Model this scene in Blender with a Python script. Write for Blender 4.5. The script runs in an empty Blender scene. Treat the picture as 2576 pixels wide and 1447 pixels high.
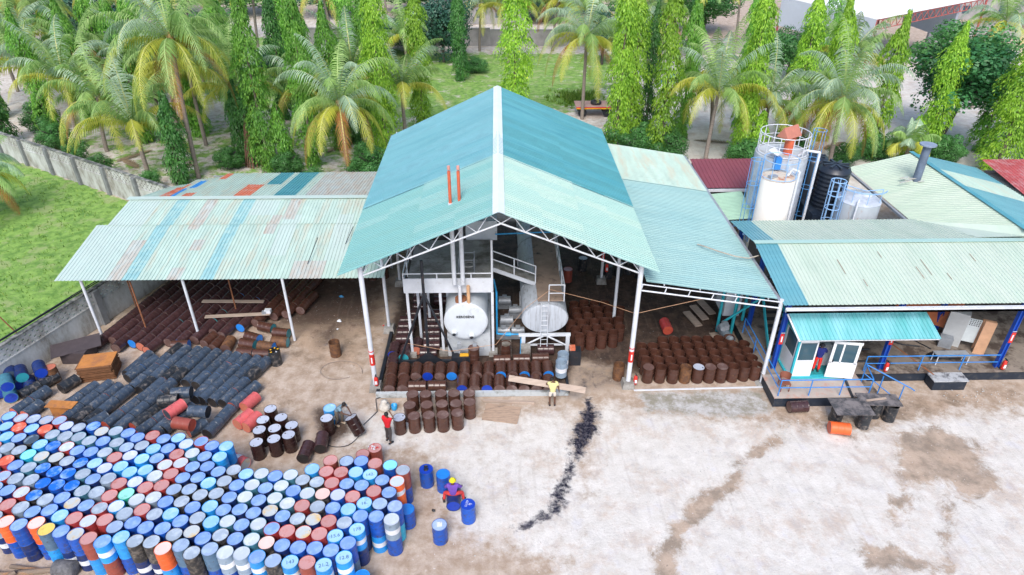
import bpy, bmesh, math, random
import numpy as np
from mathutils import Vector, Matrix
R = math.radians
random.seed(7); rng = np.random.default_rng(11)
sc = bpy.context.scene
# ------------------------------------------------------------------ camera, world, sun, exposure
cam = bpy.data.objects.new('camera', bpy.data.cameras.new('camera')); sc.collection.objects.link(cam); sc.camera = cam
PITCH, YAW, ROLL = R(31.8), R(1.27), R(0.1)
fw = Vector((math.sin(YAW)*math.cos(PITCH), math.cos(YAW)*math.cos(PITCH), -math.sin(PITCH)))
rt = Vector((math.cos(YAW), -math.sin(YAW), 0)); upv = rt.cross(fw)
rt2 = rt*math.cos(ROLL)+upv*math.sin(ROLL); up2 = -rt*math.sin(ROLL)+upv*math.cos(ROLL)
cam.matrix_world = Matrix(((rt2.x, up2.x, -fw.x, 0), (rt2.y, up2.y, -fw.y, 0), (rt2.z, up2.z, -fw.z, 22), (0, 0, 0, 1)))
cam.data.sensor_width = 36; cam.data.lens = 36*1690/2576; cam.data.clip_end = 3000; cam.data.clip_start = .5
w = bpy.data.worlds.new('World'); sc.world = w; w.use_nodes = True
nt = w.node_tree; bg = nt.nodes['Background']; sky = nt.nodes.new('ShaderNodeTexSky'); sky.sky_type = 'NISHITA'
SUN_EL, SUN_ROT = R(50), R(188)
sky.sun_disc = False; sky.sun_elevation = SUN_EL; sky.sun_rotation = SUN_ROT; sky.air_density = 1.0; sky.dust_density = 2.5; sky.ozone_density = 1.0
nt.links.new(sky.outputs[0], bg.inputs[0]); bg.inputs[1].default_value = 0.15
sl = bpy.data.lights.new('sun', 'SUN'); so = bpy.data.objects.new('sun', sl); sc.collection.objects.link(so)
sl.energy = 1.5; sl.angle = R(24); sl.color = (1, .965, .92)
sd = Vector((math.sin(SUN_ROT)*math.cos(SUN_EL), math.cos(SUN_ROT)*math.cos(SUN_EL), math.sin(SUN_EL)))
so.rotation_euler = sd.to_track_quat('Z', 'Y').to_euler()
sc.view_settings.view_transform = 'Standard'; sc.view_settings.look = 'None'; sc.view_settings.gamma = 1
sc.view_settings.exposure = 0.78; sc.view_settings.use_curve_mapping = False
sc.cycles.max_bounces = 6; sc.cycles.diffuse_bounces = 4; sc.cycles.transparent_max_bounces = 6

# ------------------------------------------------------------------ helpers
COL = sc.collection
def lin(r, g, b, k=1.0):
    f = lambda c: (c/12.92 if c <= .04045 else ((c+.055)/1.055)**2.4)
    return tuple(f(c/255)*k for c in (r, g, b))
MATS = {}
def mat(name, col, rough=.6, var=.25, scale=3., metal=0., col2=None, thr=.62, soft=.08, scale2=2., bump=0., spec=.5, rnd=.0, stretch=None, bscale=40., amt=1.):
    """procedural paint / stone / metal: fine noise variation, optional patches of a second colour (rust, dirt)"""
    if name in MATS: return MATS[name]
    m = bpy.data.materials.new(name); m.use_nodes = True; MATS[name] = m
    n = m.node_tree.nodes; L = m.node_tree.links; b = n['Principled BSDF']
    b.inputs['Roughness'].default_value = rough; b.inputs['Metallic'].default_value = metal; b.inputs['Specular IOR Level'].default_value = spec
    tc = n.new('ShaderNodeTexCoord'); mp = n.new('ShaderNodeMapping'); L.new(tc.outputs['Object'], mp.inputs[0])
    if stretch: mp.inputs['Scale'].default_value = stretch
    oi = n.new('ShaderNodeObjectInfo'); ad = n.new('ShaderNodeVectorMath'); ad.operation = 'MULTIPLY_ADD'
    L.new(oi.outputs['Random'], ad.inputs[0]); ad.inputs[1].default_value = (37, 53, 71); L.new(mp.outputs[0], ad.inputs[2])
    nz = n.new('ShaderNodeTexNoise'); nz.inputs['Scale'].default_value = scale; nz.inputs['Detail'].default_value = 5; nz.inputs['Roughness'].default_value = .65
    L.new(ad.outputs[0], nz.inputs['Vector'])
    cr = n.new('ShaderNodeValToRGB'); e = cr.color_ramp.elements
    e[0].position = .3; e[0].color = tuple(c*(1-var) for c in col)+(1,); e[1].position = .7; e[1].color = tuple(min(1, c*(1+var*.6)) for c in col)+(1,)
    L.new(nz.outputs['Fac'], cr.inputs[0]); out = cr.outputs[0]
    if col2:
        nz2 = n.new('ShaderNodeTexNoise'); nz2.inputs['Scale'].default_value = scale2; nz2.inputs['Detail'].default_value = 6; nz2.inputs['Roughness'].default_value = .7
        L.new(ad.outputs[0], nz2.inputs['Vector'])
        mr = n.new('ShaderNodeMapRange'); mr.inputs[1].default_value = thr-soft; mr.inputs[2].default_value = thr+soft; mr.inputs[4].default_value = amt; L.new(nz2.outputs['Fac'], mr.inputs[0])
        mx = n.new('ShaderNodeMix'); mx.data_type = 'RGBA'; L.new(mr.outputs[0], mx.inputs[0]); L.new(out, mx.inputs[6]); mx.inputs[7].default_value = tuple(col2)+(1,)
        out = mx.outputs[2]
    if rnd:
        hs = n.new('ShaderNodeHueSaturation'); mr = n.new('ShaderNodeMapRange'); mr.inputs[3].default_value = 1-rnd; mr.inputs[4].default_value = 1+rnd*.7
        L.new(oi.outputs['Random'], mr.inputs[0]); L.new(mr.outputs[0], hs.inputs['Value']); L.new(out, hs.inputs['Color']); out = hs.outputs[0]
    L.new(out, b.inputs['Base Color'])
    if bump:
        bp = n.new('ShaderNodeBump'); bp.inputs['Strength'].default_value = bump; bp.inputs['Distance'].default_value = .05
        nb = n.new('ShaderNodeTexNoise'); nb.inputs['Scale'].default_value = bscale; nb.inputs['Detail'].default_value = 4; L.new(tc.outputs['Object'], nb.inputs['Vector'])
        L.new(nb.outputs['Fac'], bp.inputs['Height']); L.new(bp.outputs[0], b.inputs['Normal'])
    return m
def leafmat(name, c1, c2, c3=None, trans=.35):
    m = bpy.data.materials.new(name); m.use_nodes = True; MATS[name] = m
    n = m.node_tree.nodes; L = m.node_tree.links; b = n['Principled BSDF']; out = n['Material Output']
    at = n.new('ShaderNodeAttribute'); at.attribute_name = 'rnd'
    cr = n.new('ShaderNodeValToRGB'); e = cr.color_ramp.elements; e[0].color = tuple(c1)+(1,); e[1].color = tuple(c2)+(1,)
    if c3: x = e.new(.93); x.color = tuple(c2)+(1,); e[2].color = tuple(c3)+(1,)
    L.new(at.outputs['Fac'], cr.inputs[0])
    oi = n.new('ShaderNodeObjectInfo'); hs = n.new('ShaderNodeHueSaturation'); mr = n.new('ShaderNodeMapRange'); mr.inputs[3].default_value = .8; mr.inputs[4].default_value = 1.2
    L.new(oi.outputs['Random'], mr.inputs[0]); L.new(mr.outputs[0], hs.inputs['Value']); L.new(cr.outputs[0], hs.inputs['Color'])
    L.new(hs.outputs[0], b.inputs['Base Color']); b.inputs['Roughness'].default_value = .45; b.inputs['Specular IOR Level'].default_value = .4
    tr = n.new('ShaderNodeBsdfTranslucent'); L.new(hs.outputs[0], tr.inputs[0]); mx = n.new('ShaderNodeMixShader'); mx.inputs[0].default_value = trans
    L.new(b.outputs[0], mx.inputs[1]); L.new(tr.outputs[0], mx.inputs[2]); L.new(mx.outputs[0], out.inputs[0])
    return m
def tag(o, label=None, cat=None, group=None, kind=None):
    if label: o['label'] = label
    if cat: o['category'] = cat
    if group: o['group'] = group
    if kind: o['kind'] = kind
    return o
def thing(name, label, cat, loc=(0, 0, 0), group=None, rz=0):
    o = bpy.data.objects.new(name, None); COL.objects.link(o); o.location = loc; o.rotation_euler = (0, 0, rz); o.empty_display_size = .2
    return tag(o, label, cat, group)
class MB:
    """collects shapes in world (or local) coordinates and links them as one mesh object"""
    def __init__(s): s.v = []; s.f = []; s.m = []; s.sm = []
    def add(s, vs, fs, mi=0, smooth=False):
        o = len(s.v); s.v += [tuple(v) for v in vs]
        for f in fs: s.f.append([i+o for i in f]); s.m.append(mi); s.sm.append(smooth)
        return s
    def box(s, c, d, rz=0, mi=0, rx=0, ry=0):
        M = Matrix.Rotation(rz, 3, 'Z') @ Matrix.Rotation(ry, 3, 'Y') @ Matrix.Rotation(rx, 3, 'X'); c = Vector(c)
        vs = [c+M @ Vector((x*d[0]/2, y*d[1]/2, z*d[2]/2)) for x in (-1, 1) for y in (-1, 1) for z in (-1, 1)]
        return s.add(vs, [(0, 1, 3, 2), (4, 6, 7, 5), (0, 4, 5, 1), (2, 3, 7, 6), (0, 2, 6, 4), (1, 5, 7, 3)], mi)
    def bx(s, x0, x1, y0, y1, z0, z1, mi=0): return s.box(((x0+x1)/2, (y0+y1)/2, (z0+z1)/2), (x1-x0, y1-y0, z1-z0), mi=mi)
    def tube(s, a, b, r, n=8, r2=None, mi=0, caps=True):
        a = Vector(a); b = Vector(b); r2 = r if r2 is None else r2; d = (b-a)
        if d.length < 1e-6: return s
        q = d.to_track_quat('Z', 'Y'); vs = []
        for k, (p, rr) in enumerate(((a, r), (b, r2))):
            for i in range(n): t = 2*math.pi*i/n; vs.append(p+q @ Vector((rr*math.cos(t), rr*math.sin(t), 0)))
        s.add(vs, [(i, (i+1) % n, n+(i+1) % n, n+i) for i in range(n)], mi, True)
        if caps: s.add(vs[:n], [tuple(range(n))[::-1]], mi); s.add(vs[n:], [tuple(range(n))], mi)
        return s
    def path(s, pts, r, n=6, mi=0):
        for a, b in zip(pts[:-1], pts[1:]): s.tube(a, b, r, n, mi=mi)
        return s
    def ring(s, c, R_, r, n=24, mi=0, q=None, a0=0, a1=2*math.pi):
        c = Vector(c); P = []
        for i in range(n+1):
            t = a0+(a1-a0)*i/n; v = Vector((R_*math.cos(t), R_*math.sin(t), 0)); P.append(c+(q @ v if q else v))
        return s.path(P, r, 5, mi)
    def lathe(s, prof, n=24, c=(0, 0, 0), q=None, mi=0, ms=None, cap0=False, cap1=False, sy=1.):
        c = Vector(c); vs = []
        for r, z in prof:
            for i in range(n):
                t = 2*math.pi*i/n; v = Vector((r*math.cos(t), sy*r*math.sin(t), z)); vs.append(c+(q @ v if q else v))
        for k in range(len(prof)-1):
            s.add([], [], 0)
        o = len(s.v); s.v += [tuple(v) for v in vs]
        for k in range(len(prof)-1):
            for i in range(n):
                s.f.append([o+k*n+i, o+k*n+(i+1) % n, o+(k+1)*n+(i+1) % n, o+(k+1)*n+i]); s.m.append(ms[k] if ms else mi); s.sm.append(True)
        if cap0: s.f.append([o+i for i in range(n)][::-1]); s.m.append(mi); s.sm.append(False)
        if cap1: s.f.append([o+(len(prof)-1)*n+i for i in range(n)]); s.m.append(mi); s.sm.append(False)
        return s
    def sheet(s, p00, p10, p11, p01, pitch=.2, h=.045, mi=0, nv=1, fn=None):
        """ribbed metal sheet: ribs run from edge p00-p10 to edge p01-p11"""
        A, B, C_, D = map(Vector, (p00, p10, p11, p01)); n = max(2, round((B-A).length/pitch)); nr = (B-A).cross(D-A).normalized()
        if nr.z < 0: nr = -nr
        us = []
        for i in range(n): us += [((i+.0)/n, 0), ((i+.64)/n, 0), ((i+.70)/n, 1), ((i+.92)/n, 1)]
        us.append((1, 0)); vs = []
        nv = max(nv, 6) if (D-A).length > 3 else nv; jr = random.Random(n*7+nv)
        for j in range(nv+1):
            v = j/nv; jit = [jr.uniform(-.008, .008) for _ in range(n//4+2)]
            for q_, (u, k) in enumerate(us): vs.append(A.lerp(B, u).lerp(D.lerp(C_, u), v)+nr*(h*k+jit[q_//16]*(0 < j < nv)))
        W = len(us); o = len(s.v); s.v += [tuple(v) for v in vs]
        for j in range(nv):
            for i in range(W-1):
                s.f.append([o+j*W+i, o+j*W+i+1, o+(j+1)*W+i+1, o+(j+1)*W+i]); s.sm.append(False)
                s.m.append(fn((us[i][0]+us[i+1][0])/2, (j+.5)/nv) if fn else mi)
        return s
    def text(s, body, size, M, mi=0, depth=.004):
        cu = bpy.data.curves.new('t', 'FONT'); cu.body = body; cu.size = size; cu.align_x = 'CENTER'; cu.align_y = 'CENTER'; cu.extrude = depth; cu.resolution_u = 3
        o = bpy.data.objects.new('t', cu); me = bpy.data.meshes.new_from_object(o)
        vs = [M @ v.co for v in me.vertices]; s.add(vs, [tuple(p.vertices) for p in me.polygons], mi)
        bpy.data.objects.remove(o); bpy.data.curves.remove(cu); bpy.data.meshes.remove(me); return s
    def mesh(s, name, mats, org=(0, 0, 0)):
        me = bpy.data.meshes.new(name); ox, oy, oz = org
        me.from_pydata([(x-ox, y-oy, z-oz) for x, y, z in s.v], [], s.f)
        for m in (mats if isinstance(mats, (list, tuple)) else [mats]): me.materials.append(m)
        me.polygons.foreach_set('material_index', s.m); me.polygons.foreach_set('use_smooth', s.sm); me.update(); return me
    def build(s, name, mats, parent=None, org=None):
        if org is None:
            org = (0, 0, 0); p = parent
            while p is not None: org = tuple(a+b for a, b in zip(org, p.location)); p = p.parent
            if parent is None:
                a = np.array(s.v); org = (float((a[:, 0].min()+a[:, 0].max())/2), float((a[:, 1].min()+a[:, 1].max())/2), float(a[:, 2].min()))
        me = s.mesh(name, mats, org); o = bpy.data.objects.new(name, me); COL.objects.link(o)
        if parent: o.parent = parent
        else: o.location = org
        return o
ONES = ['zero', 'first', 'second', 'third', 'fourth', 'fifth', 'sixth', 'seventh', 'eighth', 'ninth', 'tenth', 'eleventh', 'twelfth', 'thirteenth', 'fourteenth', 'fifteenth', 'sixteenth', 'seventeenth', 'eighteenth', 'nineteenth', 'twentieth']
def ordn(k):
    if k <= 20: return ONES[k]
    t = {2: 'twent', 3: 'thirt', 4: 'fort', 5: 'fift'}[k//10]
    return (t+'y-'+ONES[k % 10]) if k % 10 else t+'ieth'

# ------------------------------------------------------------------ materials
def strips(n, a, b_, p=.4, seed=1):
    r = random.Random(seed); pick = [b_ if r.random() < p else a for _ in range(n+1)]
    return lambda u, v: pick[min(n, int(u*n+(.5 if v > .5 else 0)))]
white = mat('white_paint', (.62, .65, .70), .45, .12, 2., col2=(.3, .26, .22), thr=.68, scale2=3)
rust = mat('rust', (.28, .11, .05), .85, .35, 6)
steelgrey = mat('steel_grey', (.35, .38, .42), .5, .2, 3, .3, col2=(.22, .12, .07), thr=.66)
bluepaint = mat('blue_paint', (.03, .22, .62), .4, .15, 3)
dblue = mat('deep_blue_paint', (.01, .07, .42), .4, .15, 3)
lblue = mat('pale_blue_paint', (.28, .48, .75), .45, .15, 3)
redp = mat('red_paint', (.6, .03, .02), .4, .15, 3)
orangep = mat('orange_paint', (.55, .10, .04), .5, .25, 4, col2=(.25, .06, .03), thr=.6)
blackp = mat('black_steel', (.018, .022, .03), .45, .3, 3, col2=(.08, .05, .04), thr=.66)
conc = mat('concrete', (.34, .33, .31), .85, .3, 1.5, col2=(.14, .12, .1), thr=.55, scale2=.8, bump=.3)
wood = mat('weathered_plank', (.42, .33, .27), .8, .25, 2, stretch=(.5, 6, 1), bump=.2)
cyanp = mat('cyan_paint', (.03, .42, .50), .5, .12, 3)
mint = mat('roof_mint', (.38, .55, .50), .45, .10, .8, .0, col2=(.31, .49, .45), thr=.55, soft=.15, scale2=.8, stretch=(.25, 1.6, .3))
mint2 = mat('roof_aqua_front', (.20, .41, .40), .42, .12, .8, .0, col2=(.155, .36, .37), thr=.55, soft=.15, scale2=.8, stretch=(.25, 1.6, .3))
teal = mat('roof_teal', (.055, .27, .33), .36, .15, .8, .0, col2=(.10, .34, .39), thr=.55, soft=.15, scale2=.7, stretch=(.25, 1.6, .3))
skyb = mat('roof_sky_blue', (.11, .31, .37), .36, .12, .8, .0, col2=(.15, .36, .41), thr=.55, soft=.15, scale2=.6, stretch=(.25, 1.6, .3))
pale = mat('roof_pale', (.43, .56, .49), .45, .14, 1.2, col2=(.47, .45, .35), thr=.60, soft=.10, scale2=1.0, stretch=(1.6, .3, .3))
palew = mat('roof_chalky', (.48, .57, .53), .5, .12, 1.2, col2=(.42, .54, .49), thr=.5, soft=.2, scale2=.6, stretch=(1.6, .3, .3))
rustsheet = mat('roof_rusty', (.45, .50, .47), .6, .15, 2., col2=(.42, .30, .22), thr=.56, soft=.16, scale2=1.3, stretch=(2., .6, .6), amt=.85)
orsheet = mat('roof_orange_red', (.62, .16, .08), .6, .2, 2., col2=(.45, .35, .3), thr=.6)
mint_b = mat('roof_mint_b', (.42, .57, .51), .5, .1, 1.5, col2=(.35, .51, .45), thr=.55, scale2=1.5, stretch=(.3, 1.6, .3))
mint2_b = mat('roof_aqua_b', (.24, .43, .42), .46, .12, 1.5, col2=(.20, .39, .39), thr=.55, scale2=1.5, stretch=(.3, 1.6, .3))
teal_b = mat('roof_teal_b', (.07, .28, .32), .4, .12, 1.5)
skyb_b = mat('roof_sky_b', (.14, .34, .40), .4, .12, 1.5)
stripb = mat('roof_strip_blue', (.27, .48, .49), .42, .15, 1.5, col2=(.36, .53, .50), thr=.55)
maroon = mat('roof_maroon', (.22, .055, .075), .4, .12, .8)
redroof = mat('roof_red', (.42, .08, .08), .4, .15, .8, col2=(.46, .20, .20), thr=.55)
palegreen = mat('roof_pale_green', (.44, .54, .45), .45, .10, .9, col2=(.50, .57, .49), thr=.52, soft=.15, scale2=.8, stretch=(1.6, .25, .3))
palegreen2 = mat('roof_pale_green_b', (.43, .53, .42), .45, .10, .9, col2=(.49, .56, .46), thr=.52, soft=.15, scale2=.8, stretch=(.3, 1.6, .3))

# measured positions in metres (x to the right, y away from the camera)
STACK = [["A",0,"BL",-21.47,22.44],["A",1,"RG",-20.88,22.31],["A",2,"BG",-20.29,22.23],["A",3,"DS",-19.7,22.15],["A",4,"RC",-19.11,22.11],["A",5,"BW",-18.63,21.76],["A",6,"DG",-18.05,21.65],["A",7,"BD",-17.46,21.72],["A",8,"DY",-16.96,21.4],["A",9,"CG",-16.37,21.41],["A",10,"BB",-15.79,21.28],["A",11,"BB",-15.27,21.0],["A",12,"RR",-14.69,21.11],["A",13,"DB",-14.14,20.9],["A",14,"BL",-13.55,20.95],["A",15,"LW",-13.08,20.58],["A",16,"RB",-12.51,20.72],["A",17,"BB",-11.97,20.46],["A",18,"LL",-11.38,20.42],["B",0,"LG",-21.91,22.05],["B",1,"BL",-21.21,21.79],["B",2,"RO",-20.62,21.73],["B",3,"BL",-20.03,21.64],["B",4,"RO",-19.43,21.58],["B",5,"CG",-18.94,21.25],["B",6,"GG",-18.35,21.14],["B",7,"CG",-17.76,21.09],["B",8,"CG",-17.21,20.86],["B",9,"BB",-16.61,20.81],["B",10,"CG",-16.0,20.72],["B",11,"DC",-15.47,20.45],["B",12,"DG",-14.88,20.53],["B",13,"LL",-14.32,20.33],["B",14,"BB",-13.73,20.35],["B",15,"RR",-13.24,20.01],["B",16,"CW",-12.63,20.06],["B",17,"DB",-12.06,19.87],["B",18,"LL",-11.44,19.83],["C",0,"BL",-21.42,21.23],["C",1,"LL",-20.82,21.17],["C",2,"DB",-20.24,21.08],["C",3,"KK",-19.65,20.97],["C",4,"LL",-19.13,20.68],["C",5,"BD",-18.54,20.58],["C",6,"RW",-17.95,20.52],["C",7,"BB",-17.4,20.3],["C",8,"BB",-16.81,20.21],["C",9,"CG",-16.22,20.17],["C",10,"RR",-15.69,19.89],["C",11,"BW",-15.11,19.98],["C",12,"LL",-14.55,19.78],["C",13,"DB",-13.96,19.8],["C",14,"RW",-13.48,19.44],["C",15,"RW",-12.89,19.53],["C",16,"DB",-12.34,19.32],["C",17,"DB",-11.75,19.32],["C",18,"DB",-11.22,19.04],["C",19,"KG",-10.63,19.11],["C",20,"BL",-10.08,18.89],["C",21,"CW",-9.48,18.9],["C",22,"BB",-8.9,18.76],["C",23,"CW",-8.31,18.81],["C",24,"KG",-7.77,18.54],["C",25,"KG",-7.19,18.42],["C",26,"RR",-6.6,18.37],["C",27,"DB",-6.01,18.31],["C",28,"DB",-5.42,18.22],["C",29,"RR",-4.9,17.92],["C",30,"DB",-4.31,17.85],["D",0,"RR",-20.98,20.6],["D",1,"GG",-20.39,20.51],["D",2,"KG",-19.81,20.37],["D",3,"TT",-19.28,20.11],["D",4,"CY",-18.69,20.0],["D",5,"KY",-18.06,19.93],["D",6,"DG",-17.51,19.72],["D",7,"DD",-16.92,19.62],["D",8,"BL",-16.33,19.58],["D",9,"BW",-15.81,19.31],["D",10,"LL",-15.22,19.39],["D",11,"LL",-14.72,19.08],["D",12,"LL",-14.14,19.18],["D",13,"GW",-13.64,18.86],["D",14,"RR",-13.05,18.96],["D",15,"DB",-12.5,18.74],["D",16,"DB",-11.91,18.75],["D",17,"LL",-11.4,18.46],["D",18,"KG",-10.81,18.54],["D",19,"BB",-10.26,18.32],["D",20,"CW",-9.67,18.33],["D",21,"DB",-9.11,18.16],["D",22,"CW",-8.53,18.26],["D",23,"BB",-8.0,18.0],["D",24,"CW",-7.43,17.87],["D",25,"KP",-6.84,17.83],["D",26,"BW",-6.25,17.77],["D",27,"RR",-5.67,17.68],["D",28,"LN",-5.17,17.35],["D",29,"DC",-4.58,17.31],["D",30,"BC",-4.0,17.18],["E",0,"DG",-20.56,19.94],["E",1,"RO",-19.98,19.8],["E",2,"BB",-19.45,19.53],["E",3,"CG",-18.86,19.41],["E",4,"DD",-18.27,19.36],["E",5,"BD",-17.71,19.16],["E",6,"BD",-17.12,19.06],["E",7,"CG",-16.52,19.02],["E",8,"DB",-15.99,18.75],["E",9,"GG",-15.4,18.76],["E",10,"RR",-14.86,18.5],["E",11,"BW",-14.27,18.57],["E",12,"RR",-13.75,18.28],["E",13,"RR",-13.17,18.37],["E",14,"KC",-12.61,18.16],["E",15,"KC",-12.02,18.16],["E",16,"KG",-11.5,17.87],["E",17,"KG",-10.91,17.93],["E",18,"DB",-10.35,17.73],["E",19,"CW",-9.76,17.74],["E",20,"DB",-9.19,17.57],["E",21,"CW",-8.61,17.66],["E",22,"CW",-8.07,17.4],["E",23,"RR",-7.49,17.28],["E",24,"KG",-6.9,17.23],["E",25,"BB",-6.31,17.15],["E",26,"LL",-5.72,17.08],["E",27,"BB",-5.22,16.76],["E",28,"BB",-4.63,16.72],["E",29,"GW",-4.05,16.58],["F",0,"LL",-20.25,19.27],["F",1,"RC",-19.6,18.96],["F",2,"GG",-19.02,18.83],["F",3,"GG",-18.39,18.76],["F",4,"DD",-17.82,18.57],["F",5,"BD",-17.23,18.47],["F",6,"DD",-16.64,18.43],["F",7,"CG",-16.1,18.16],["F",8,"GG",-15.51,18.08],["F",9,"RR",-14.94,17.91],["F",10,"NE",-14.34,17.98],["F",11,"GW",-13.82,17.69],["F",12,"GW",-13.23,17.78],["F",13,"BB",-12.68,17.56],["F",14,"KG",-12.08,17.57],["F",15,"BB",-11.56,17.28],["F",16,"LL",-10.93,17.32],["F",17,"DB",-10.37,17.14],["F",18,"DB",-9.77,17.15],["F",19,"DB",-9.21,16.98],["F",20,"DY",-8.62,17.07],["F",21,"DB",-8.09,16.81],["F",22,"KG",-7.51,16.68],["F",23,"DY",-6.92,16.64],["F",24,"RR",-6.34,16.55],["F",25,"BG",-5.75,16.47],["F",26,"LN",-5.24,16.16],["G",0,"LG",-19.56,18.37],["G",1,"DB",-18.98,18.24],["G",2,"RW",-18.39,18.14],["G",3,"KD",-17.82,17.98],["G",4,"GG",-17.27,17.76],["G",5,"BB",-16.69,17.84],["G",6,"BY",-16.17,17.57],["G",7,"DB",-15.59,17.45],["G",8,"RG",-15.02,17.31],["G",9,"LW",-14.44,17.39],["G",10,"GG",-13.97,17.04],["G",11,"RR",-13.4,17.21],["G",12,"DG",-12.85,16.99],["G",13,"LL",-12.26,17.0],["G",14,"BB",-11.77,16.66],["G",15,"KG",-11.2,16.79],["G",16,"LL",-10.63,16.6],["G",17,"CW",-10.04,16.62],["G",18,"DB",-9.48,16.45],["G",19,"CW",-8.88,16.47],["G",20,"RB",-8.33,16.26],["G",21,"RR",-7.75,16.14],["G",22,"RY",-7.15,16.08],["G",23,"RR",-6.56,16.0],["G",24,"LN",-5.97,15.9],["G",25,"BB",-5.46,15.59],["H",0,"DG",-19.14,17.67],["H",1,"RR",-18.56,17.55],["H",2,"GG",-17.98,17.4],["H",3,"DB",-17.43,17.19],["H",4,"BB",-16.84,17.26],["H",5,"LL",-16.31,16.99],["H",6,"RR",-15.73,16.87],["H",7,"RW",-15.15,16.73],["H",8,"RR",-14.56,16.77],["H",9,"DC",-14.05,16.45],["H",10,"BB",-13.48,16.62],["H",11,"BB",-12.92,16.4],["H",12,"BB",-12.29,16.35],["H",13,"KG",-11.76,16.07],["H",14,"DY",-11.18,16.19],["H",15,"BB",-10.67,15.89],["H",16,"KG",-10.09,16.02],["H",17,"DB",-9.51,15.85],["H",18,"CW",-8.92,15.81],["H",19,"KP",-8.35,15.66],["H",20,"DB",-7.77,15.54],["H",21,"BB",-7.18,15.44],["H",22,"BB",-6.59,15.4],["H",23,"BB",-6.0,15.3],["H",24,"LN",-5.49,14.99],["I",0,"GG",-18.71,16.97],["I",1,"OP",-18.15,16.76],["I",2,"BB",-17.58,16.61],["I",3,"OP",-16.99,16.68],["I",4,"SZ",-16.47,16.39],["I",5,"BB",-15.89,16.29],["I",6,"BY",-15.31,16.16],["I",7,"QR",-14.75,15.97],["I",8,"NB",-14.18,15.82],["I",9,"LL",-13.61,15.99],["I",10,"KG",-13.04,15.82],["I",11,"KG",-12.44,15.78],["I",12,"OP",-11.92,15.49],["I",13,"SC",-11.34,15.61],["I",14,"KG",-10.84,15.29],["I",15,"SC",-10.26,15.43],["I",16,"GW",-9.68,15.28],["I",17,"GW",-9.09,15.23],["I",18,"NB",-8.51,15.08],["I",19,"KC",-7.91,14.92],["I",20,"LN",-7.31,14.85],["I",21,"QR",-6.72,14.82],["I",22,"LN",-6.13,14.71],["X",0,"LL",-7.53,19.09],["X",1,"RR",-6.94,18.96],["X",2,"RR",-6.35,18.91],["X",3,"LN",-5.76,18.9],["X",4,"LN",-5.18,18.76],["X",5,"DB",-4.66,18.47],["X",6,"OW",-4.07,18.39],["Z",0,"QR",-6.9,19.55],["Z",1,"DC",-6.24,19.5],["Z",2,"BB",-5.65,19.49],["Z",3,"QR",-5.07,19.35],["Z",4,"BT",-4.45,19.24],["Z",5,"QG",-3.91,18.97]]
UP = {"mid":[[-4.18,24.57],[-3.56,24.56],[-2.84,24.6],[-2.21,24.59],[-1.49,24.59],[-4.23,23.8],[-3.44,23.81],[-2.73,23.85],[-2.08,23.87],[-1.45,23.96],[-4.62,22.97],[-3.96,23.06],[-3.29,23.1],[-2.65,23.11],[-1.99,23.23]],"nine":[[-10.64,23.66],[-10.77,22.94],[-9.99,23.08],[-10.74,22.29],[-10.09,22.38],[-9.38,22.56],[-10.64,21.52],[-9.94,21.72],[-9.36,21.95]],"single":[[-7.91,22.99],[-7.91,23.66],[-11.71,28.13],[-8.76,28.81]],"right":[[7.45,26.39],[8.07,26.38],[8.71,26.33],[9.33,26.33],[9.97,26.34],[10.57,26.34],[11.17,26.35],[11.76,26.37],[12.36,26.45],[12.95,26.48],[7.45,26.99],[8.07,26.98],[8.67,26.93],[9.26,26.92],[9.86,26.93],[10.46,26.92],[11.06,26.93],[11.65,26.96],[12.27,27.04],[12.9,27.07],[7.44,27.59],[8.05,27.58],[8.65,27.52],[9.26,27.52],[9.87,27.52],[10.46,27.52],[11.09,27.53],[11.68,27.56],[12.28,27.63],[12.87,27.67],[7.43,28.19],[8.02,28.17],[8.62,28.12],[9.25,28.11],[9.86,28.12],[10.47,28.12],[11.08,28.13],[11.67,28.15],[12.27,28.23],[12.87,28.27],[8.65,28.71],[9.26,28.71],[9.87,28.72],[10.47,28.71],[11.07,28.72],[11.67,28.75],[12.26,28.83]],"rsingle":[[6.01,26.6],[12.74,30.92]],"midr":[[4.28,29.13],[4.9,29.21],[5.5,29.3],[6.13,29.4],[4.12,29.76],[4.72,29.83],[5.31,29.88],[5.93,29.97],[6.55,29.95],[3.93,30.35],[4.53,30.4],[5.22,30.48],[5.82,30.55],[6.6,30.63],[4.36,30.99],[4.95,31.04],[5.57,31.1],[6.17,31.04],[4.34,31.59],[4.94,31.67],[5.59,31.71],[6.2,31.7],[6.84,31.74],[4.28,32.27],[4.87,32.38],[5.47,32.31],[6.06,32.28]],"blue5":[[-3.12,19.82],[-2.4,19.54],[-1.32,17.96],[-2.37,17.01]],"top2":[[-5.9,20.73],[-5.43,21.07],[-3.68,17.77]],"lowcorner":[[-4.95,14.85]],"wb":[[3.07,26.51],[3.21,27.14]],"pit":[]}
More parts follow.
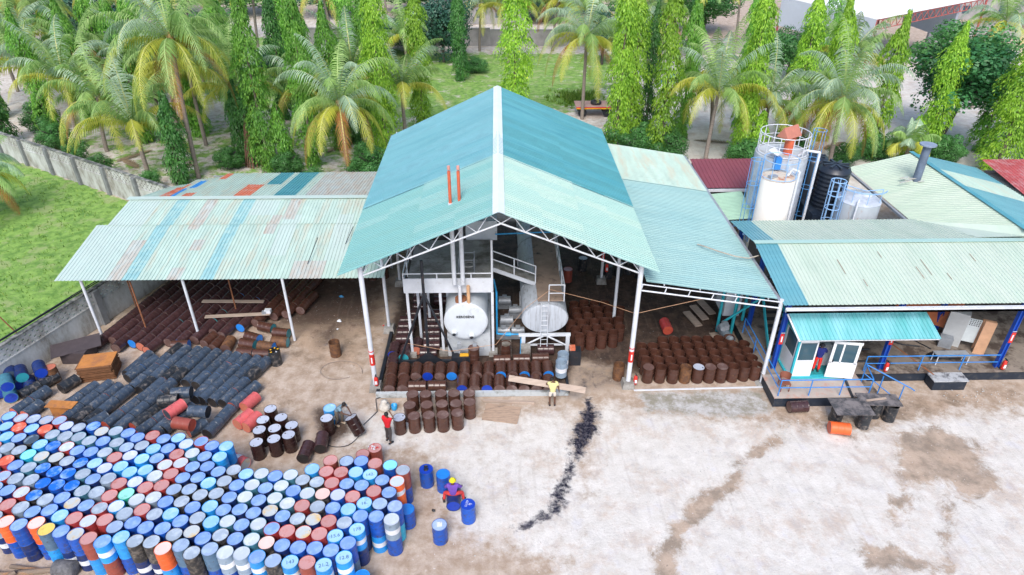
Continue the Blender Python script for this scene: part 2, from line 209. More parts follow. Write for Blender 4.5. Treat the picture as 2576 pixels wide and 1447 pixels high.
CHAINS = [((-18.91, 26.96), (-18.43, 28.7), 2), ((-18.75, 26.67), (-17.94, 28.29), 2), ((-18.16, 25.86), (-17.13, 29.33), 4), ((-17.68, 25.68), (-16.66, 29.15), 4), ((-17.11, 25.59), (-15.99, 29.03), 4), ((-16.61, 25.49), (-15.55, 28.95), 4), ((-15.66, 26.2), (-14.94, 28.81), 3), ((-15.1, 26.04), (-14.3, 28.63), 3), ((-14.76, 25.0), (-13.79, 28.49), 4), ((-14.41, 24.9), (-13.25, 28.33), 4), ((-13.86, 24.78), (-12.63, 28.19), 4), ((-13.31, 24.67), (-12.12, 28.08), 4), ((-12.8, 24.44), (-12.07, 26.1), 2), ((-20.73, 24.56), (-19.99, 26.22), 2), ((-20.22, 23.75), (-19.38, 26.33), 3), ((-19.69, 23.55), (-18.8, 26.11), 3), ((-19.12, 23.32), (-18.23, 25.88), 3), ((-18.93, 23.27), (-18.41, 24.01), 1), ((-18.17, 23.26), (-17.05, 25.73), 3), ((-17.52, 22.95), (-16.61, 25.51), 3), ((-16.86, 23.14), (-16.04, 24.75), 2), ((-16.48, 22.69), (-15.6, 24.27), 2), ((-15.69, 22.68), (-15.39, 23.53), 1), ((-14.21, 22.77), (-13.64, 23.47), 1), ((-13.32, 22.65), (-12.77, 24.37), 2), ((-23.29, 25.47), (-22.37, 27.03), 2), ((-22.89, 24.23), (-22.22, 25.91), 2), ((-22.26, 24.03), (-21.98, 24.89), 1), ((-15.38, 22.9), (-14.63, 24.55), 2)]
# ------------------------------------------------------------------ ground
def sdist(P, poly):
    """signed distance to polygon, positive inside"""
    poly = np.array(poly, float); x, y = P[:, 0], P[:, 1]; ins = np.zeros(len(P), bool); dm = np.full(len(P), 1e9)
    for (x0, y0), (x1, y1) in zip(poly, np.roll(poly, -1, 0)):
        c = ((y0 > y) != (y1 > y)); xx = x0+(y-y0)*(x1-x0)/((y1-y0) or 1e-9); ins ^= c & (x < xx)
        d = np.array([x1-x0, y1-y0]); L = (d**2).sum() or 1e-9; t = np.clip(((x-x0)*d[0]+(y-y0)*d[1])/L, 0, 1)
        dm = np.minimum(dm, np.hypot(x-x0-t*d[0], y-y0-t*d[1]))
    return np.where(ins, dm, -dm)
def ldist(P, pts):
    dm = np.full(len(P), 1e9); pts = [tuple(p) for p in pts]
    for (x0, y0, w0), (x1, y1, w1) in zip(pts[:-1], pts[1:]):
        d = np.array([x1-x0, y1-y0]); L = (d**2).sum(); t = np.clip(((P[:, 0]-x0)*d[0]+(P[:, 1]-y0)*d[1])/L, 0, 1)
        dm = np.minimum(dm, np.hypot(P[:, 0]-x0-t*d[0], P[:, 1]-y0-t*d[1])-(w0+(w1-w0)*t))
    return -dm
xs = np.concatenate([-np.geomspace(900, 60, 14), np.arange(-58, -30, 1.), np.arange(-30, 30, .25), np.arange(30, 60, 1.), np.geomspace(62, 900, 14)])
ys = np.concatenate([[-300, -100, -40, -10, 4], np.arange(10, 36, .25), np.arange(36, 60, .5), np.arange(60, 120, 1.2), np.geomspace(122, 1600, 16)])
gx, gy = np.meshgrid(xs, ys); P = np.stack([gx.ravel(), gy.ravel()], 1)
ss = lambda d, w: np.clip(.5+d/(2*w), 0, 1)
soil = np.zeros(len(P)); oil = soil.copy(); wet = soil.copy(); grass = soil.copy(); palef = soil.copy()
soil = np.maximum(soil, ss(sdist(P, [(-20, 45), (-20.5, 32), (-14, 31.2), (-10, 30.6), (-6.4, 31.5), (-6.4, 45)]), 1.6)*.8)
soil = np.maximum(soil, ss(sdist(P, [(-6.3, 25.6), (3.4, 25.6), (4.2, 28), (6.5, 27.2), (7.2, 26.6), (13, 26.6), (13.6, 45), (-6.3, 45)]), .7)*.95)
soil = np.maximum(soil, ss(ldist(P, [(-8.0, 22.2, .5), (-7.7, 23.2, .9), (-8.7, 24.4, .5)]), .5)*.85)
soil = np.maximum(soil, ss(ldist(P, [(-10.6, 31.5, .3), (-9.6, 30.2, .7), (-9.3, 32.2, .8)]), 1.)*.8)
soil = np.maximum(soil, ss(sdist(P, [(3.4, 25.2), (7, 25.8), (6.5, 28), (3.6, 28)]), .6)*.55)
oil = np.maximum(oil, ss(ldist(P, [(4.1, 27.5, .1), (4.3, 25.5, .16), (4.3, 24.2, .45), (4.0, 23.2, .75), (3.6, 22.2, .62), (3.3, 21.2, .34), (2.9, 20.2, .32), (2.5, 19.2, .45), (2.1, 18.3, .42), (1.4, 17.8, .3), (.4, 17.4, .15)]), .55)*.93)
oil = np.maximum(oil, ss(ldist(P, [(4.75, 27., .06), (4.85, 25, .1), (4.8, 23.6, .14)]), .2)*.9)
oil = np.maximum(oil, ss(ldist(P, [(2.3, 18.5, .1), (2., 17.2, .08), (1.2, 15.6, .1)]), .25)*.6)
oil = np.maximum(oil, ss(ldist(P, [(-9.6, 29.6, .2), (-9.2, 30.6, .3)]), .5)*.8)
wet = np.maximum(wet, ss(sdist(P, [(18.2, 22.6), (20.2, 22.9), (21.5, 21.8), (21.3, 20.0), (20.6, 18.9), (19.2, 18.2), (18.6, 19.4), (17.3, 19.2), (16.9, 18.4), (16.2, 17.8), (16.8, 19.6), (17.2, 20.6), (17.6, 21.6)]), .8))
wet = np.maximum(wet, ss(ldist(P, [(16.6, 18.6, .4), (15.8, 17.9, .3), (15.6, 17.2, .1)]), .6)*.8)
wet = np.maximum(wet, ss(ldist(P, [(18.6, 18.4, .4), (17.4, 16.9, .3), (16.6, 15.4, .4)]), .6)*.75)
wet = np.maximum(wet, ss(ldist(P, [(12.6, 22.2, .35), (10.6, 20.8, .2), (9.6, 19.4, .4), (8, 18.4, .5), (7, 17.3, .4), (6.2, 16.2, .5), (5.9, 14.8, .5)]), .45)*.9)
wet = np.maximum(wet, ss(sdist(P, [(13.4, 16.6), (15, 16.7), (16.2, 15.9), (16.2, 15.0), (13.4, 15.2)]), .5)*.85)
wet = np.maximum(wet, ss(ldist(P, [(13.3, 23.8, .5), (16, 22.8, .8), (19.5, 24, .9), (24, 24.9, .7), (30, 25.2, .6)]), .9)*.8)
wet = np.maximum(wet, ss(sdist(P, [(-13.5, 33), (-12, 29.6), (-10.5, 27.6), (-7.2, 27.2), (-6.4, 29), (-6.4, 36), (-14, 36)]), 1.2)*.78)
wet = np.maximum(wet, ss(ldist(P, [(-9, 26, 1.2), (-10.5, 24.5, .9), (-11, 27, 1.3), (-9, 29.5, 1.6)]), 2.)*.55)
wet = np.maximum(wet, ss(ldist(P, [(-3.5, 15, .8), (-2.5, 17, .5), (-.5, 16.4, .2)]), 1.2)*.6)
wall_pts = [(-19.0, 42.7), (-25.7, 23.3)]
grass = np.maximum(grass, ss(sdist(P, [(-19.1, 42.9), (-23.9, 28.9), (-26, 23), (-40, -10), (-200, 0), (-160, 131), (-45.4, 59.3), (-29.2, 49.1)]), .4))
pit = lambda p, k, wd: ss(sdist(P, p), wd)*k
grass = np.maximum(grass, pit([(-9, 66), (8.5, 70), (15, 76), (18, 92), (20, 100), (-6, 101), (-30, 110), (-60, 120), (-50, 84), (-24, 70)], .68, 4))
grass = np.maximum(grass, pit([(-34, 53.5), (-18, 46.5), (12, 46.5), (12, 60), (-6, 70), (-45, 72), (-44, 62)], .52, 3))
grass = np.maximum(grass, pit([(-300, 130), (300, 150), (400, 1500), (-400, 1500)], .75, 10))
palef = np.maximum(palef, ss(sdist(P, [(13, 50), (60, 48), (90, 100), (20, 100), (12, 78), (14, 66)]), 3))
palef = np.maximum(palef, ss(sdist(P, [(-60, 62), (-19, 45), (13, 46), (14, 66), (30, 120), (-90, 130), (-70, 80)]), 3)*.62)
palef = np.maximum(palef, ss(sdist(P, [(4.5, 25), (1.5, 15), (-.5, 5), (60, 5), (60, 24.5), (24, 24.2), (13, 23.5)]), 1.5)*.85)
palef = np.maximum(palef, ss(sdist(P, [(-8, 25), (-4, 24.4), (4, 24.5), (4, 15), (-2.2, 17), (-3.6, 21.4), (-8, 22)]), 1.)*.75)
conc_f = ss(sdist(P, [(6.7, 25.5), (13, 25.6), (13.3, 24.2), (11.6, 23.5), (7, 24.)]), .5)
hz = (rng.random(len(P))-.5)*.012+.02*np.sin(gx.ravel()*1.3)*np.sin(gy.ravel()*1.1)
hz -= .02*wet
hz = np.where((abs(P[:, 0]) < 60) & (P[:, 1] < 60), hz, 0)-.02
nX, nY = len(xs), len(ys)
me = bpy.data.meshes.new('ground')
idx = np.arange(nX*nY).reshape(nY, nX)
fc = np.stack([idx[:-1, :-1], idx[:-1, 1:], idx[1:, 1:], idx[1:, :-1]], -1).reshape(-1, 4)
me.from_pydata(np.column_stack([P, hz]).tolist(), [], fc.tolist())
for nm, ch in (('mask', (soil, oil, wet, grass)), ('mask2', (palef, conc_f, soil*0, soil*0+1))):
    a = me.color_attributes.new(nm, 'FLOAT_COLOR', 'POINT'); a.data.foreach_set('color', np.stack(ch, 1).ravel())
me.polygons.foreach_set('use_smooth', [True]*len(me.polygons))
gm = bpy.data.materials.new('ground_mat'); gm.use_nodes = True
n = gm.node_tree.nodes; L = gm.node_tree.links; b = n['Principled BSDF']; b.inputs['Roughness'].default_value = .9
tc = n.new('ShaderNodeTexCoord')
def noise(sc_, det=6, ro=.65, dist=0., vec=None, stretch=None):
    z = n.new('ShaderNodeTexNoise'); z.inputs['Scale'].default_value = sc_; z.inputs['Detail'].default_value = det; z.inputs['Roughness'].default_value = ro; z.inputs['Distortion'].default_value = dist
    if stretch:
        mp = n.new('ShaderNodeMapping'); mp.inputs['Scale'].default_value = stretch; mp.inputs['Rotation'].default_value = (0, 0, .25); L.new(tc.outputs['Object'], mp.inputs[0]); L.new(mp.outputs[0], z.inputs['Vector'])
    else: L.new(tc.outputs['Object'], z.inputs['Vector'])
    return z.outputs['Fac']
def mth(op, a, b_=None, c_=None):
    m = n.new('ShaderNodeMath'); m.operation = op
    for i, v in enumerate((a, b_, c_)):
        if v is None: continue
        if isinstance(v, (int, float)): m.inputs[i].default_value = v
        else: L.new(v, m.inputs[i])
    return m.outputs[0]
def mrange(v, a, b_, c_=0, d=1):
    m = n.new('ShaderNodeMapRange'); m.inputs[1].default_value = a; m.inputs[2].default_value = b_; m.inputs[3].default_value = c_; m.inputs[4].default_value = d; m.interpolation_type = 'SMOOTHSTEP'
    L.new(v, m.inputs[0]); return m.outputs[0]
def mixc(f, a, b_):
    m = n.new('ShaderNodeMix'); m.data_type = 'RGBA'
    if isinstance(f, (int, float)): m.inputs[0].default_value = f
    else: L.new(f, m.inputs[0])
    for i, v in ((6, a), (7, b_)):
        if isinstance(v, tuple): m.inputs[i].default_value = v+(1,)
        else: L.new(v, m.inputs[i])
    return m.outputs[2]
def attr(nm):
    a = n.new('ShaderNodeAttribute'); a.attribute_name = nm; s = n.new('ShaderNodeSeparateColor'); L.new(a.outputs['Color'], s.inputs[0]); return s.outputs[0], s.outputs[1], s.outputs[2], a.outputs['Alpha']
A1, A2, A3, A4 = attr('mask'); B1, B2, _, _ = attr('mask2')
big = noise(.35, 5); mid = noise(1.6, 7, .7); fine = noise(9, 8, .75); streak = noise(1.2, 6, .7, .5, stretch=(.7, 1.2, 1)); peb = noise(28, 3, .8)
sand = mixc(mrange(mid, .3, .7), (.34, .25, .18), (.52, .43, .36))
pl = mixc(mrange(mid, .3, .7), (.56, .53, .49), (.67, .64, .605))
pl = mixc(mth('MULTIPLY', mrange(noise(.55, 8, .75), .47, .66), .7), pl, (.50, .39, .31))
pl = mixc(mth('MULTIPLY', mrange(noise(1.1, 9, .8, .4), .50, .64), .4), pl, (.40, .385, .40))
pl = mixc(mth('MULTIPLY', mrange(noise(3.5, 8, .85), .57, .66), .6), pl, (.30, .26, .23))
pl = mixc(mth('MULTIPLY', mrange(noise(.8, 5, .6), .58, .72), .35), pl, (.42, .42, .50))
colr = mixc(mrange(mth('ADD', B1, mth('MULTIPLY', mth('SUBTRACT', mid, .5), 1.1)), .3, .75), sand, pl)
cg = mixc(mrange(noise(1.3, 9, .75), .38, .62), (.26, .24, .19), (.50, .49, .49)); cg = mixc(mth('MULTIPLY', mrange(noise(2.2, 8, .8), .55, .66), .6), cg, (.17, .17, .12))
colr = mixc(mrange(mth('ADD', B2, mth('MULTIPLY', mth('SUBTRACT', mid, .5), 1.6)), .3, .85), colr, cg)
dk = mth('ADD', mth('MULTIPLY', mrange(fine, .58, .7), .35), 0)
colr = mixc(dk, colr, (.20, .15, .12))
wt = mixc(mrange(noise(.8, 7, .7), .35, .65), (.20, .145, .10), (.44, .32, .23)); wt = mixc(mrange(noise(3.2, 8, .8), .58, .68), wt, (.13, .09, .065))
colr = mixc(mth('MULTIPLY', mrange(mth('ADD', A3, mth('MULTIPLY', mth('SUBTRACT', noise(.9, 10, .80, .4), .5), 2.4)), .36, .78), .85), colr, wt)
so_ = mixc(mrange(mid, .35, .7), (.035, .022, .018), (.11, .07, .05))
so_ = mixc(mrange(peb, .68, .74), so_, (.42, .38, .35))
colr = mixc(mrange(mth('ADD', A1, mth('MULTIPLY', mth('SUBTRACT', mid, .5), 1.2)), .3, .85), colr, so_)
ol = mixc(mrange(noise(7, 6, .7), .45, .62), (.016, .016, .028), (.09, .082, .10)); ol = mixc(mth('MULTIPLY', mrange(peb, .66, .74), .5), ol, (.30, .28, .30))
colr = mixc(mrange(mth('ADD', A2, mth('MULTIPLY', mth('SUBTRACT', noise(1.6, 9, .72, .3), .5), 1.7)), .46, .80), colr, ol)
gr = mixc(mrange(mid, .35, .65), (.10, .22, .035), (.24, .40, .08)); gr = mixc(mrange(noise(.5, 4), .52, .62), gr, (.26, .34, .12)); gr = mixc(mrange(fine, .55, .7), gr, (.06, .14, .02))
colr = mixc(mrange(mth('ADD', A4, mth('MULTIPLY', mth('SUBTRACT', noise(.6, 7, .75), .5), 1.5)), .42, .62), colr, gr)
wv = n.new('ShaderNodeTexWave'); wv.inputs['Scale'].default_value = .55; wv.inputs['Distortion'].default_value = 5; wv.inputs['Detail'].default_value = 2.5; wv.inputs['Detail Scale'].default_value = .35; L.new(tc.outputs['Object'], wv.inputs['Vector'])
colr = mixc(mth('MULTIPLY', mth('MULTIPLY', mrange(wv.outputs['Fac'], .86, .99), mrange(noise(.4, 4), .45, .6)), .13), colr, (.24, .19, .15))
colr = mixc(mrange(noise(14, 2, .5), .73, .77), colr, (.75, .75, .76))
L.new(colr, b.inputs['Base Color'])
bp = n.new('ShaderNodeBump'); bp.inputs['Strength'].default_value = .55; bp.inputs['Distance'].default_value = .12; L.new(mth('MULTIPLY', mth('SUBTRACT', 1.0, A2), mth('ADD', mth('MULTIPLY', fine, .6), mth('ADD', mth('MULTIPLY', streak, .35), mth('MULTIPLY', peb, .2)))), bp.inputs['Height']); L.new(bp.outputs[0], b.inputs['Normal'])
rgh = mrange(mth('ADD', A2, mth('MULTIPLY', mid, .3)), .6, .9, .9, .25); L.new(rgh, b.inputs['Roughness'])
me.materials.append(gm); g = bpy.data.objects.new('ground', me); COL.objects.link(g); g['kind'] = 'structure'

# grass blades on the field beyond the wall (one mass)
def blades(name, spots, h, wd, m, label):
    mb = MB(); r = []
    for x, y, k in spots:
        for _ in range(k):
            a = random.uniform(0, 6.28); px = x+random.gauss(0, .12); py = y+random.gauss(0, .12); hh = h*random.uniform(.5, 1.3); lx, ly = random.gauss(0, hh*.4), random.gauss(0, hh*.4)
            dx, dy = wd*math.cos(a), wd*math.sin(a); mb.add([(px-dx, py-dy, -.02), (px+dx, py+dy, -.02), (px+lx, py+ly, hh)], [(0, 1, 2)]); r += [random.random()]*3
    o = mb.build(name, m, org=(0, 0, 0)); at = o.data.attributes.new('rnd', 'FLOAT', 'POINT'); at.data.foreach_set('value', r)
    tag(o, label, 'grass', kind='stuff')
grassm = leafmat('grass_blade', (.07, .17, .02), (.26, .42, .06), (.42, .46, .12))
sp = []
for _ in range(5200):
    y = random.uniform(24, 60); x = random.uniform(-60, -19)
    if y < 49.2-.63*(x+29.2)-.7 and x < -24.2+.345*(y-28.9)-.5: sp.append((x, y, 3))
blades('grass_tufts', sp, .16, .03, grassm, 'short green grass growing on the field left of the wall')
sp = [(random.gauss(0, 1), random.gauss(0, 1)) for _ in range(260)]
blades('weeds', [(9.2+a*1.2, 76+b_*1.3, 7) for a, b_ in sp], .5, .07, grassm, 'patch of bright green weeds behind the main shed')

# ------------------------------------------------------------------ drums
dm = {}
def dmat(k, c, rough=.38, dirt=(.06, .05, .045), thr=.66, var=.15): dm[k] = mat('drum_'+k, c, rough, var, 4., col2=dirt, thr=thr, scale2=5, rnd=.14, spec=.5)
dmat('blue', (.010, .085, .44), thr=.60); dmat('navy', (.010, .030, .14), thr=.60); dmat('light', (.02, .28, .72)); dmat('grey', (.25, .33, .42), .45); dmat('teal', (.02, .42, .60))
dmat('red', (.42, .05, .05)); dmat('orange', (.78, .13, .03)); dmat('brick', (.30, .07, .05)); dmat('black', (.03, .03, .032), .5, (.16, .14, .12), .55); dmat('slate', (.09, .17, .27), .5)
dmat('cyan', (.06, .20, .28)); dmat('green', (.02, .35, .22)); dmat('white', (.72, .74, .78), .45)
dmat('brown', (.080, .034, .024), .26, (.13, .065, .035), .66, .25); dmat('brownd', (.030, .013, .012), .26, (.09, .05, .035), .7); dmat('rusty', (.095, .045, .025), .7, (.17, .075, .03), .5)
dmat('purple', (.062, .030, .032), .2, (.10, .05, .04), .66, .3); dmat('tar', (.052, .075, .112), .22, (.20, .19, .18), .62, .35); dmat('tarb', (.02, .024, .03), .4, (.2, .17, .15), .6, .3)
dmat('pink', (.62, .12, .12), .45, (.1, .06, .08), .66); dmat('rubber', (.03, .03, .035), .7)
lm = {}
def lmat(k, c, dirt=None, thr=.62, rough=.3, s2=2.5): lm[k] = mat('lid_'+k, c, rough, .08, 2.5, col2=dirt or tuple(x*.6 for x in c), thr=thr, scale2=s2, rnd=.08)  # pale lids carry the sky's reflection in their base colour
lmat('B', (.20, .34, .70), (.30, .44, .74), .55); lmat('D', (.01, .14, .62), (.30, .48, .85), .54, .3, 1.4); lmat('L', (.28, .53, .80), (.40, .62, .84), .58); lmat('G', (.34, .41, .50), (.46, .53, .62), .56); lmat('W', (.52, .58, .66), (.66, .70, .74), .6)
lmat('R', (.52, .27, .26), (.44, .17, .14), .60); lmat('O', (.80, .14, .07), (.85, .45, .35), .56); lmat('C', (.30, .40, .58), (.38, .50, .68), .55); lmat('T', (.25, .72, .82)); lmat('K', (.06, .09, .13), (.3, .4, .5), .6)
lmat('P', (.82, .55, .50), (.75, .4, .3), .7); lmat('Z', (.85, .60, .14)); lmat('S', (.36, .44, .58), (.72, .40, .15), .58, .35, 1.5); lmat('Y', (.50, .54, .55), (.70, .45, .12), .57, .4, 1.6); lmat('N', (.34, .58, .82)); lmat('E', (.30, .72, .62))
lmat('brown', (.13, .075, .066), (.22, .16, .15), .58); lmat('open', (.05, .025, .02), (.10, .05, .035), .56, .6); lmat('paled', (.46, .50, .60), (.30, .32, .38), .60); lmat('tar', (.05, .06, .075)); lmat('bl', (.02, .22, .70)); lmat('dbl', (.01, .05, .42)); lmat('rd', (.55, .10, .06)); lmat('tl', (.03, .30, .36)); lmat('salmon', (.50, .16, .10)); lmat('void', (.012, .012, .014), (.05, .045, .04))
PROF = [(.262, .012), (.285, 0), (.290, .004), (.291, .02), (.284, .026), (.284, .05), (.284, .28), (.284, .292), (.2945, .299), (.2945, .307), (.284, .314), (.284, .33), (.284, .55), (.284, .563), (.2945, .570), (.2945, .578), (.284, .585), (.284, .60), (.284, .83), (.284, .85), (.291, .857), (.291, .876), (.285, .882), (.279, .876), (.277, .862)]
MESH = {}
def body_mesh(bm_, band=None, openb=False):
    k = ('b', bm_, band, openb)
    if k not in MESH:
        ms = [0]*(len(PROF)-1)
        if band: ms[10] = ms[11] = ms[12] = 1
        mb = MB(); mb.lathe(PROF, 24, ms=ms)
        mb.s_ = 0
        if openb: mb.lathe([(.277, .862), (.275, .12), (.0, .12)], 24)
        mb.add([(.262*math.cos(2*math.pi*i/24), .262*math.sin(2*math.pi*i/24), .012) for i in range(24)], [tuple(range(24))[::-1]])
        MESH[k] = mb.mesh('drum_body', [dm[bm_]]+([dm[band]] if band else []))
    return MESH[k]
def dent_mesh(bm_, v):
    k = ('dent', bm_, v)
    if k not in MESH:
        base = body_mesh(bm_).copy(); r = random.Random(v); P_ = [(r.uniform(0, 6.28), r.uniform(.1, .8), r.uniform(.02, .055)) for _ in range(4)]
        for vt in base.vertices:
            a = math.atan2(vt.co.y, vt.co.x)
            for t, z, dp in P_:
                d = abs((a-t+math.pi) % (2*math.pi)-math.pi)*.29; e = math.exp(-(d*d+(vt.co.z-z)**2)/.012)
                f = 1-dp*e/.29*1.2; vt.co.x *= f; vt.co.y *= f
        MESH[k] = base
    return MESH[k]
def lid_mesh(lk, kind='closed'):
    k = ('l', lk, kind)
    if k not in MESH:
        mb = MB(); N = 24
        z0 = .862 if kind != 'low' else .60
        mb.lathe([(.277, z0), (.25, z0-.004), (.12, z0+.001)], N, mi=0)
        mb.add([(.12*math.cos(2*math.pi*i/N), .12*math.sin(2*math.pi*i/N), z0+.001) for i in range(N)], [tuple(range(N))])
        if kind == 'closed':
            mb.lathe([(.034, z0-.003), (.034, z0+.012), (.028, z0+.014)], 8, (.19, 0, 0), cap1=True, mi=1); mb.lathe([(.02, z0-.003), (.02, z0+.01)], 8, (-.2, .02, 0), cap1=True, mi=1)
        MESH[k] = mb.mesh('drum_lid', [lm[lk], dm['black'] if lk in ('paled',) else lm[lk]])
    return MESH[k]
def bot_mesh(lk):
    k = ('bot', lk)
    if k not in MESH:
        mb = MB(); N = 24; mb.add([(.262*math.cos(2*math.pi*i/N), .262*math.sin(2*math.pi*i/N), .0105) for i in range(N)], [tuple(range(N))[::-1]]); MESH[k] = mb.mesh('drum_bottom', [lm[lk]])
    return MESH[k]
def drum(name, label, group, loc, body, lid, band=None, rot=None, openb=False, dent=None, bottom=None, rz=None):  # every drum is the same kind of oil drum; object names only mark groups
    """one steel drum: Empty at its base, body and lid as parts"""
    o = thing(name, label, 'drum', loc, group)
    if rot is not None: o.rotation_mode = 'QUATERNION'; o.rotation_quaternion = rot
    else: o.rotation_euler = (0, 0, random.uniform(0, 6.28) if rz is None else rz)
    bo = bpy.data.objects.new('body', dent_mesh(body, dent) if dent is not None else body_mesh(body, band, openb)); COL.objects.link(bo); bo.parent = o
    if lid and not openb:
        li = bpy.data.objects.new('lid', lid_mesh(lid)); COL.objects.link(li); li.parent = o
    if bottom: li = bpy.data.objects.new('bottom', bot_mesh(bottom)); COL.objects.link(li); li.parent = o
    return o
def lay(p0, ang, roll=0., tilt=0.):
    """rotation for a drum lying with its base at p0 and its lid pointing along ang (degrees)"""
    d = Vector((math.cos(R(ang))*math.cos(R(tilt)), math.sin(R(ang))*math.cos(R(tilt)), math.sin(R(tilt)))); q = d.to_track_quat('Z', 'Y')
    from mathutils import Quaternion
    return q @ Quaternion((0, 0, 1), roll)
BODY = dict(B='blue', L='light', D='navy', R='red', O='orange', K='black', G='grey', C='cyan', T='teal', N='light', Q='brick', S='slate')
BN = dict(B='blue', L='light blue', D='navy', R='red', O='orange', K='black', G='grey', C='grey-blue', T='turquoise', N='light blue', Q='brick red', S='slate')
LN = dict(B='pale-blue', D='deep-blue', L='icy-blue', G='pale-grey', W='white', R='pink', O='orange', C='grey-blue', T='turquoise', K='blackish', P='peach', Z='yellow', S='stained', Y='rust-stained', N='numbered', E='mint-green')
RN = {'I': 'front row', 'H': 'second row', 'G': 'third row', 'F': 'fourth row', 'E': 'fifth row', 'D': 'sixth row', 'C': 'seventh row', 'B': 'eighth row', 'A': 'ninth row', 'X': 'wing row', 'Z': 'wing back row'}
NUM = {('I', 20): '143', ('I', 22): '21.2', ('H', 24): '12.8', ('G', 24): '15.6', ('X', 4): '142.', ('D', 28): '16.', ('F', 26): '178'}
G_ST = 'drums stacked two high in the yard'
mk = mat('marker_ink', (.05, .10, .22), .6)
front_lower = ['navy*', 'blue', 'navy', 'blue', 'light', 'navy*', 'navy*', 'light', 'brick', 'blue', 'navy*', 'navy*', 'light', 'blue', 'black', 'blue', 'blue', 'navy*', 'light', 'light', 'brick', 'light']
front_band = {10: 1, 18: 0}
rows = {}
for r_, k_, cd, x, y in STACK: rows.setdefault(r_, []).append((k_, cd, x, y))
lowvis = []; lowhid = []
for r_, L_ in rows.items():
    for k_, cd, x, y in L_:
        bkey = BODY[cd[0]]; band = None; lk = cd[1]
        lab = f"{LN[lk]} lidded {BN[cd[0]]} drum, {ordn(k_+1)} from the left in the stack's {RN[r_]}"
        if cd[1] == 'N' or (r_ == 'I' and cd[0] in 'NG'): band = 'white'
        if (r_, k_) == ('X', 6) or (r_ == 'E' and k_ == len(L_)-1): band = 'white'
        if r_ == 'I' and k_ == 0: band = None
        z = .88
        if cd == 'NE': bkey = 'green'; lk = 'E'; band = None; lab = lab.replace('numbered lidded light blue', 'mint lidded green')
        lab = lab.replace('rust-stained', 'rusty')
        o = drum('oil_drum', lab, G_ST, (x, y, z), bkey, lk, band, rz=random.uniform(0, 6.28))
        if (r_, k_) in NUM:
            t = NUM[(r_, k_)]; mb = MB(); M = Matrix.Translation((0, 0, .8645)) @ Matrix.Rotation(-o.rotation_euler.z+.25, 4, 'Z'); mb.text(t, .2, M, depth=.002)
            c_ = bpy.data.objects.new('marking', mb.mesh('marking', mk)); COL.objects.link(c_); c_.parent = o
        last = k_ >= len(L_)-1
        vis = r_ == 'I' or last or (r_ in 'HGFEDX' and k_ >= len(L_)-2 and x > -6) or (r_ in 'CB' and k_ >= len(L_)-2 and x < -12)
        (lowvis if vis else lowhid).append((r_, k_, len(L_), x, y))
ADJ = ['blue', 'light', 'navy', 'blue', 'slate']
for r_, k_, nL, x, y in lowvis:
    if r_ == 'I':
        c_ = front_lower[min(k_, len(front_lower)-1)]
    else: c_ = {('Z'): 'blue', 'E': 'light' if k_ < nL-1 else 'blue', 'X': 'orange', 'D': 'teal'}.get(r_, random.choice(ADJ))
    band = 'white' if c_.endswith('*') or (r_ == 'E' and k_ == nL-2) else None; c_ = c_.strip('*')
    nm = {'slate': 'slate', 'light': 'light blue', 'navy': 'navy', 'brick': 'brick red', 'teal': 'turquoise'}.get(c_, c_)
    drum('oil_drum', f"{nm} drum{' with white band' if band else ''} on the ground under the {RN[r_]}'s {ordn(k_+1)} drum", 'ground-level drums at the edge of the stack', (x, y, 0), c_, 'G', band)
mb = MB(); pr = [(.285, 0), (.285, .88)]
for r_, k_, nL, x, y in lowhid: mb.lathe(pr, 10, (x, y, 0), cap1=True)
tag(mb.build('hidden_lower_drums', dm['navy']), 'lower layer of blue drums hidden beneath the stacked field', 'drums', kind='stuff')
# single ones at the right edge of the stack
for k, ((x, y), cd, lb) in enumerate(zip(UP['top2'], [('brick', 'R', None), ('brick', 'R', None), ('blue', 'bl', None)], ['red drum with pink rusty lid behind the stack, partly hidden', 'brick red drum with rags on its lid behind the stack', 'bright blue plastic drum standing at the right edge of the stack'])):
    o = drum('oil_drum', lb, 'single drums around the stack', (x, y, 0), cd[0], cd[1], cd[2])
x, y = UP['top2'][1]; mb = MB()
for _ in range(16):
    px, py = x-.03+random.gauss(0, .09), y+random.gauss(0, .08); r = random.uniform(.03, .07); t = random.uniform(0, 6.28)
    mb.add([(px+r*math.cos(t+i*1.57)*random.uniform(.5, 1.2), py+r*math.sin(t+i*1.57)*random.uniform(.5, 1.2), .885+random.uniform(0, .05)) for i in range(4)]+[(px, py, .95)], [(0, 1, 4), (1, 2, 4), (2, 3, 4), (3, 0, 4)], random.choice([0, 0, 1]))
tag(mb.build('rags', [white, redp]), 'crumpled white and red rags lying on a brick red drum', 'rags')
drum('oil_drum', 'blue drum at the lower right corner of the stack, cut by the picture edge', 'single drums around the stack', (UP['lowcorner'][0][0], UP['lowcorner'][0][1], 0), 'light', 'bl')
b5 = UP['blue5']
o = drum('oil_drum', 'dark blue drum with a black filler neck on top, leftmost of the free-standing blue drums', 'free-standing blue drums', (b5[0][0], b5[0][1], 0), 'blue', 'dbl')
mb = MB(); mb.lathe([(.11, .862), (.08, .90), (.07, .99), (.085, 1.02), (.075, 1.02), (.06, .95)], 14, mi=0); c_ = bpy.data.objects.new('filler_neck', mb.mesh('filler_neck', blackp)); COL.objects.link(c_); c_.parent = o
drum('oil_drum', 'bright blue drum with bright blue lid, right of the drum with the filler neck', 'free-standing blue drums', (b5[1][0], b5[1][1], 0), 'blue', 'bl')
o = drum('oil_drum', 'deep blue drum with white handwriting on its lid beside the seated worker', 'free-standing blue drums', (b5[2][0], b5[2][1], 0), 'blue', 'dbl', rz=0)
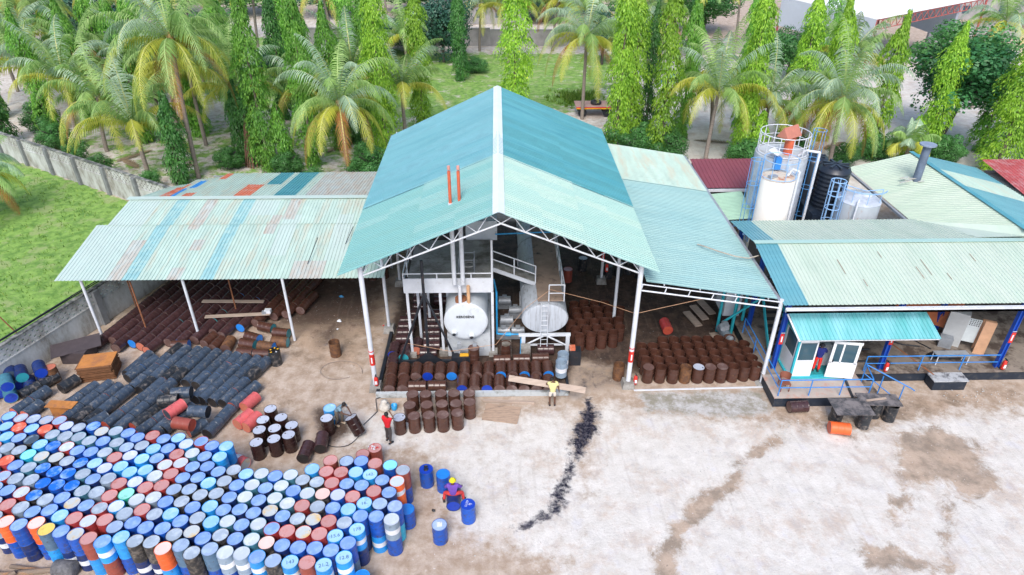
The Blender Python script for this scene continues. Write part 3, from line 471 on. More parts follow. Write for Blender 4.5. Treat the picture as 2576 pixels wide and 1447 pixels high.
mb = MB(); mb.text('5.UTP\nPJ', .13, Matrix.Translation((.02, .03, .8645)) @ Matrix.Rotation(1.3, 4, 'Z'), depth=.002); c_ = bpy.data.objects.new('marking', mb.mesh('marking', dm['white'])); COL.objects.link(c_); c_.parent = o
o = drum('oil_drum', 'blue drum with grey lid and a white paper on it, nearest of the free-standing drums', 'free-standing blue drums', (b5[3][0], b5[3][1], 0), 'blue', 'C', rz=0)
mb = MB(); mb.box((0, .02, .866), (.2, .22, .003), rz=.15); c_ = bpy.data.objects.new('paper', mb.mesh('paper', dm['white'])); COL.objects.link(c_); c_.parent = o
# lying blue drum with the seated worker
drum('oil_drum', 'blue drum lying on the ground under the seated worker in purple', 'free-standing blue drums', (-1.93, 18.35, .29), 'navy', 'bl', rot=lay(0, 92), bottom='dbl')

# upright brown drums
def rowlab(g, sizes):
    out = []
    for ri, s in enumerate(sizes):
        for k in range(s): out.append((ri, k))
    return out
G1 = 'brown drums standing before the tank shed'
for (x, y), (ri, k) in zip(UP['mid'], rowlab('', [5, 5, 5])):
    nearest = ri == 2
    first = nearest and k == 0
    rn = ['back row', 'middle row', 'front row'][ri]
    drum('steel_drum', f"glossy brown closed drum, {ordn(k+1)} from the left in the {rn} before the tank shed" if not first else 'brown drum with whitish residue on its lid beside the man in red', G1, (x, y, 0), 'brown', 'brown' if not first else 'paled')
G2 = 'dark brown drums with pale lids left of centre'
for (x, y), (ri, k) in zip(UP['nine'], rowlab('', [1, 2, 3, 3])):
    drum('steel_drum', f"dark brown drum with pale lid, {ordn(k+1)} from the left in row {ONES[ri+1]} of the nine", G2, (x, y, 0), 'brownd', 'paled', rz=random.uniform(0, 6.28))
s = UP['single']
drum('steel_drum', 'dark brown drum with pale lid beside the bending man', G2, (s[0][0], s[0][1], 0), 'brownd', 'paled')
drum('steel_drum', 'white and blue drum with icy-blue lid behind the bending man', 'odd drums of the yard', (s[1][0], s[1][1], 0), 'light', 'L', 'white')
o = drum('steel_drum', 'black drum with yellow-smeared top beside the lying drums', 'odd drums of the yard', (s[2][0], s[2][1], 0), 'tarb', 'void')
mb = MB()
for a_ in (0.3, 1.6, 3.0, 4.4, 5.4): mb.box((.2*math.cos(a_), .2*math.sin(a_), .872), (.09, .06, .02), rz=a_, mi=0 if a_ != 3.0 else 1)
c_ = bpy.data.objects.new('yellow_smears', mb.mesh('yellow_smears', [mat('yellow_resin', (.8, .42, .03), .4), dm['white']])); COL.objects.link(c_); c_.parent = o
drum('steel_drum', 'rusty open-topped drum standing alone on the bare sand', 'odd drums of the yard', (s[3][0], s[3][1], 0), 'rusty', None, openb=True)
drum('steel_drum', 'dark brown drum tipped on its rim by the bending man', G2, (-6.45, 22.75, .16), 'brownd', 'paled', rot=lay(0, 150, 1., 62))
drum('steel_drum', 'brown drum lying on its side, nearest of two below the pale-lidded group', 'drums lying by the oily puddle', (-8.6, 21.05, .29), 'purple', 'brown', rot=lay(0, 86), bottom='void')
drum('steel_drum', 'brown drum lying on its side beside the oily puddle', 'drums lying by the oily puddle', (-7.98, 21.62, .29), 'purple', 'brown', rot=lay(0, 95, 2), bottom='void')
G3 = 'brown open drums standing under the right lean-to'
sz = [10, 10, 10, 10, 7]
rr = rowlab('', sz)
for i, ((x, y), (ri, k)) in enumerate(zip(UP['right'], rr)):
    rn = ['front row', 'second row', 'third row', 'fourth row', 'back row'][ri]
    cl = ri == 0 and k in (0, 4, 5, 6); lk_ = 'paled' if k == 4 else 'brown'
    drum('steel_drum', f"brown {'lidded' if cl else 'open'} drum, {ordn(k+1)} from the left in the {rn} under the lean-to", G3, (x, y, 0), 'rusty' if (ri, k) == (0, 3) else 'brown', lk_ if cl else None, openb=not cl, rz=random.uniform(0, 6.28))
x, y = UP['rsingle'][0]; drum('steel_drum', 'brown open drum standing alone left of the right front column', 'odd drums of the yard', (x, y, 0), 'rusty', None, openb=True)
x, y = UP['rsingle'][1]; drum('steel_drum', 'dark purple-brown drum standing by the air compressor', 'odd drums of the yard', (x, y, 0), 'purple', 'open')
G4 = 'brown open drums standing right of the grey tanker'
rr = rowlab('', [4, 5, 5, 4, 5, 4])
for (x, y), (ri, k) in zip(UP['midr'], rr):
    rn = ['front row', 'second row', 'third row', 'fourth row', 'fifth row', 'back row'][ri]
    drum('steel_drum', f"brown open drum, {ordn(k+1)} from the left in the {rn} right of the tanker", G4, (x, y, 0), 'brown', None, openb=True)
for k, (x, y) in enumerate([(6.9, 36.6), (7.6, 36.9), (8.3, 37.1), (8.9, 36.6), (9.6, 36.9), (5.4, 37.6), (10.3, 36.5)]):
    drum('steel_drum', f"dark drum far back in the shade under the lean-to, {ordn(k+1)} of a loose row", 'drums far back under the right lean-to', (x, y, 0), 'tarb', 'paled' if k % 2 else 'K')
for k, (x, y) in enumerate([(-10.6, 37.0), (-10., 37.1), (-9.3, 36.8), (-8.6, 36.9), (-8.0, 36.7), (-7.3, 36.9)]):
    drum('steel_drum', f"brown drum standing in the shade behind the left shed yard, {ordn(k+1)} from left", 'brown drums in the shade of the left shed', (x, y, 0), 'brown', 'brown')
for k, (x, y) in enumerate([(3.07, 26.51), (3.21, 27.14)]):
    drum('steel_drum', ['white-banded pale grey drum standing on the right end of the bund, nearer one', 'white-banded pale grey drum on the right end of the bund, farther one'][k], 'pale drums on the bund', (x, y, .32), 'grey', None, 'white', openb=True)
drum('steel_drum', 'brown drum standing upright in front of the tank plinth', 'odd drums of the yard', (-1.35, 27.75, .3), 'brown', 'brown')
drum('steel_drum', 'brown open drum standing between the two tanks', 'odd drums of the yard', (.3, 28.5, .0), 'brown', None, openb=True)

# lying drums
G5 = 'black drums lying in end-to-end chains'
ci = 0
for (ax, ay), (bx_, by_), nn in CHAINS:
    ci += 1; v = Vector((bx_-ax, by_-ay)); ang = math.degrees(math.atan2(v.y, v.x)); st = v/nn
    for k in range(nn):
        p = Vector((ax, ay))+st*k+st.normalized()*max(0, (st.length-.885)/2)
        bot = random.choice([None]*7+['rd', 'bl', 'rd'])
        drum('left_yard_drum', f"tarry dented black drum, {ordn(k+1)} from the near end of the {ordn(ci)} chain", G5, (p.x, p.y, .287+random.uniform(0, .01)), 'tar' if random.random() < .8 else 'tarb', 'tar', rot=lay(0, ang+random.uniform(-1, 1), random.uniform(0, 6.28)), dent=random.randint(0, 7) if random.random() < .5 else None, bottom=bot or 'void')
LOOSE = [((-15.6, 24.85), 3, .86, 'tar', 'void', 'black drum lying on top of the black field with an open yellowed end'), ((-16.0, 24.3), 7, .86, 'tarb', 'void', 'dark drum lying on top, left of the dusty pink drum'),
         ((-15.25, 23.35), 58, .86, 'pink', 'tar', 'dusty pink drum lying across the top of the black drums'), ((-14.3, 23.6), -6, .86, 'tar', 'void', 'black drum with a white label lying on top near the brick red drum'),
         ((-14.7, 22.85), -12, .84, 'brick', 'rd', 'brick red drum lying on top at the near edge of the black field')]
for (x, y), an, z, bk, en, lb in LOOSE: drum('left_yard_drum', lb, 'drums lying loose on top of the black drums', (x, y, z), bk, en if bk != 'pink' else 'R', rot=lay(0, an, random.uniform(0, 6)), bottom=en)
for (x, y), an, lb in [((-12.2, 24.4), 66, 'scorched red drum lying right of the black field, farthest of three'), ((-12.15, 23.25), 62, 'bright red drum lying open at its near end, middle of three'), ((-11.7, 23.05), 64, 'pinkish red drum lying open at its near end, rightmost of three')]:
    drum('left_yard_drum', lb, 'red drums lying at the edge of the black field', (x, y, .29), 'pink', 'R', rot=lay(0, an, random.uniform(0, 6)), bottom='salmon')
drum('left_yard_drum', 'red and white drum lying with its wrinkled end showing beside the blue stack', 'odd drums of the yard', (-11.75, 21.2, .29), 'pink', 'Y', 'white', rot=lay(0, -28, 1.), bottom='G')
drum('left_yard_drum', 'rusty brown drum standing by the wall near the rusty sheets', 'odd drums of the yard', (-22.55, 26.95, 0), 'rusty', 'salmon')
drum('left_yard_drum', 'black drum lying alone with its open end towards the camera', 'odd drums of the yard', (-21.65, 25.95, .29), 'tarb', 'tar', rot=lay(0, 62), bottom='void', dent=2)
# the brown field under the left shed
G6 = 'brown drums lying in lines under the left shed'
ANG = 76.; dv = Vector((math.cos(R(ANG)), math.sin(R(ANG)))); pv = Vector((dv.y, -dv.x)); FR = [(-22.0, 29.5), (-21.35, 29.7), (-20.7, 29.6), (-19.9, 29.4), (-19.1, 29.2), (-18.3, 29.3), (-17.6, 29.7), (-16.9, 30.1), (-16.2, 30.3), (-15.5, 30.8), (-14.7, 31.2), (-14.0, 31.6), (-13.3, 32.2), (-12.6, 33.), (-11.8, 34.), (-11., 35.)]
endc = {3: 'bl', 4: 'salmon', 5: 'salmon', 7: 'bl', 11: 'bl'}
c0 = Vector((-21.7, 29.6)); nl = 0
for li in range(18):
    o0 = c0+pv*(.605*li); 
    fy = np.interp(o0.x, [p[0] for p in FR], [p[1] for p in FR]); t0 = (fy-o0.y)/dv.y; kk = 0; nl += 1
    for k in range(12):
        p = o0+dv*(t0+.905*k+.35*math.sin(li*2.3))
        if p.y > 38.6 or p.x < -23.45+.345*(p.y-29.7)+.75 or p.x > -11.2: continue
        if random.random() < .03: continue
        kk += 1; p = p+Vector((random.uniform(-.03, .03), random.uniform(-.02, .02)))
        bt = endc.get(li) if kk == 1 else random.choice([None]*9+['bl', 'tl'])
        drum('brown_drum', f"glossy brown drum lying {ordn(kk)} from the front in line {ONES[nl] if nl<=20 else nl} from the wall", G6, (p.x, p.y, .287), 'purple' if li < 12 else 'brown', 'brown', rot=lay(0, ANG+random.uniform(-3.5, 3.5), random.uniform(0, 6)), bottom=bt or 'brown', dent=random.randint(0, 7) if random.random() < .4 else None)
LO = [((-17.6, 29.45), 2, 'white-streaked'), ((-15.95, 29.5), 70, 'brown'), ((-15.35, 29.1), 75, 'brown'), ((-14.65, 29.05), 88, 'dusty'), ((-13.9, 28.75), -8, 'white-streaked'), ((-14.0, 29.6), -16, 'brown'), ((-13.9, 30.25), -24, 'brown'), ((-13.45, 31.2), -20, 'brown'), ((-12.5, 30.55), -10, 'blue-ended'), ((-12.95, 29.35), -14, 'dusty'), ((-12.35, 29.7), -6, 'dusty'), ((-13.0, 28.6), -4, 'pale brown')]
for i, ((x, y), an, w_) in enumerate(LO):
    drum('brown_drum', f"{w_} drum lying loose, {ordn(i+1)} of the scattered ones before the brown lines", 'brown drums lying loose before the left shed', (x, y, .29), 'brown' if w_ != 'dusty' else 'rusty', 'tl' if i % 3 else 'bl', rot=lay(0, an, random.uniform(0, 6)), bottom='brown')
# bund drums
G7 = 'brown drums lying in the bund'
fr = [(-5.47, 26.0), (-4.81, 25.99), (-1.89, 25.93), (-1.27, 25.92), (-.66, 25.91), (-.05, 25.9), (.56, 25.89), (1.17, 25.87), (1.78, 25.86), (2.39, 25.85)]
for i, (x, y) in enumerate(fr): drum('brown_drum', f"brown drum lying end-on, {ordn(i+1)} from the left in the front row of the bund", G7, (x, y-.42, .3), 'brown', 'brown', rot=lay(0, 90, random.uniform(0, 6)), bottom={2: 'dbl', 4: 'dbl'}.get(i, 'brown'))
sr = [-5.52, -4.88, -4.25, -3.66, -3.05, -2.45, -1.79, -1.18, -.58, .03, .63, 1.23, 1.83, 2.44]
for i, x in enumerate(sr): drum('brown_drum', f"brown drum lying end-on, {ordn(i+1)} from the left in the second row of the bund", G7, (x, 26.48, .34), 'brown', 'brown', rot=lay(0, 90, random.uniform(0, 6)), bottom={3: 'dbl', 5: 'bl', 9: 'bl', 11: 'bl', 13: 'bl'}.get(i, 'brown'))
for i, (x, y, z) in enumerate([(-4.1, 25.79, .3), (-3.12, 25.82, .3), (.1, 27.8, .32), (1.12, 27.85, .32), (2.1, 27.9, .32), (-3.79, 28.5, .3), (2.43, 28.7, .3), (-5.2, 31.57, .3), (-5.2, 30.97, .3), (-5.2, 30.37, .3), (-5.2, 29.77, .3), (-3.75, 31.54, .3), (-3.75, 30.94, .3), (-3.75, 30.34, .3), (-3.7, 29.74, .3), (-3.66, 29.14, .3), (-3.84, 32.2, .3), (-4.94, 32.23, .3), (-4.59, 32.95, .3), (-4.65, 33.6, .3), (-4.71, 34.25, .3), (-3.47, 34.25, .3), (-3.43, 33.6, .3)]):
    drum('brown_drum', f"brown drum lying sideways in the bund, number {ONES[i+1] if i<20 else ordn(i+1)} counted from the front", G7, (x-.44, y, z), 'brown' if y < 28.2 else 'purple', 'brown', rot=lay(0, random.uniform(-2, 2), random.uniform(0, 6)), bottom='brown')
for i, (x, y) in enumerate([(-5.65, 28.75), (-5.6, 27.8), (-4.45, 29.1), (-5.05, 28.5)]):
    drum('brown_drum', f"brown drum lying end-on by the left side of the bund, {ordn(i+1)} of four", G7, (x, y-.44, .31), 'purple', 'brown', rot=lay(0, 88, random.uniform(0, 6)), bottom=['dbl', 'brown', 'salmon', 'tl'][i])
# heap of blue drums by the wall
for i, (x, y, z, e_) in enumerate([(-23.8, 26.35, .3, 'dbl'), (-23.1, 26.1, .3, 'dbl'), (-24.35, 25.75, .3, 'dbl'), (-23.65, 25.4, .3, 'dbl'), (-24.1, 26.45, .82, 'K'), (-23.45, 26.3, .82, 'tl'), (-23.75, 25.6, .82, 'dbl'), (-22.65, 26.55, .3, 'dbl'), (-22.7, 26.6, .85, 'dbl'), (-24.6, 25.1, .3, 'dbl')]):
    drum('left_yard_drum', f"blue drum lying in the heap by the wall, {ordn(i+1)} of the pile", 'blue drums heaped by the concrete wall', (x, y-.1, z), 'navy' if i % 3 else 'cyan', 'bl', rot=lay(0, 128, random.uniform(0, 6)), bottom=e_)
drum('steel_drum', 'bright red drum lying on the dark floor under the lean-to', 'odd drums of the yard', (9.35, 30.3, .29), 'red', 'R', rot=lay(0, 92), bottom='rd')
drum('steel_drum', 'brown drum lying against the foot of the platform', 'odd drums of the yard', (13.75, 23.95, .29), 'purple', 'brown', rot=lay(0, 3), bottom='brown')
drum('steel_drum', 'orange-red cylinder lying in front of the plank table', 'odd drums of the yard', (15.1, 22.55, .29), 'orange', 'O', rot=lay(0, -10), bottom='rd')
for i, (x, y) in enumerate([(15.75, 23.3), (16.85, 22.9), (17.7, 23.6), (18.3, 23.35)]):
    drum('steel_drum', f"grimy black drum holding up the plank table, {ordn(i+1)} from the left", 'drums under the plank table', (x, y, 0), 'tarb', None, openb=True)
drum('steel_drum', 'red drum standing in the shade behind the tanker walkway', 'odd drums of the yard', (4.3, 36.2, 0), 'brick', 'R')
# ------------------------------------------------------------------ boundary walls
def perf_mat():
    m = bpy.data.materials.new('wall_plaster'); m.use_nodes = True; n = m.node_tree.nodes; L = m.node_tree.links; b = n['Principled BSDF']; b.inputs['Roughness'].default_value = .9
    tc = n.new('ShaderNodeTexCoord'); nz = n.new('ShaderNodeTexNoise'); nz.inputs['Scale'].default_value = 1.2; nz.inputs['Detail'].default_value = 7; nz.inputs['Roughness'].default_value = .7
    mp = n.new('ShaderNodeMapping'); mp.inputs['Scale'].default_value = (1, 1, .45); L.new(tc.outputs['Object'], mp.inputs[0]); L.new(mp.outputs[0], nz.inputs['Vector'])
    cr = n.new('ShaderNodeValToRGB'); e = cr.color_ramp.elements; e[0].position = .30; e[0].color = (.17, .15, .12, 1); e[1].position = .52; e[1].color = (.42, .43, .42, 1); x = e.new(.75); x.color = (.58, .60, .61, 1)
    L.new(nz.outputs['Fac'], cr.inputs[0]); L.new(cr.outputs[0], b.inputs['Base Color']); return m
wallm = perf_mat(); capm = mat('wall_cap', (.10, .11, .11), .9, .4, 2, col2=(.3, .3, .28), thr=.55)
def bwall(a, b_, hgt, label, npil, side):
    a = Vector(a+(0,)); b_ = Vector(b_+(0,)); d = (b_-a); Ln = d.length; d.normalize(); nrm = Vector((-d.y, d.x, 0))*side; ang = math.atan2(d.y, d.x)
    t = thing('boundary_wall', label, 'wall', tuple(a)); c = (a+b_)/2
    mb = MB(); mb.box((c.x, c.y, hgt*.31), (Ln, .18, hgt*.62), rz=ang); mb.box((c.x, c.y, hgt*.62+.02), (Ln, .24, .06), rz=ang); mb.build('lower_panel', wallm, t)
    z0 = hgt*.62+.05; rows_ = 4; rh = (hgt-z0-.08)/rows_; pw = .42; nn = int(Ln/pw); q = MB()
    for r in range(rows_+1): q.box((c.x, c.y, z0+rh*r), (Ln, .15, .07), rz=ang)
    for r in range(rows_):
        for i in range(nn):
            s = (i+.5+(.5 if r % 2 else 0))*Ln/nn
            if s > Ln-.1: continue
            p = a+d*s; q.box((p.x, p.y, z0+rh*(r+.5)), (pw-.13, .14, rh-.03), rz=ang)
    q.build('pierced_blockwork', wallm, t)
    mb = MB(); mb.box((c.x, c.y, hgt), (Ln, .26, .09), rz=ang); mb.build('coping', capm, t)
    for i in range(npil):
        p = a+d*(Ln*(i+.5)/npil)+nrm*.14; mb = MB(); mb.box((p.x, p.y, (hgt-.06)/2), (.38, .28, hgt-.06), rz=ang); mb.build('pilaster', mat('pilaster_grey', (.20, .21, .22), .9, .3, 2), t)
bwall((-26.3, 21.5), (-18.95, 42.7), 2.25, 'grey stained concrete wall running beside the drums under the left shed', 3, -1)
bwall((-18.95, 42.8), (-46.2, 59.9), 2.35, 'pale concrete wall with pierced top between the grass field and the palms', 8, 1)
mb = MB(); mb.path([(-26.1, 22.5, 2.38), (-24.2, 27.9, 2.40), (-22.3, 33.4, 2.36), (-20.5, 38.5, 2.4)], .035, 6); mb.path([(-26.2, 22.4, 2.42), (-24.0, 28.4, 2.46), (-20.6, 38.6, 2.44)], .03, 6)
tag(mb.build('water_pipe', blackp), 'black pipe laid along the top of the grey wall', 'pipe')
mb = MB(); mb.tube((-24.55, 28.6, 1.3), (-24.9, 28.2, 3.1), .035, 6); tag(mb.build('iron_bar', rust), 'thin dark rusty bar leaning over the wall', 'bar')

# ------------------------------------------------------------------ main tank shed
EAVE_Z, RIDGE_Z, Y0, Y1, EX = 6.86, 9.84, 25.5, 44.8, 7.12
t = thing('open_shed', 'large open shed with a turquoise gable roof over the two tanks', 'shed', (0, 25.5, 0))
YB = 32.4
for sgn, (ma, mb_) in ((-1, ([mint2, mint2_b], [skyb, skyb_b])), (1, ([mint, mint_b], [teal, teal_b]))):  # slopes coloured apart; the rear left's bluer base stands for reflected sky
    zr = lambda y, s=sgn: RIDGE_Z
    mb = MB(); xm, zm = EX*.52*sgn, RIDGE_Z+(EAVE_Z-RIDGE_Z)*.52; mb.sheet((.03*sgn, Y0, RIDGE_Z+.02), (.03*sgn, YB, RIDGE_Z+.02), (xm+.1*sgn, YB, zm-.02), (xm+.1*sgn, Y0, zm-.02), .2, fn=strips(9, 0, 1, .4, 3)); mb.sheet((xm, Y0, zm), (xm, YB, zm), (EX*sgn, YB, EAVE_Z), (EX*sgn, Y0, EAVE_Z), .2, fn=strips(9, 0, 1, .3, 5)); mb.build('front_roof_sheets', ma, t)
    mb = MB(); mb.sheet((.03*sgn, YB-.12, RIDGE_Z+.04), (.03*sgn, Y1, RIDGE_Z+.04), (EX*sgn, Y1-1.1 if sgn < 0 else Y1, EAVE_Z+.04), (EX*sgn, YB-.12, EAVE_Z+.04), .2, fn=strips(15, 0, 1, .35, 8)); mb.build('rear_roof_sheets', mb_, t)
mb = MB()
for sg in (-1, 1):
    A = (0, Y0-.05, RIDGE_Z+.09), (0, Y1, RIDGE_Z+.10)
    mb.add([(0, Y0-.05, RIDGE_Z+.085), (0, Y1, RIDGE_Z+.115), (.26*sg, Y1, RIDGE_Z-.012+.02), (.26*sg, Y0-.05, RIDGE_Z-.022)], [(0, 1, 2, 3)])
mb.build('ridge_cap', mat('ridge_white', (.66, .72, .72), .45, .08, 1.5), t)
frame = white
def column(x, y, h, r, parent, red=True, base=.35, mt=None, bs=.5):
    mb = MB(); mb.tube((x, y, base), (x, y, h), r, 10); c = mb.build('column', mt or frame, parent)
    if base > .05:
        mb = MB(); k = bs/2; mb.add([(x+sx*k*1.25, y+sy*k*1.25, -.02) for sx, sy in ((-1, -1), (1, -1), (1, 1), (-1, 1))]+[(x+sx*k, y+sy*k, base) for sx, sy in ((-1, -1), (1, -1), (1, 1), (-1, 1))], [(0, 1, 5, 4), (1, 2, 6, 5), (2, 3, 7, 6), (3, 0, 4, 7), (4, 5, 6, 7)]); mb.build('footing', conc, c)
    if red:
        mb = MB(); mb.tube((x, y, base+1.2), (x, y, base+1.85), r+.012, 12); mb.tube((x, y, base+2.0), (x, y, base+2.05), r+.012, 12); mb.box((x, y-r-.016, base+1.52), (.06, .006, .34), mi=1); mb.build('fire_point_sign', [redp, dm['white']], c)
    return c
RZ = lambda x: RIDGE_Z-abs(x)*(RIDGE_Z-EAVE_Z)/EX-.06
for y in (26, 31, 36, 40.4, 44.2):
    for x in (-6.2, 6.4): column(x, y, RZ(x), .12 if y == 26 else .09, t, red=(y == 26 or (y == 36 and x > 0)))
    mb = MB(); n_ = 6
    for sg, xe in ((-1, -6.2), (1, 6.4)):
        ze = 6.55; zc = 9.12; P0 = Vector((xe, y, ze)); P1 = Vector((.1, y, zc)); mb.tube(P0, P1, .045, 6); T0 = Vector((xe*1.1, y, RZ(xe*1.1)-.03)); T1 = Vector((.1, y, RIDGE_Z-.12)); mb.tube(T0, T1, .04, 6)
        for i in range(n_):
            f0 = i/n_; f1 = (i+.5)/n_; f2 = (i+1)/n_; Tp = lambda f: Vector((xe+(.1-xe)*f, y, RZ(xe+(.1-xe)*f)-.05))
            mb.tube(P0.lerp(P1, f0), Tp(f1), .026, 5); mb.tube(Tp(f1), P0.lerp(P1, f2), .026, 5)
    mb.build('roof_truss', frame, t)
mb = MB()
for sg in (-1, 1):
    for i in range(6): x = (.5+i*1.27)*sg; mb.box((x, (Y0+Y1)/2, RZ(x)-.03), (.05, Y1-Y0-.6, .09))
mb.build('purlins', frame, t)
mb = MB(); mb.tube((-6.2, 26, 6.5), (-6.2, 44.2, 6.5), .05); mb.tube((6.4, 26, 6.5), (6.4, 44.2, 6.5), .05); mb.build('eave_beams', frame, t)
# exhaust stacks: straight through the roof down to the kerosene tank
for i, (x, lb) in enumerate(((-2.22, 'left'), (-1.80, 'right'))):
    s_ = thing('exhaust_stack', f"{lb} one of two thin orange-tipped exhaust stacks through the main roof", 'chimney', (x, 28.42, 3.4), 'twin exhaust stacks')
    mb = MB(); mb.tube((x, 28.42, 4.6), (x, 28.42, 9.0), .11, 10); mb.build('lower_pipe', frame, s_)
    mb = MB(); mb.tube((x, 28.42, 9.0), (x, 28.42, 10.55), .075, 10); mb.build('orange_tip', mat('stack_orange', (.62, .13, .06), .6, .2, 5), s_)
    mb = MB(); mb.lathe([(.13, 0), (.09, .05), (.08, .11)], 10, (x, 28.42, 8.92 if i else 8.88)); mb.build('flashing', mint, s_)
    mb = MB(); mb.tube((x, 28.42, 10.62), (x, 28.42, 10.8), .07, 8)
    for a_ in (0, 2.1, 4.2): mb.tube((x+.06*math.cos(a_), 28.42+.06*math.sin(a_), 10.5), (x+.06*math.cos(a_), 28.42+.06*math.sin(a_), 10.66), .012, 4)
    mb.build('rain_cap', mat('stack_pink', (.65, .3, .25), .6), s_)
    mb = MB(); mb.tube((x+.25, 28.42, 3.35), (x+.25, 28.42, 4.5), .09, 10); mb.build('tank_pipe', frame if not i else mat('stack_tan', (.6, .36, .2), .6), s_)
# ------------------------------------------------------------------ left shed
t = thing('storage_shed', 'low shed with patched pale corrugated roof over the lying drums', 'shed', (-15, 30, 0))
def lf(u, v):   # front slope, u along x from left to right, v from eave to ridge
    x = -22.95+u*16.95
    for a_, b_, v0, v1, k in ((-19.5, -18.75, 0, 1, 2), (-15.5, -14.8, 0, 1, 2), (-20.3, -19.55, 0, .45, 3), (-17.2, -16.6, 0, .16, 3), (-16.9, -16.3, .3, .48, 3), (-17.7, -17.0, .62, 1, 3), (-14.8, -13.2, .75, 1, 1), (-12.6, -11.9, .7, 1, 3), (-10.9, -9.2, 0, .22, 3), (-12.5, -11.6, .25, .75, 1), (-13.3, -12.7, .5, .8, 3), (-22.95, -20.4, 0, 1, 1), (-9.4, -8.4, .2, .8, 1)):
        if a_ <= x < b_ and v0 <= v <= v1: return k
    return 0
mb = MB(); mb.sheet((-22.95, 30.1, 4.0), (-6.0, 30.1, 4.0), (-6.0, 35.2, 4.66), (-23.1, 35.2, 4.66), .19, .03, nv=10, fn=lambda u, v: lf(u, v*.66)); mb.build('front_lower_sheets', [pale, palew, stripb, rustsheet], t)
mb = MB(); mb.sheet((-22.45, 35.12, 4.675), (-6.0, 35.12, 4.675), (-6.0, 38.0, 5.06), (-22.3, 37.85, 5.06), .19, .03, nv=6, fn=lambda u, v: lf(.03+u*.97, .66+v*.34)); mb.build('front_upper_sheets', [pale, palew, stripb, rustsheet], t)
orr = mat('roof_bright_blue', (.03, .25, .62), .5, .1)
def bf(u, v):
    x = -22.2+u*16.2
    for a_, b_, v0, v1, k in ((-20.9, -20.2, 0, .75, 1), (-20.2, -19.9, 0, .55, 2), (-19.9, -19.5, .5, .9, 2), (-19.5, -18.9, 0, .2, 1), (-16.3, -15.3, 0, .55, 1), (-15.2, -14.2, .5, 1, 3), (-13.9, -12.5, 0, 1, 3), (-12.0, -9.5, .3, .7, 4), (-18.9, -18.4, .75, 1, 1)):
        if a_ <= x < b_ and v0 <= v <= v1: return k
    return 0 if x < -12 else 4
mb = MB(); mb.sheet((-22.2, 37.92, 5.06), (-20.4, 37.92, 5.06), (-20.4, 41.9, 4.35), (-21.4, 41.0, 4.5), .19, .03, nv=8, fn=lambda u, v: bf(u*.11, v))
mb.sheet((-20.4, 37.92, 5.06), (-18.9, 37.92, 5.06), (-18.9, 43.7, 4.08), (-20.4, 42.8, 4.24), .19, .03, nv=8, fn=lambda u, v: bf(.11+u*.0926, v))
mb.sheet((-18.9, 37.94, 5.06), (-6.0, 37.94, 5.06), (-6.0, 44.7, 4.0), (-18.9, 44.5, 4.0), .19, .03, nv=8, fn=lambda u, v: bf(.2037+u*.7963, v)); mb.build('rear_sheets', [pale, orsheet, orr, teal, rustsheet], t)
mb = MB(); mb.box((-14.2, 37.93, 5.12), (16.5, .42, .02)); mb.build('ridge_cap', palew, t)
for x, y in ((-21.8, 30.38), (-16.55, 30.38), (-11.3, 30.18)): column(x, y, 4.0, .075, t, red=False, base=0.0)
for x, y in ((-19.55, 30.8), (-15.2, 32.6), (-21.2, 33.2)): column(x, y, 4.1, .04, t, red=False, base=0., mt=rust)
for x in (-21.4, -16.5, -11.3, -7): column(x, 38, 5.0, .07, t, red=False, base=0.); column(max(x, -18.2), 44.2, 4.0, .07, t, red=False, base=0.)
mb = MB()
for y, z in ((30.4, 3.96), (33, 4.3), (35.6, 4.64), (38, 4.96), (41, 4.5), (44, 4.03)): mb.box((-14.2, y, z-.02), (16.2 if y < 39 else 11, .06, .1))
mb.build('purlins', steelgrey, t)
mb = MB(); mb.path([(-8.5, 33.1, 4.43), (-8.2, 34.2, 4.95)], .02, 5); mb.path([(-10.2, 31.3, 4.2), (-9.9, 32.9, 4.95)], .02, 5); tag(mb.build('cable', blackp), 'two short dark wires sticking out of the left shed roof', 'wire')
# stray sheets tucked under the left front corner of the main roof
# ------------------------------------------------------------------ right lean-to
t = thing('lean_to', 'pale corrugated lean-to roof between the main shed and the workshop', 'shed', (10, 26, 0))
mb = MB(); mb.sheet((6.75, 26.15, 6.02), (6.75, 38.6, 6.02), (13.02, 38.6, 5.0), (13.02, 26.15, 5.0), .2, .03); mb.build('front_sheets', mat('roof_lean_aqua', (.25, .42, .42), .42, .12, .9, col2=(.31, .47, .45), thr=.52, soft=.15, scale2=.8, stretch=(.25, 1.6, .3)), t)
mb = MB(); mb.sheet((6.75, 38.5, 6.05), (6.75, 44.8, 6.05), (13.02, 44.8, 5.03), (13.02, 38.5, 5.03), .2, .03); mb.build('rear_sheets', pale, t)
mb = MB(); mb.bx(13.02, 13.2, 26.1, 44.8, 4.82, 4.98); mb.build('gutter', steelgrey, t)
mb = MB(); a0, a1 = Vector((6.5, 26.05, 5.62)), Vector((13.2, 26.05, 4.55)); mb.tube(a0, a1, .04, 6); mb.tube(a0+Vector((0, 0, .33)), a1+Vector((0, 0, .33)), .03, 6)
for i in range(7): p = a0.lerp(a1, i/6); mb.tube(p, p+Vector((.08, 0, .34)), .028, 5)
mb.build('front_beam', frame, t)
column(13.2, 26.1, 5.0, .1, t, red=False, base=.06)
for y in (31, 36, 41): column(13.0, y, 4.9, .07, t, red=False, base=.1)
mb = MB()
for x in (7.6, 9.3, 11, 12.6): mb.box((x, 35.4, 6.02-(x-6.75)*.1627-.07), (.05, 18.4, .09))
mb.build('purlins', frame, t)
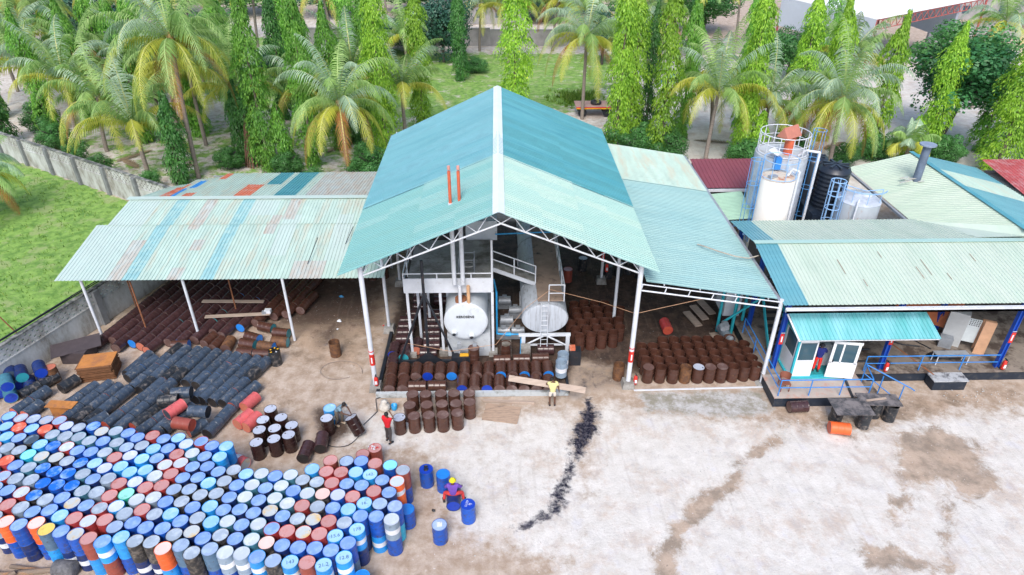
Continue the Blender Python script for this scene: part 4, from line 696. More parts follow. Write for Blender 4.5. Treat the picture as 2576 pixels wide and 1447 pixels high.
mb = MB(); pts = [(10.3, 30.6, 5.55), (10.6, 30.2, 5.62), (11.2, 29.8, 5.55), (12., 29.5, 5.42), (12.7, 29.6, 5.25), (13.3, 29.8, 5.3)]; mb.path(pts, .035, 6); tag(mb.build('hose', mat('hose_tan', (.4, .36, .3))), 'thin tan hose lying across the lean-to roof', 'hose')
# ------------------------------------------------------------------ workshop on the right
t = thing('workshop', 'long workshop with mint green corrugated roofs on blue steel posts', 'building', (13.2, 26, .6))
EZ, RZ2, RY = 4.9, 5.72, 30.4
mb = MB(); mb.sheet((13.2, 25.75, EZ), (14.35, 25.75, EZ), (14.35, RY, RZ2), (13.2, RY, RZ2), .19, .03, mi=1); mb.sheet((14.35, 25.75, EZ), (36, 25.75, EZ), (36, RY, RZ2), (14.35, RY, RZ2), .19, .03); mb.build('front_slope', [palegreen, skyb], t)
mb = MB(); mb.sheet((13.2, RY, RZ2), (14.35, RY, RZ2), (14.35, 34.3, 5.05), (13.2, 34.3, 5.05), .19, .03, mi=1); mb.sheet((14.35, RY, RZ2), (36, RY, RZ2), (36, 34.4, 5.04), (14.35, 34.3, 5.05), .19, .03); mb.build('rear_slope', [palegreen, skyb], t)
mb = MB(); mb.box((24.6, RY, RZ2+.05), (22.9, .34, .025)); mb.build('ridge_cap', mint, t)
mb = MB(); mb.sheet((23.6, 34.2, 5.0), (23.6, 42.3, 5.0), (27.5, 42.0, 6.12), (27.5, 31.2, 6.12), .2, .03)
mb.build('cross_roof_left', palegreen2, t)
mb = MB(); mb.add([(23.6, 34.2, 5.02), (27.5, 31.2, 6.14), (27.5, 30.5, 5.9), (25.2, 30.9, 5.66)], [(0, 1, 2, 3)]); mb.build('valley_flashing', palegreen, t)
mb = MB(); mb.sheet((27.5, 30.6, 6.12), (27.5, 42.0, 6.12), (34.2, 44.6, 4.0), (34.2, 30.6, 4.0), .2, .03, nv=4, fn=lambda u, v: 0 if (.55 < u < .78) else 1); mb.build('cross_roof_right', [pale, skyb], t)
mb = MB(); mb.box((27.5, 36.4, 6.18), (.3, 11.6, .025)); mb.build('cross_ridge_cap', teal, t)
mb = MB(); mb.bx(13.25, 36, 25.5, 25.64, 4.62, 4.74); mb.bx(13.25, 36, 25.62, 25.66, 4.62, 4.84); mb.bx(13.25, 36, 25.5, 25.53, 4.62, 4.82); mb.build('gutter', white, t)
mb = MB(); mb.bx(23.45, 23.6, 34.2, 42.3, 4.82, 4.95); mb.build('side_gutter', steelgrey, t)
mb = MB(); mb.sheet((13.78, 26.25, 4.12), (20.4, 26.25, 4.12), (20.85, 25.25, 3.25), (14.12, 25.25, 3.25), .19, .03); mb.build('canopy_sheets', mat('roof_canopy', (.09, .37, .39), .4, .12, .9, col2=(.20, .48, .54), thr=.5, soft=.15, scale2=.8, stretch=(1.6, .25, .3)), t)
mb = MB(); mb.tube((13.7, 26.2, 4.1), (14.1, 25.22, 3.2), .05, 6); mb.tube((14.1, 25.3, 3.18), (20.8, 25.3, 3.18), .03, 6); mb.build('canopy_frame', frame, t)
for x, y in ((13.8, 26.5), (19.2, 26.35), (25.2, 26.4), (31, 26.4), (13.8, 30.3), (23.6, 29.3), (19.2, 33.8), (25.2, 33.8), (13.8, 33.8)):
    mb = MB()
    for dx in (-.09, .09): mb.box((x+dx, y, .6+2.15), (.03, .2, 4.3))
    mb.box((x, y, .6+2.15), (.16, .03, 4.3)); c_ = mb.build('steel_post', dblue, t)
    if y < 27 and x < 30:
        mb = MB(); mb.box((x+.02, y-.12, 2.5), (.2, .012, .62)); mb.box((x+.02, y-.13, 2.5), (.07, .006, .34), mi=1); mb.box((x+.02, y-.12, 2.87), (.2, .01, .03), mi=1); mb.build('fire_point_sign', [redp, dm['white']], c_)
mb = MB()
for y, z in ((26.2, 4.82), (28, 5.12), (30.3, 5.5), (32.4, 5.2), (34, 4.9)): mb.box((24.6, y, z), (22.6, .07, .12))
mb.build('purlins', lblue, t)
mb = MB(); mb.bx(14.6, 36, 34.3, 34.45, .6, 4.3); mb.build('back_wall', mat('dim_wall', (.16, .16, .17), .9, .3), t)
s_ = thing('flue', 'grey metal flue pipe with a flat cap on the workshop roof', 'chimney', (26.0, 38.5, 5.7))
mb = MB(); mb.tube((26.0, 38.5, 5.6), (26.0, 38.5, 7.95), .24, 16); mb.build('pipe', mat('flue_grey', (.13, .17, .24), .5), s_)
mb = MB(); mb.tube((26., 38.5, 7.95), (26., 38.5, 8.03), .48, 20); mb.build('cap', mat('flue_cap', (.22, .27, .36), .5), s_)
mb = MB()
for _ in range(9): mb.box((26+random.uniform(-.9, .7), 38.4+random.uniform(-.5, .3), 5.78+random.uniform(0, .02)), (random.uniform(.3, .8), .12, .03), rz=random.uniform(-.4, .4), ry=-.28)
mb.build('roof_patches', rustsheet, s_)
mb = MB()
for x, y, l_ in ((20.6, 27.9, .9), (21.1, 28.3, 1.2), (21.9, 27.6, .5), (16.9, 28.4, 1.1), (17.6, 27.2, .5), (23.8, 29.0, .6), (19.2, 29.3, .5)): mb.box((x, y, 4.9+(y-25.75)*.1763+.052), (.02, l_, .006), rx=.175)
mb.build('rust_runs', rust, bpy.data.objects['workshop'])
t = thing('back_shed', 'maroon corrugated roof behind the storage tanks', 'shed', (17.6, 43.5, 0))
mb = MB(); mb.sheet((13.8, 41.5, 3.95), (22.4, 41.5, 3.95), (22.4, 45.7, 4.4), (13.8, 45.7, 4.4), .28, .035); mb.build('roof_sheets', maroon, t)
mb = MB(); mb.bx(13.8, 22.4, 41.38, 41.48, 3.72, 3.9); mb.build('fascia', white, t)
mb = MB(); mb.bx(13.9, 22.3, 45.3, 45.5, 0, 4.2); mb.bx(13.9, 14.05, 41.6, 45.3, 0, 3.8); mb.bx(22.15, 22.3, 41.6, 45.3, 0, 3.8); mb.build('walls', conc, t)
t = thing('small_shed', 'small green corrugated roof left of the storage tanks', 'shed', (15, 38.5, 0))
mb = MB(); mb.sheet((13.6, 36.6, 3.95), (13.6, 40.4, 3.95), (16.0, 40.6, 4.1), (15.6, 36.6, 4.1), .2, .03); mb.build('roof_sheets', mat('roof_mid_green', (.36, .55, .42), .45, .1), t)
mb = MB(); [mb.tube((x, y, 0), (x, y, 3.95), .06, 8) for x in (13.75, 15.5) for y in (36.8, 40.3)]; mb.build('posts', steelgrey, t)
t = thing('red_roof_house', 'building with a faded red corrugated roof at the right edge', 'building', (38, 42, 0))
mb = MB(); mb.sheet((34.4, 39, 3.95), (46, 39, 3.95), (46, 44.7, 4.6), (34.4, 44.7, 4.6), .25, .03); mb.build('roof_sheets', redroof, t)
mb = MB(); mb.bx(34.6, 46, 39.3, 44.4, 0, 3.9); mb.build('walls', conc, t)

# ------------------------------------------------------------------ platform, dock, steps
darkbase = mat('dock_black_paint', (.012, .022, .04), .55, .3, 2, col2=(.06, .06, .06), thr=.62)
slab = mat('dock_floor', (.25, .21, .175), .85, .25, 1.2, col2=(.07, .05, .04), thr=.53, soft=.06, scale2=.9)
slab2 = mat('platform_floor', (.42, .36, .32), .8, .15, 1.5, col2=(.46, .26, .2), thr=.6)
t = thing('loading_dock', 'raised concrete loading dock with black painted face under the workshop', 'platform', (13.15, 24.3, 0))
mb = MB(); mb.bx(13.15, 17.75, 24.3, 26.1, 0, .56); mb.bx(13.15, 36, 26.1, 34.4, 0, .558); mb.build('base', darkbase, t)
mb = MB(); mb.bx(13.1, 17.8, 24.25, 26.0, .56, .6); mb.build('front_slab', slab2, t)
mb = MB(); mb.bx(13.1, 36, 26.0, 34.5, .561, .6); mb.build('floor_slab', slab, t)
mb = MB(); mb.box((20.9, 28.4, .606), (.09, 5.4, .008), rz=.30); mb.build('floor_channel', rust, t)
mb = MB(); mb.bx(21.5, 23.15, 25.35, 26.0, 0, .55); mb.build('step_block', darkbase, t)
mb = MB(); mb.bx(21.45, 23.2, 25.3, 26.0, .55, .6); mb.build('step_top', mat('step_worn', (.45, .47, .5), .8, .2, 2, col2=(.05, .05, .06), thr=.56), t)
mb = MB()
for i, h in enumerate((.45, .3, .15)): mb.bx(17.8+.28*i, 18.08+.28*i, 24.5, 25.9, 0, h)
mb.build('side_steps', slab, t)
def railing(pts, posts, zb, h, label, grp=None):
    t = thing('handrail', label, 'railing', tuple(pts[0])+(zb,), grp)
    mb = MB(); P3 = [(x, y, zb+h) for x, y in pts]; P2 = [(x, y, zb+h*.52) for x, y in pts]; mb.path(P3, .03, 6); mb.path(P2, .025, 6); mb.build('rails', bluepaint, t)
    for x, y in posts: mb = MB(); mb.tube((x, y, zb), (x, y, zb+h), .03, 6); mb.build('post', bluepaint, t)
railing([(13.3, 24.4), (17.7, 24.4)], [(13.32, 24.4), (14.8, 24.4), (16.3, 24.4), (17.7, 24.4)], .6, .95, 'blue pipe railing along the front of the cabin platform')
railing([(13.25, 24.45), (13.25, 29.6)], [(13.25, 26.1), (13.25, 27.8), (13.25, 29.6)], .6, .95, 'blue pipe railing along the left side of the cabin platform')
railing([(18.3, 26.2), (25.0, 26.2)], [(18.3, 26.2), (21.1, 26.2), (23.2, 26.2)], .6, .9, 'long blue pipe railing along the edge of the loading dock')
t = thing('handrail', 'blue sloping stair railing at the right end of the platform', 'railing', (17.7, 24.9, 0))
mb = MB(); mb.path([(17.9, 25.5, 1.55), (19.7, 24.4, .95), (19.9, 24.4, .8)], .03, 6); mb.path([(17.9, 25.4, 1.05), (19.2, 24.0, .35)], .025, 6); mb.path([(17.7, 24.4, 1.55), (17.9, 25.5, 1.55)], .03, 6); mb.build('rails', bluepaint, t)
for x, y, z0, z1 in ((17.9, 25.5, .0, 1.55), (18.5, 24.9, .0, 1.3), (19.3, 24.4, 0, 1.1)): mb = MB(); mb.tube((x, y, z0), (x, y, z1), .03, 6); mb.build('post', bluepaint, t)
# cabin
t = thing('control_cabin', 'small white and cyan control cabin with its door open on the platform', 'cabin', (14.4, 25.6, .6))
glass = mat('window_glass', (.05, .10, .13), .08, .1, 1, spec=.8)
wp = mat('cabin_white', (.74, .76, .78), .35, .06, 2)
mb = MB(); mb.bx(14.25, 17.0, 25.62, 27.3, .601, .72); mb.build('plinth', cyanp, t)
mb = MB()
for x, y in ((14.38, 25.72), (16.75, 25.72), (14.38, 27.2), (16.75, 27.2)): mb.box((x, y, 1.85), (.1, .1, 2.3))
mb.bx(14.33, 16.8, 25.67, 25.77, 2.9, 3.02); mb.bx(14.33, 16.8, 27.15, 27.25, 2.9, 3.02); mb.bx(14.33, 14.43, 25.7, 27.2, 2.9, 3.02); mb.build('frame', cyanp, t)
mb = MB(); mb.bx(14.44, 15.35, 25.70, 25.75, .72, 1.7); mb.bx(14.44, 14.5, 25.70, 25.75, 1.7, 2.9); mb.bx(15.28, 15.35, 25.70, 25.75, 1.7, 2.9); mb.bx(14.5, 15.28, 25.70, 25.75, 2.75, 2.9); c_ = mb.build('front_panel', wp, t)
mb = MB(); mb.bx(14.5, 15.28, 25.72, 25.735, 1.7, 2.75); mb.build('window', glass, c_)
mb = MB(); mb.bx(14.35, 14.40, 25.78, 27.14, .72, 1.75); mb.bx(14.35, 14.4, 25.78, 25.9, 1.75, 2.9); mb.bx(14.35, 14.4, 27.0, 27.14, 1.75, 2.9); c_ = mb.build('side_panel', wp, t)
mb = MB(); mb.bx(14.37, 14.385, 25.9, 27.0, 1.75, 2.8); mb.build('window', glass, c_)
mb = MB(); mb.bx(14.45, 16.7, 27.18, 27.22, .72, 2.9); mb.bx(16.72, 16.78, 25.78, 27.14, .72, 2.9); mb.build('rear_panels', wp, t)
mb = MB(); mb.bx(14.45, 16.7, 25.8, 27.15, .722, .735); mb.build('floor_mat', mat('cabin_mat', (.02, .3, .33), .8), t)
mb = MB(); mb.bx(16.0, 16.68, 26.5, 27.1, .74, 1.75); mb.box((16.3, 26.75, 1.85), (.5, .4, .25)); c_ = mb.build('control_desk', [wp], t)
mb = MB(); mb.box((16.69, 26.2, 1.95), (.04, .5, .6)); mb.build('switch_panel', blackp, c_)
mb = MB(); mb.box((16.5, 27.1, 2.45), (.25, .08, .3)); mb.build('yellow_box', mat('yellow_paint', (.8, .65, .02), .4), c_)
D0 = Vector((16.05, 25.66, 0)); D1 = Vector((17.35, 25.45, 0)); dd = (D1-D0); an = math.atan2(dd.y, dd.x); dc = (D0+D1)/2
mb = MB(); mb.box((dc.x, dc.y, 1.2), (dd.length, .05, .95), rz=an); mb.box((dc.x, dc.y, 2.82), (dd.length, .05, .14), rz=an)
for f in (.05, .38, .92): p = D0.lerp(D1, f); mb.box((p.x, p.y, 2.2), (.13 if f != .38 else .08, .05, 1.2), rz=an)
c_ = mb.build('door', wp, t)
mb = MB(); p = D0.lerp(D1, .5); mb.box((p.x, p.y, 2.2), (dd.length*.84, .015, 1.1), rz=an); mb.build('pane', glass, c_)
mb = MB(); p = D0.lerp(D1, .12); mb.box((p.x, p.y-.05, 1.75), (.03, .05, .16), rz=an); mb.build('handle', blackp, c_)
# things on the dock
t = thing('switch_cabinet', 'pale grey electric cabinet with open door on the dock', 'cabinet', (24.2, 28.3, .6))
mb = MB(); mb.box((24.0, 28.5, 1.6), (.9, .5, 2.0), rz=-.6); mb.build('case', mat('cab_grey', (.50, .52, .53), .5, .1), t)
mb = MB(); mb.box((24.45, 28.0, 1.75), (.7, .06, 1.4), rz=-.45); d_ = mb.build('door', mat('cab_pale', (.62, .68, .70), .45, .08), t)
mb = MB()
for i in range(4):
    for j in range(5): mb.tube((24.3+.09*j, 28.03-.045*j, 2.1+.1*i), (24.29+.09*j, 27.98-.045*j, 2.1+.1*i), .02, 5)
mb.build('buttons', blackp, d_)
mb = MB(); mb.box((23.55, 28.2, .9), (.6, .4, .6), rz=-.5); mb.build('lower_box', steelgrey, t)
tan = mat('tan_panel', (.62, .36, .22), .6, .15, 3)
t = thing('panel_stack', 'tan wooden panels standing upright beside the electric cabinet', 'panels', (25, 27.7, .6)); mb = MB(); mb.box((24.95, 27.5, 1.6), (.5, .12, 2.0), rz=-.5); mb.box((25.2, 27.9, 1.5), (.6, .12, 1.8), rz=-.5); mb.build('panel', tan, t)
t = thing('orange_bin', 'orange painted steel hopper leaning back in the workshop', 'hopper', (23.3, 30.4, .6)); mb = MB(); mb.box((23.5, 30.2, 1.9), (2.9, 1.1, 1.7), rz=-.75, rx=-.3); mb.build('shell', mat('hopper_orange', (.50, .14, .05), .6, .2, 2), t)
mb = MB(); mb.box((24.4, 30.4, 3.0), (1.5, .5, .9), rz=-.75); mb.build('valve_box', lblue, t)
t = thing('work_table', 'low white metal table on the dock behind the long railing', 'table', (23.2, 26.6, .6)); mb = MB(); mb.box((23.0, 26.8, 1.15), (1.7, .5, .04)); mb.build('table_top', steelgrey, t)
for x, y in ((22.2, 26.6), (23.8, 26.6), (22.2, 27.0), (23.8, 27.0)): mb = MB(); mb.tube((x, y, .6), (x, y, 1.13), .03, 6); mb.build('leg', white, t)
mb = MB(); N = 18; vs = [(23+.8*math.cos(i/N*6.283)*random.uniform(.8, 1.2), 27.35+.35*math.sin(i/N*6.283)*random.uniform(.8, 1.2), .62) for i in range(N)]+[(23, 27.35, .98), (23.3, 27.4, .9)]
mb.add(vs, [(i, (i+1) % N, N) for i in range(N)]); tag(mb.build('tarpaulin', blackp), 'crumpled black tarpaulin heaped on the dock behind the table', 'tarp')
mb = MB(); mb.path([(19.7, 28.6, .64), (20.6, 28.9, .64), (21.4, 28.3, .64), (22.2, 28.1, .66)], .04, 6); mb.path([(21.5, 30, .64), (22.2, 28.7, .64), (22.7, 27.9, .64)], .03, 6); tag(mb.build('cables', blackp), 'black cables lying across the dock floor', 'cable')
mb = MB(); mb.path([(17.2, 28.6, .66), (18.3, 27.9, .66), (19.4, 27.9, .66)], .055, 8); tag(mb.build('thick_hose', blackp), 'dark hose lying on the dock deeper inside behind the cabin door', 'hose'); mb = MB(); mb.path([(19.3, 26.9, .66), (18.2, 26.9, .66), (17.35, 26.7, .66), (17.05, 26.2, .66), (17.05, 25.4, .66), (16.9, 24.6, .66), (16.85, 24.2, .62), (16.8, 24.05, .3), (16.75, 23.9, .1)], .06, 8)
tag(mb.build('thick_hose', blackp), 'thick dark hose winding over the platform beside the cabin door', 'hose')
# motor tricycle-like cart behind door: red trolley
t = thing('hand_trolley', 'red trolley with small wheels parked beside the cabin door', 'trolley', (17.2, 26.1, .6)); mb = MB(); mb.box((17.25, 26.15, 1.05), (.12, .5, .7), ry=.2); mb.build('frame', redp, t)
for x, y in ((17.2, 25.8), (17.45, 25.95)): mb = MB(); mb.tube((x-.03, y, .73), (x+.03, y, .73), .12, 14); mb.build('wheel', blackp, t)
# plastic chair on the platform
t = thing('plastic_chair', 'brown plastic armchair in the corner of the cabin platform', 'chair', (13.75, 24.95, .6)); pc = mat('brown_plastic', (.24, .09, .06), .5, .1)
mb = MB(); mb.box((13.75, 24.9, 1.03), (.46, .44, .04)); mb.build('seat', pc, t)
mb = MB(); mb.lathe([(.25, 1.05), (.28, 1.45)], 20, (13.75, 24.95, 0)); mb.f = [f for i, f in enumerate(mb.f) if i % 20 < 11]; mb.m = mb.m[:len(mb.f)]; mb.sm = mb.sm[:len(mb.f)]; mb.build('backrest', pc, t)
for x, y in ((13.55, 24.7), (13.95, 24.7), (13.55, 25.12), (13.95, 25.12)): mb = MB(); mb.tube((x, y, 1.02), (x, y, .6), .03, 6); mb.build('leg', pc, t)
# steel staircase and machinery at the left end of the workshop
t = thing('steel_staircase', 'blue steel staircase rising behind the cabin', 'staircase', (14.0, 28, .6))
for dx in (0, 1.0): mb = MB(); mb.box((13.95+dx, 28.9, 2.1), (.06, .22, 4.3), rx=R(-45)); mb.build('stringer', cyanp, t)
mb = MB()
for i in range(12): mb.box((14.45, 27.5+.26*i, .75+.26*i), (.95, .24, .04))
mb.build('treads', blackp, t)
t = thing('machine_skid', 'white and blue machinery seen under the end of the lean-to', 'machine', (12.6, 32, 0))
mb = MB(); mb.box((12.9, 31.5, 1.9), (.9, 1.4, 2.0)); mb.build('housing', white, t)
mb = MB(); mb.path([(12.2, 30.6, 0), (12.2, 30.6, 3.4), (12.2, 34, 3.4)], .09, 6); mb.path([(12.9, 30.3, 0), (12.9, 30.3, 3.6)], .1, 6); mb.path([(13.6, 30.8, .6), (13.6, 30.8, 3.8)], .09, 6); mb.tube((12.3, 30.3, .8), (13.8, 29.2, 3.2), .07, 6); mb.build('pipework', cyanp, t)
mb = MB(); mb.tube((12.5, 32.8, 1.2), (13.9, 32.8, 1.2), .45, 14); mb.build('motor', steelgrey, t)
t = thing('air_compressor', 'grey air compressor on a plywood sheet under the lean-to', 'compressor', (12.6, 29.7, 0)); mb = MB(); mb.box((12.35, 29.5, .03), (1.0, 1.9, .05), rz=.15); mb.build('base_board', wood, t)
mb = MB(); mb.tube((12.45, 28.95, .55), (12.2, 30.2, .55), .25, 16); mb.lathe([(.25, 0), (.15, .08), (0, .1)], 16, (12.45, 28.95, .55), q=Vector((.2, -1, 0)).to_track_quat('Z', 'Y')); c_ = mb.build('tank', mat('comp_grey', (.18, .22, .26), .4), t)
mb = MB(); mb.box((12.3, 29.8, .95), (.3, .45, .3)); mb.tube((12.1, 29.8, .95), (12.1, 29.45, .95), .16, 12); mb.build('pump', steelgrey, t)
for i, (x, y, z) in enumerate([(11.1, 31.7, .1), (11.6, 32.2, .2), (12.1, 32.6, .3)]): mb = MB(); mb.box((x, y, z), (.42, 1.5, .08), rz=.25); tag(mb.build('short_plank', wood), f"{ordn(i+1)} from the left of the grey planks leaning near the compressor", 'plank', 'grey planks by the compressor')

# ------------------------------------------------------------------ deck, tanks, stairs in the main shed
t = thing('steel_deck', 'raised concrete deck with a white parapet left of the kerosene tank', 'platform', (-2.5, 28.7, 0))
mb = MB(); mb.bx(-4.75, -.4, 28.75, 34.2, 3.9, 4.02); mb.build('floor', conc, t)
mb = MB(); mb.bx(-4.8, -.36, 28.66, 28.72, 3.95, 4.78); mb.build('parapet', white, t)
mb = MB(); mb.path([(-4.78, 34.2, 5.05), (-4.78, 28.7, 5.05), (-.36, 28.7, 5.05)], .035, 6); mb.path([(-4.78, 34.2, 4.55), (-4.78, 28.75, 4.55)], .025, 6)
for x, y in ((-4.78, 30.2), (-4.78, 32), (-4.78, 34.2), (-3.1, 28.7), (-1.4, 28.7), (-4.78, 28.7)): mb.tube((x, y, 4.0), (x, y, 5.05), .035, 6)
mb.build('railing', white, t)
for x, y in ((-4.65, 28.72), (-3.0, 28.8), (-.36, 28.72), (-4.3, 30), (-2.75, 30.2), (-3.95, 31.5), (-4.65, 34), (-.5, 34)):
    mb = MB(); mb.box((x, y, 2.0), (.13, .13, 3.9)); p_ = mb.build('post', white, t)
    if y < 29: mb = MB(); mb.box((x, y, .12), (.45, .45, .3)); mb.build('footing', conc, p_)
mb = MB(); mb.box((-1.0, 34.8, 4.5), (1.8, .8, 1.2)); tag(mb.build('white_bin', white), 'white metal box standing behind the deck under the main roof', 'box')
mb = MB(); mb.tube((-.36, 28.72, 4.0), (-.36, 28.72, 6.9), .06, 6); tag(mb.build('tall_post', white), 'slim white post rising from the right front corner of the deck', 'post')
t = thing('steel_stand', 'grey tubular stand holding a basin on the deck', 'stand', (-1.75, 30.6, 4.02)); mb = MB()
for x in (-2.1, -1.3):
    for y in (30.3, 31.1): mb.tube((x, y, 4.02), (x, y, 5.0), .03, 6)
mb.path([(-2.1, 30.3, 4.9), (-1.3, 30.3, 4.9), (-1.3, 31.1, 4.9), (-2.1, 31.1, 4.9), (-2.1, 30.3, 4.9)], .025, 5); mb.build('frame', steelgrey, t)
mb = MB(); mb.lathe([(.28, 4.3), (.32, 4.42), (.3, 4.42), (.2, 4.34)], 18, (-1.6, 30.8, 0)); mb.build('basin', conc, t)
t = thing('kerosene_tank', 'round white horizontal tank marked KEROSENE on its end', 'tank', (-1.73, 28.3, 0)); tw = mat('tank_white', (.60, .65, .70), .4, .08, 1.5, col2=(.4, .42, .45), thr=.66)
TC = (-1.73, 28.35, 2.42); qY = Vector((0, 1, 0)).to_track_quat('Z', 'X')
mb = MB(); mb.lathe([(0, -.08), (.6, -.07), (1.0, -.045), (1.05, -.035), (1.08, -.02), (1.1, .02), (1.1, .1), (1.1, 4.5), (1.1, 4.6), (0, 4.7)], 48, TC, q=qY); mb.build('shell', tw, t)
mb = MB(); mb.ring((TC[0], TC[1]+.01, TC[2]), 1.105, .02, 48, q=qY); mb.build('end_rim', white, t)
mb = MB(); mb.text('KEROSENE', .19, Matrix.Translation((TC[0]-.02, TC[1]-.115, TC[2]+.33)) @ Matrix.Rotation(R(90), 4, 'X'), depth=.012); mb.build('lettering', blackp, t)
for x, z in ((-2.35, 1.75), (-1.45, 1.55)):
    mb = MB(); mb.lathe([(.17, 0), (.17, .06), (.09, .06), (.09, .16), (.0, .16)], 18, (x, TC[1]-.07, z), q=Vector((0, -1, 0)).to_track_quat('Z', 'X'), ms=[0, 0, 0, 1]); v_ = mb.build('outlet', [tw, blackp], t)
mb = MB(); mb.bx(-2.75, -.5, 28.6, 33.0, 0, 1.45); mb.build('plinth', mat('plinth_white', (.50, .53, .56), .8, .15, 1.5, col2=(.2, .2, .18), thr=.62), t)
mb = MB(); mb.tube((-1.95, 28.7, 3.4), (-1.95, 28.7, 3.62), .3, 16); mb.build('manhole', rust, t)
# tripod hoist (black)
t = thing('lifting_gantry', 'black steel derrick frame standing in front of the kerosene tank', 'hoist', (-3.75, 28.1, 0))
mb = MB(); mb.tube((-3.72, 27.9, .25), (-3.72, 28.0, 6.2), .075, 8); mb.build('mast', blackp, t)
for a_, b_ in (((-5.25, 27.9, .2), (-3.75, 27.95, 4.2)), ((-2.25, 27.9, .2), (-3.7, 27.95, 4.3))): mb = MB(); mb.tube(a_, b_, .06, 8); mb.build('leg', blackp, t)
mb = MB(); mb.box((-3.75, 27.9, .22), (3.2, .14, .14)); mb.add([(-4.4, 27.83, .3), (-3.0, 27.83, .3), (-3.72, 27.83, .85)], [(0, 1, 2)]); mb.add([(-4.4, 27.88, .3), (-3.0, 27.88, .3), (-3.72, 27.88, .85)], [(2, 1, 0)]); mb.build('base_beam', blackp, t)
mb = MB(); mb.box((-1.6, 27.9, 1.0), (1.6, .1, .12)); mb.tube((-2.1, 27.85, .3), (-1.2, 27.85, 1.0), .04, 6); mb.build('side_beam', steelgrey, t)
for x, z in ((-2.1, 1.2), (-1.3, 1.1)): mb = MB(); mb.box((x, 27.95, z), (.2, .2, .3)); mb.tube((x, 27.95, z), (x, 27.95, z-.5), .06, 8); tag(mb.build('valve', steelgrey), f"grey valve unit under the kerosene tank, {'left' if x<-1.5 else 'right'} one", 'valve')
mb = MB(); mb.box((-1.95, 27.75, .35), (1.1, .4, .7)); mb.box((-1.85, 27.75, .72), (.45, .22, .05), mi=1); tag(mb.build('tar_trough', [blackp, MATS['yellow_resin']]), 'black trough with a yellow residue below the kerosene tank', 'trough')
# tanker
t = thing('tanker_tank', 'long oval grey-white tank on a steel frame right of the deck', 'tank', (2.37, 28.85, 0)); tg = mat('tanker_grey', (.46, .50, .56), .45, .15, 1.5, col2=(.22, .22, .24), thr=.6, stretch=(4, 1, .35))
TC = (2.37, 28.9, 2.12); mb = MB(); mb.lathe([(0, -.02), (.7, -.02), (1.14, -.015), (1.17, -.01), (1.19, .0), (1.2, .03), (1.2, .15), (1.2, 11.4), (1.2, 11.5), (0, 11.6)], 48, TC, q=Matrix(((1, 0, 0), (0, 0, 1), (0, -1, 0))).to_quaternion() if False else qY)
mb.v = [(x, y, TC[2]+(z-TC[2])*.73) if True else 0 for x, y, z in mb.v]; mb.build('shell', tg, t)
for y in (29.0, 31.5, 34, 36.5, 39):
    mb = MB()
    for i in range(40):
        a0, a1 = i/40*6.283, (i+1)/40*6.283; mb.tube((TC[0]+1.21*math.cos(a0), y, TC[2]+.885*math.sin(a0)), (TC[0]+1.21*math.cos(a1), y, TC[2]+.885*math.sin(a1)), .025, 4)
    mb.build('band', steelgrey, t)
mb = MB(); mb.box((2.37, 28.85, 1.15), (2.75, .14, .14)); mb.box((2.37, 28.85, .5), (2.5, .08, .08)); [mb.box((x, 28.85, .6), (.2, .2, 1.2)) for x in (1.25, 3.6)]; mb.tube((1.3, 28.8, .5), (2.3, 28.8, 1.1), .05, 6); mb.tube((3.5, 28.8, .5), (2.5, 28.8, 1.1), .05, 6)
mb.build('support_frame', white, t)
for y in (33, 38): mb = MB(); mb.box((2.37, y, .65), (2.4, .2, 1.1)); mb.build('saddle', white, t)
mb = MB()
for x in (2.15, 2.5): mb.tube((x, 28.6, .25), (x, 28.75, 3.2), .022, 6)
for i in range(10): mb.tube((2.15, 28.62+.015*i, .4+.29*i), (2.5, 28.62+.015*i, .4+.29*i), .015, 5)
mb.build('ladder', white, t)
mb = MB(); mb.bx(1.98, 3.32, 29.2, 40.2, 3.02, 3.08); mb.build('walkway', mat('walk_brown', (.30, .22, .17), .85, .25, 1.5, col2=(.04, .035, .035), thr=.64), t)
mb = MB(); mb.path([(3.34, 29.2, 4.0), (3.34, 40.2, 4.0)], .03, 6); mb.path([(3.34, 29.2, 3.6), (3.34, 40.2, 3.6)], .025, 6)
for i in range(8): mb.tube((3.34, 29.2+1.55*i, 3.05), (3.34, 29.2+1.55*i, 4.), .03, 6)
mb.path([(2.55, 29.15, 3.05), (2.55, 29.15, 4.05), (3.34, 29.15, 4.05), (3.34, 29.15, 3.05)], .035, 6); mb.path([(2.55, 29.15, 3.55), (3.34, 29.15, 3.55)], .03, 6); mb.build('walkway_railing', white, t)
t = thing('metal_stairs', 'white metal stairs descending from the deck to the tanker walkway', 'stairs', (.7, 31, 3.0)); A, B = Vector((-.35, 31.0, 4.05)), Vector((1.95, 31.0, 3.1))
for dy in (0, .9): mb = MB(); mb.box(((A+B)/2+Vector((0, dy, -.12))), ((B-A).length, .05, .22), ry=math.atan2(-(B-A).z, (B-A).x)); mb.build('stringer', white, t)
mb = MB()
for i in range(7): p = A.lerp(B, (i+.5)/7); mb.box((p.x, p.y+.45, p.z-.03), (.33, .86, .04)); mb.box((p.x-.16, p.y+.45, p.z-.0), (.02, .86, .14))
mb.build('treads', conc, t)
mb = MB()
for h in (1.0, .5): mb.tube(A+Vector((0, 0, h)), B+Vector((0, 0, h)), .035, 6)
for f in (0, .5, 1): p = A.lerp(B, f); mb.tube(p, p+Vector((0, 0, 1.02)), .04, 6)
mb.build('railing', white, t)
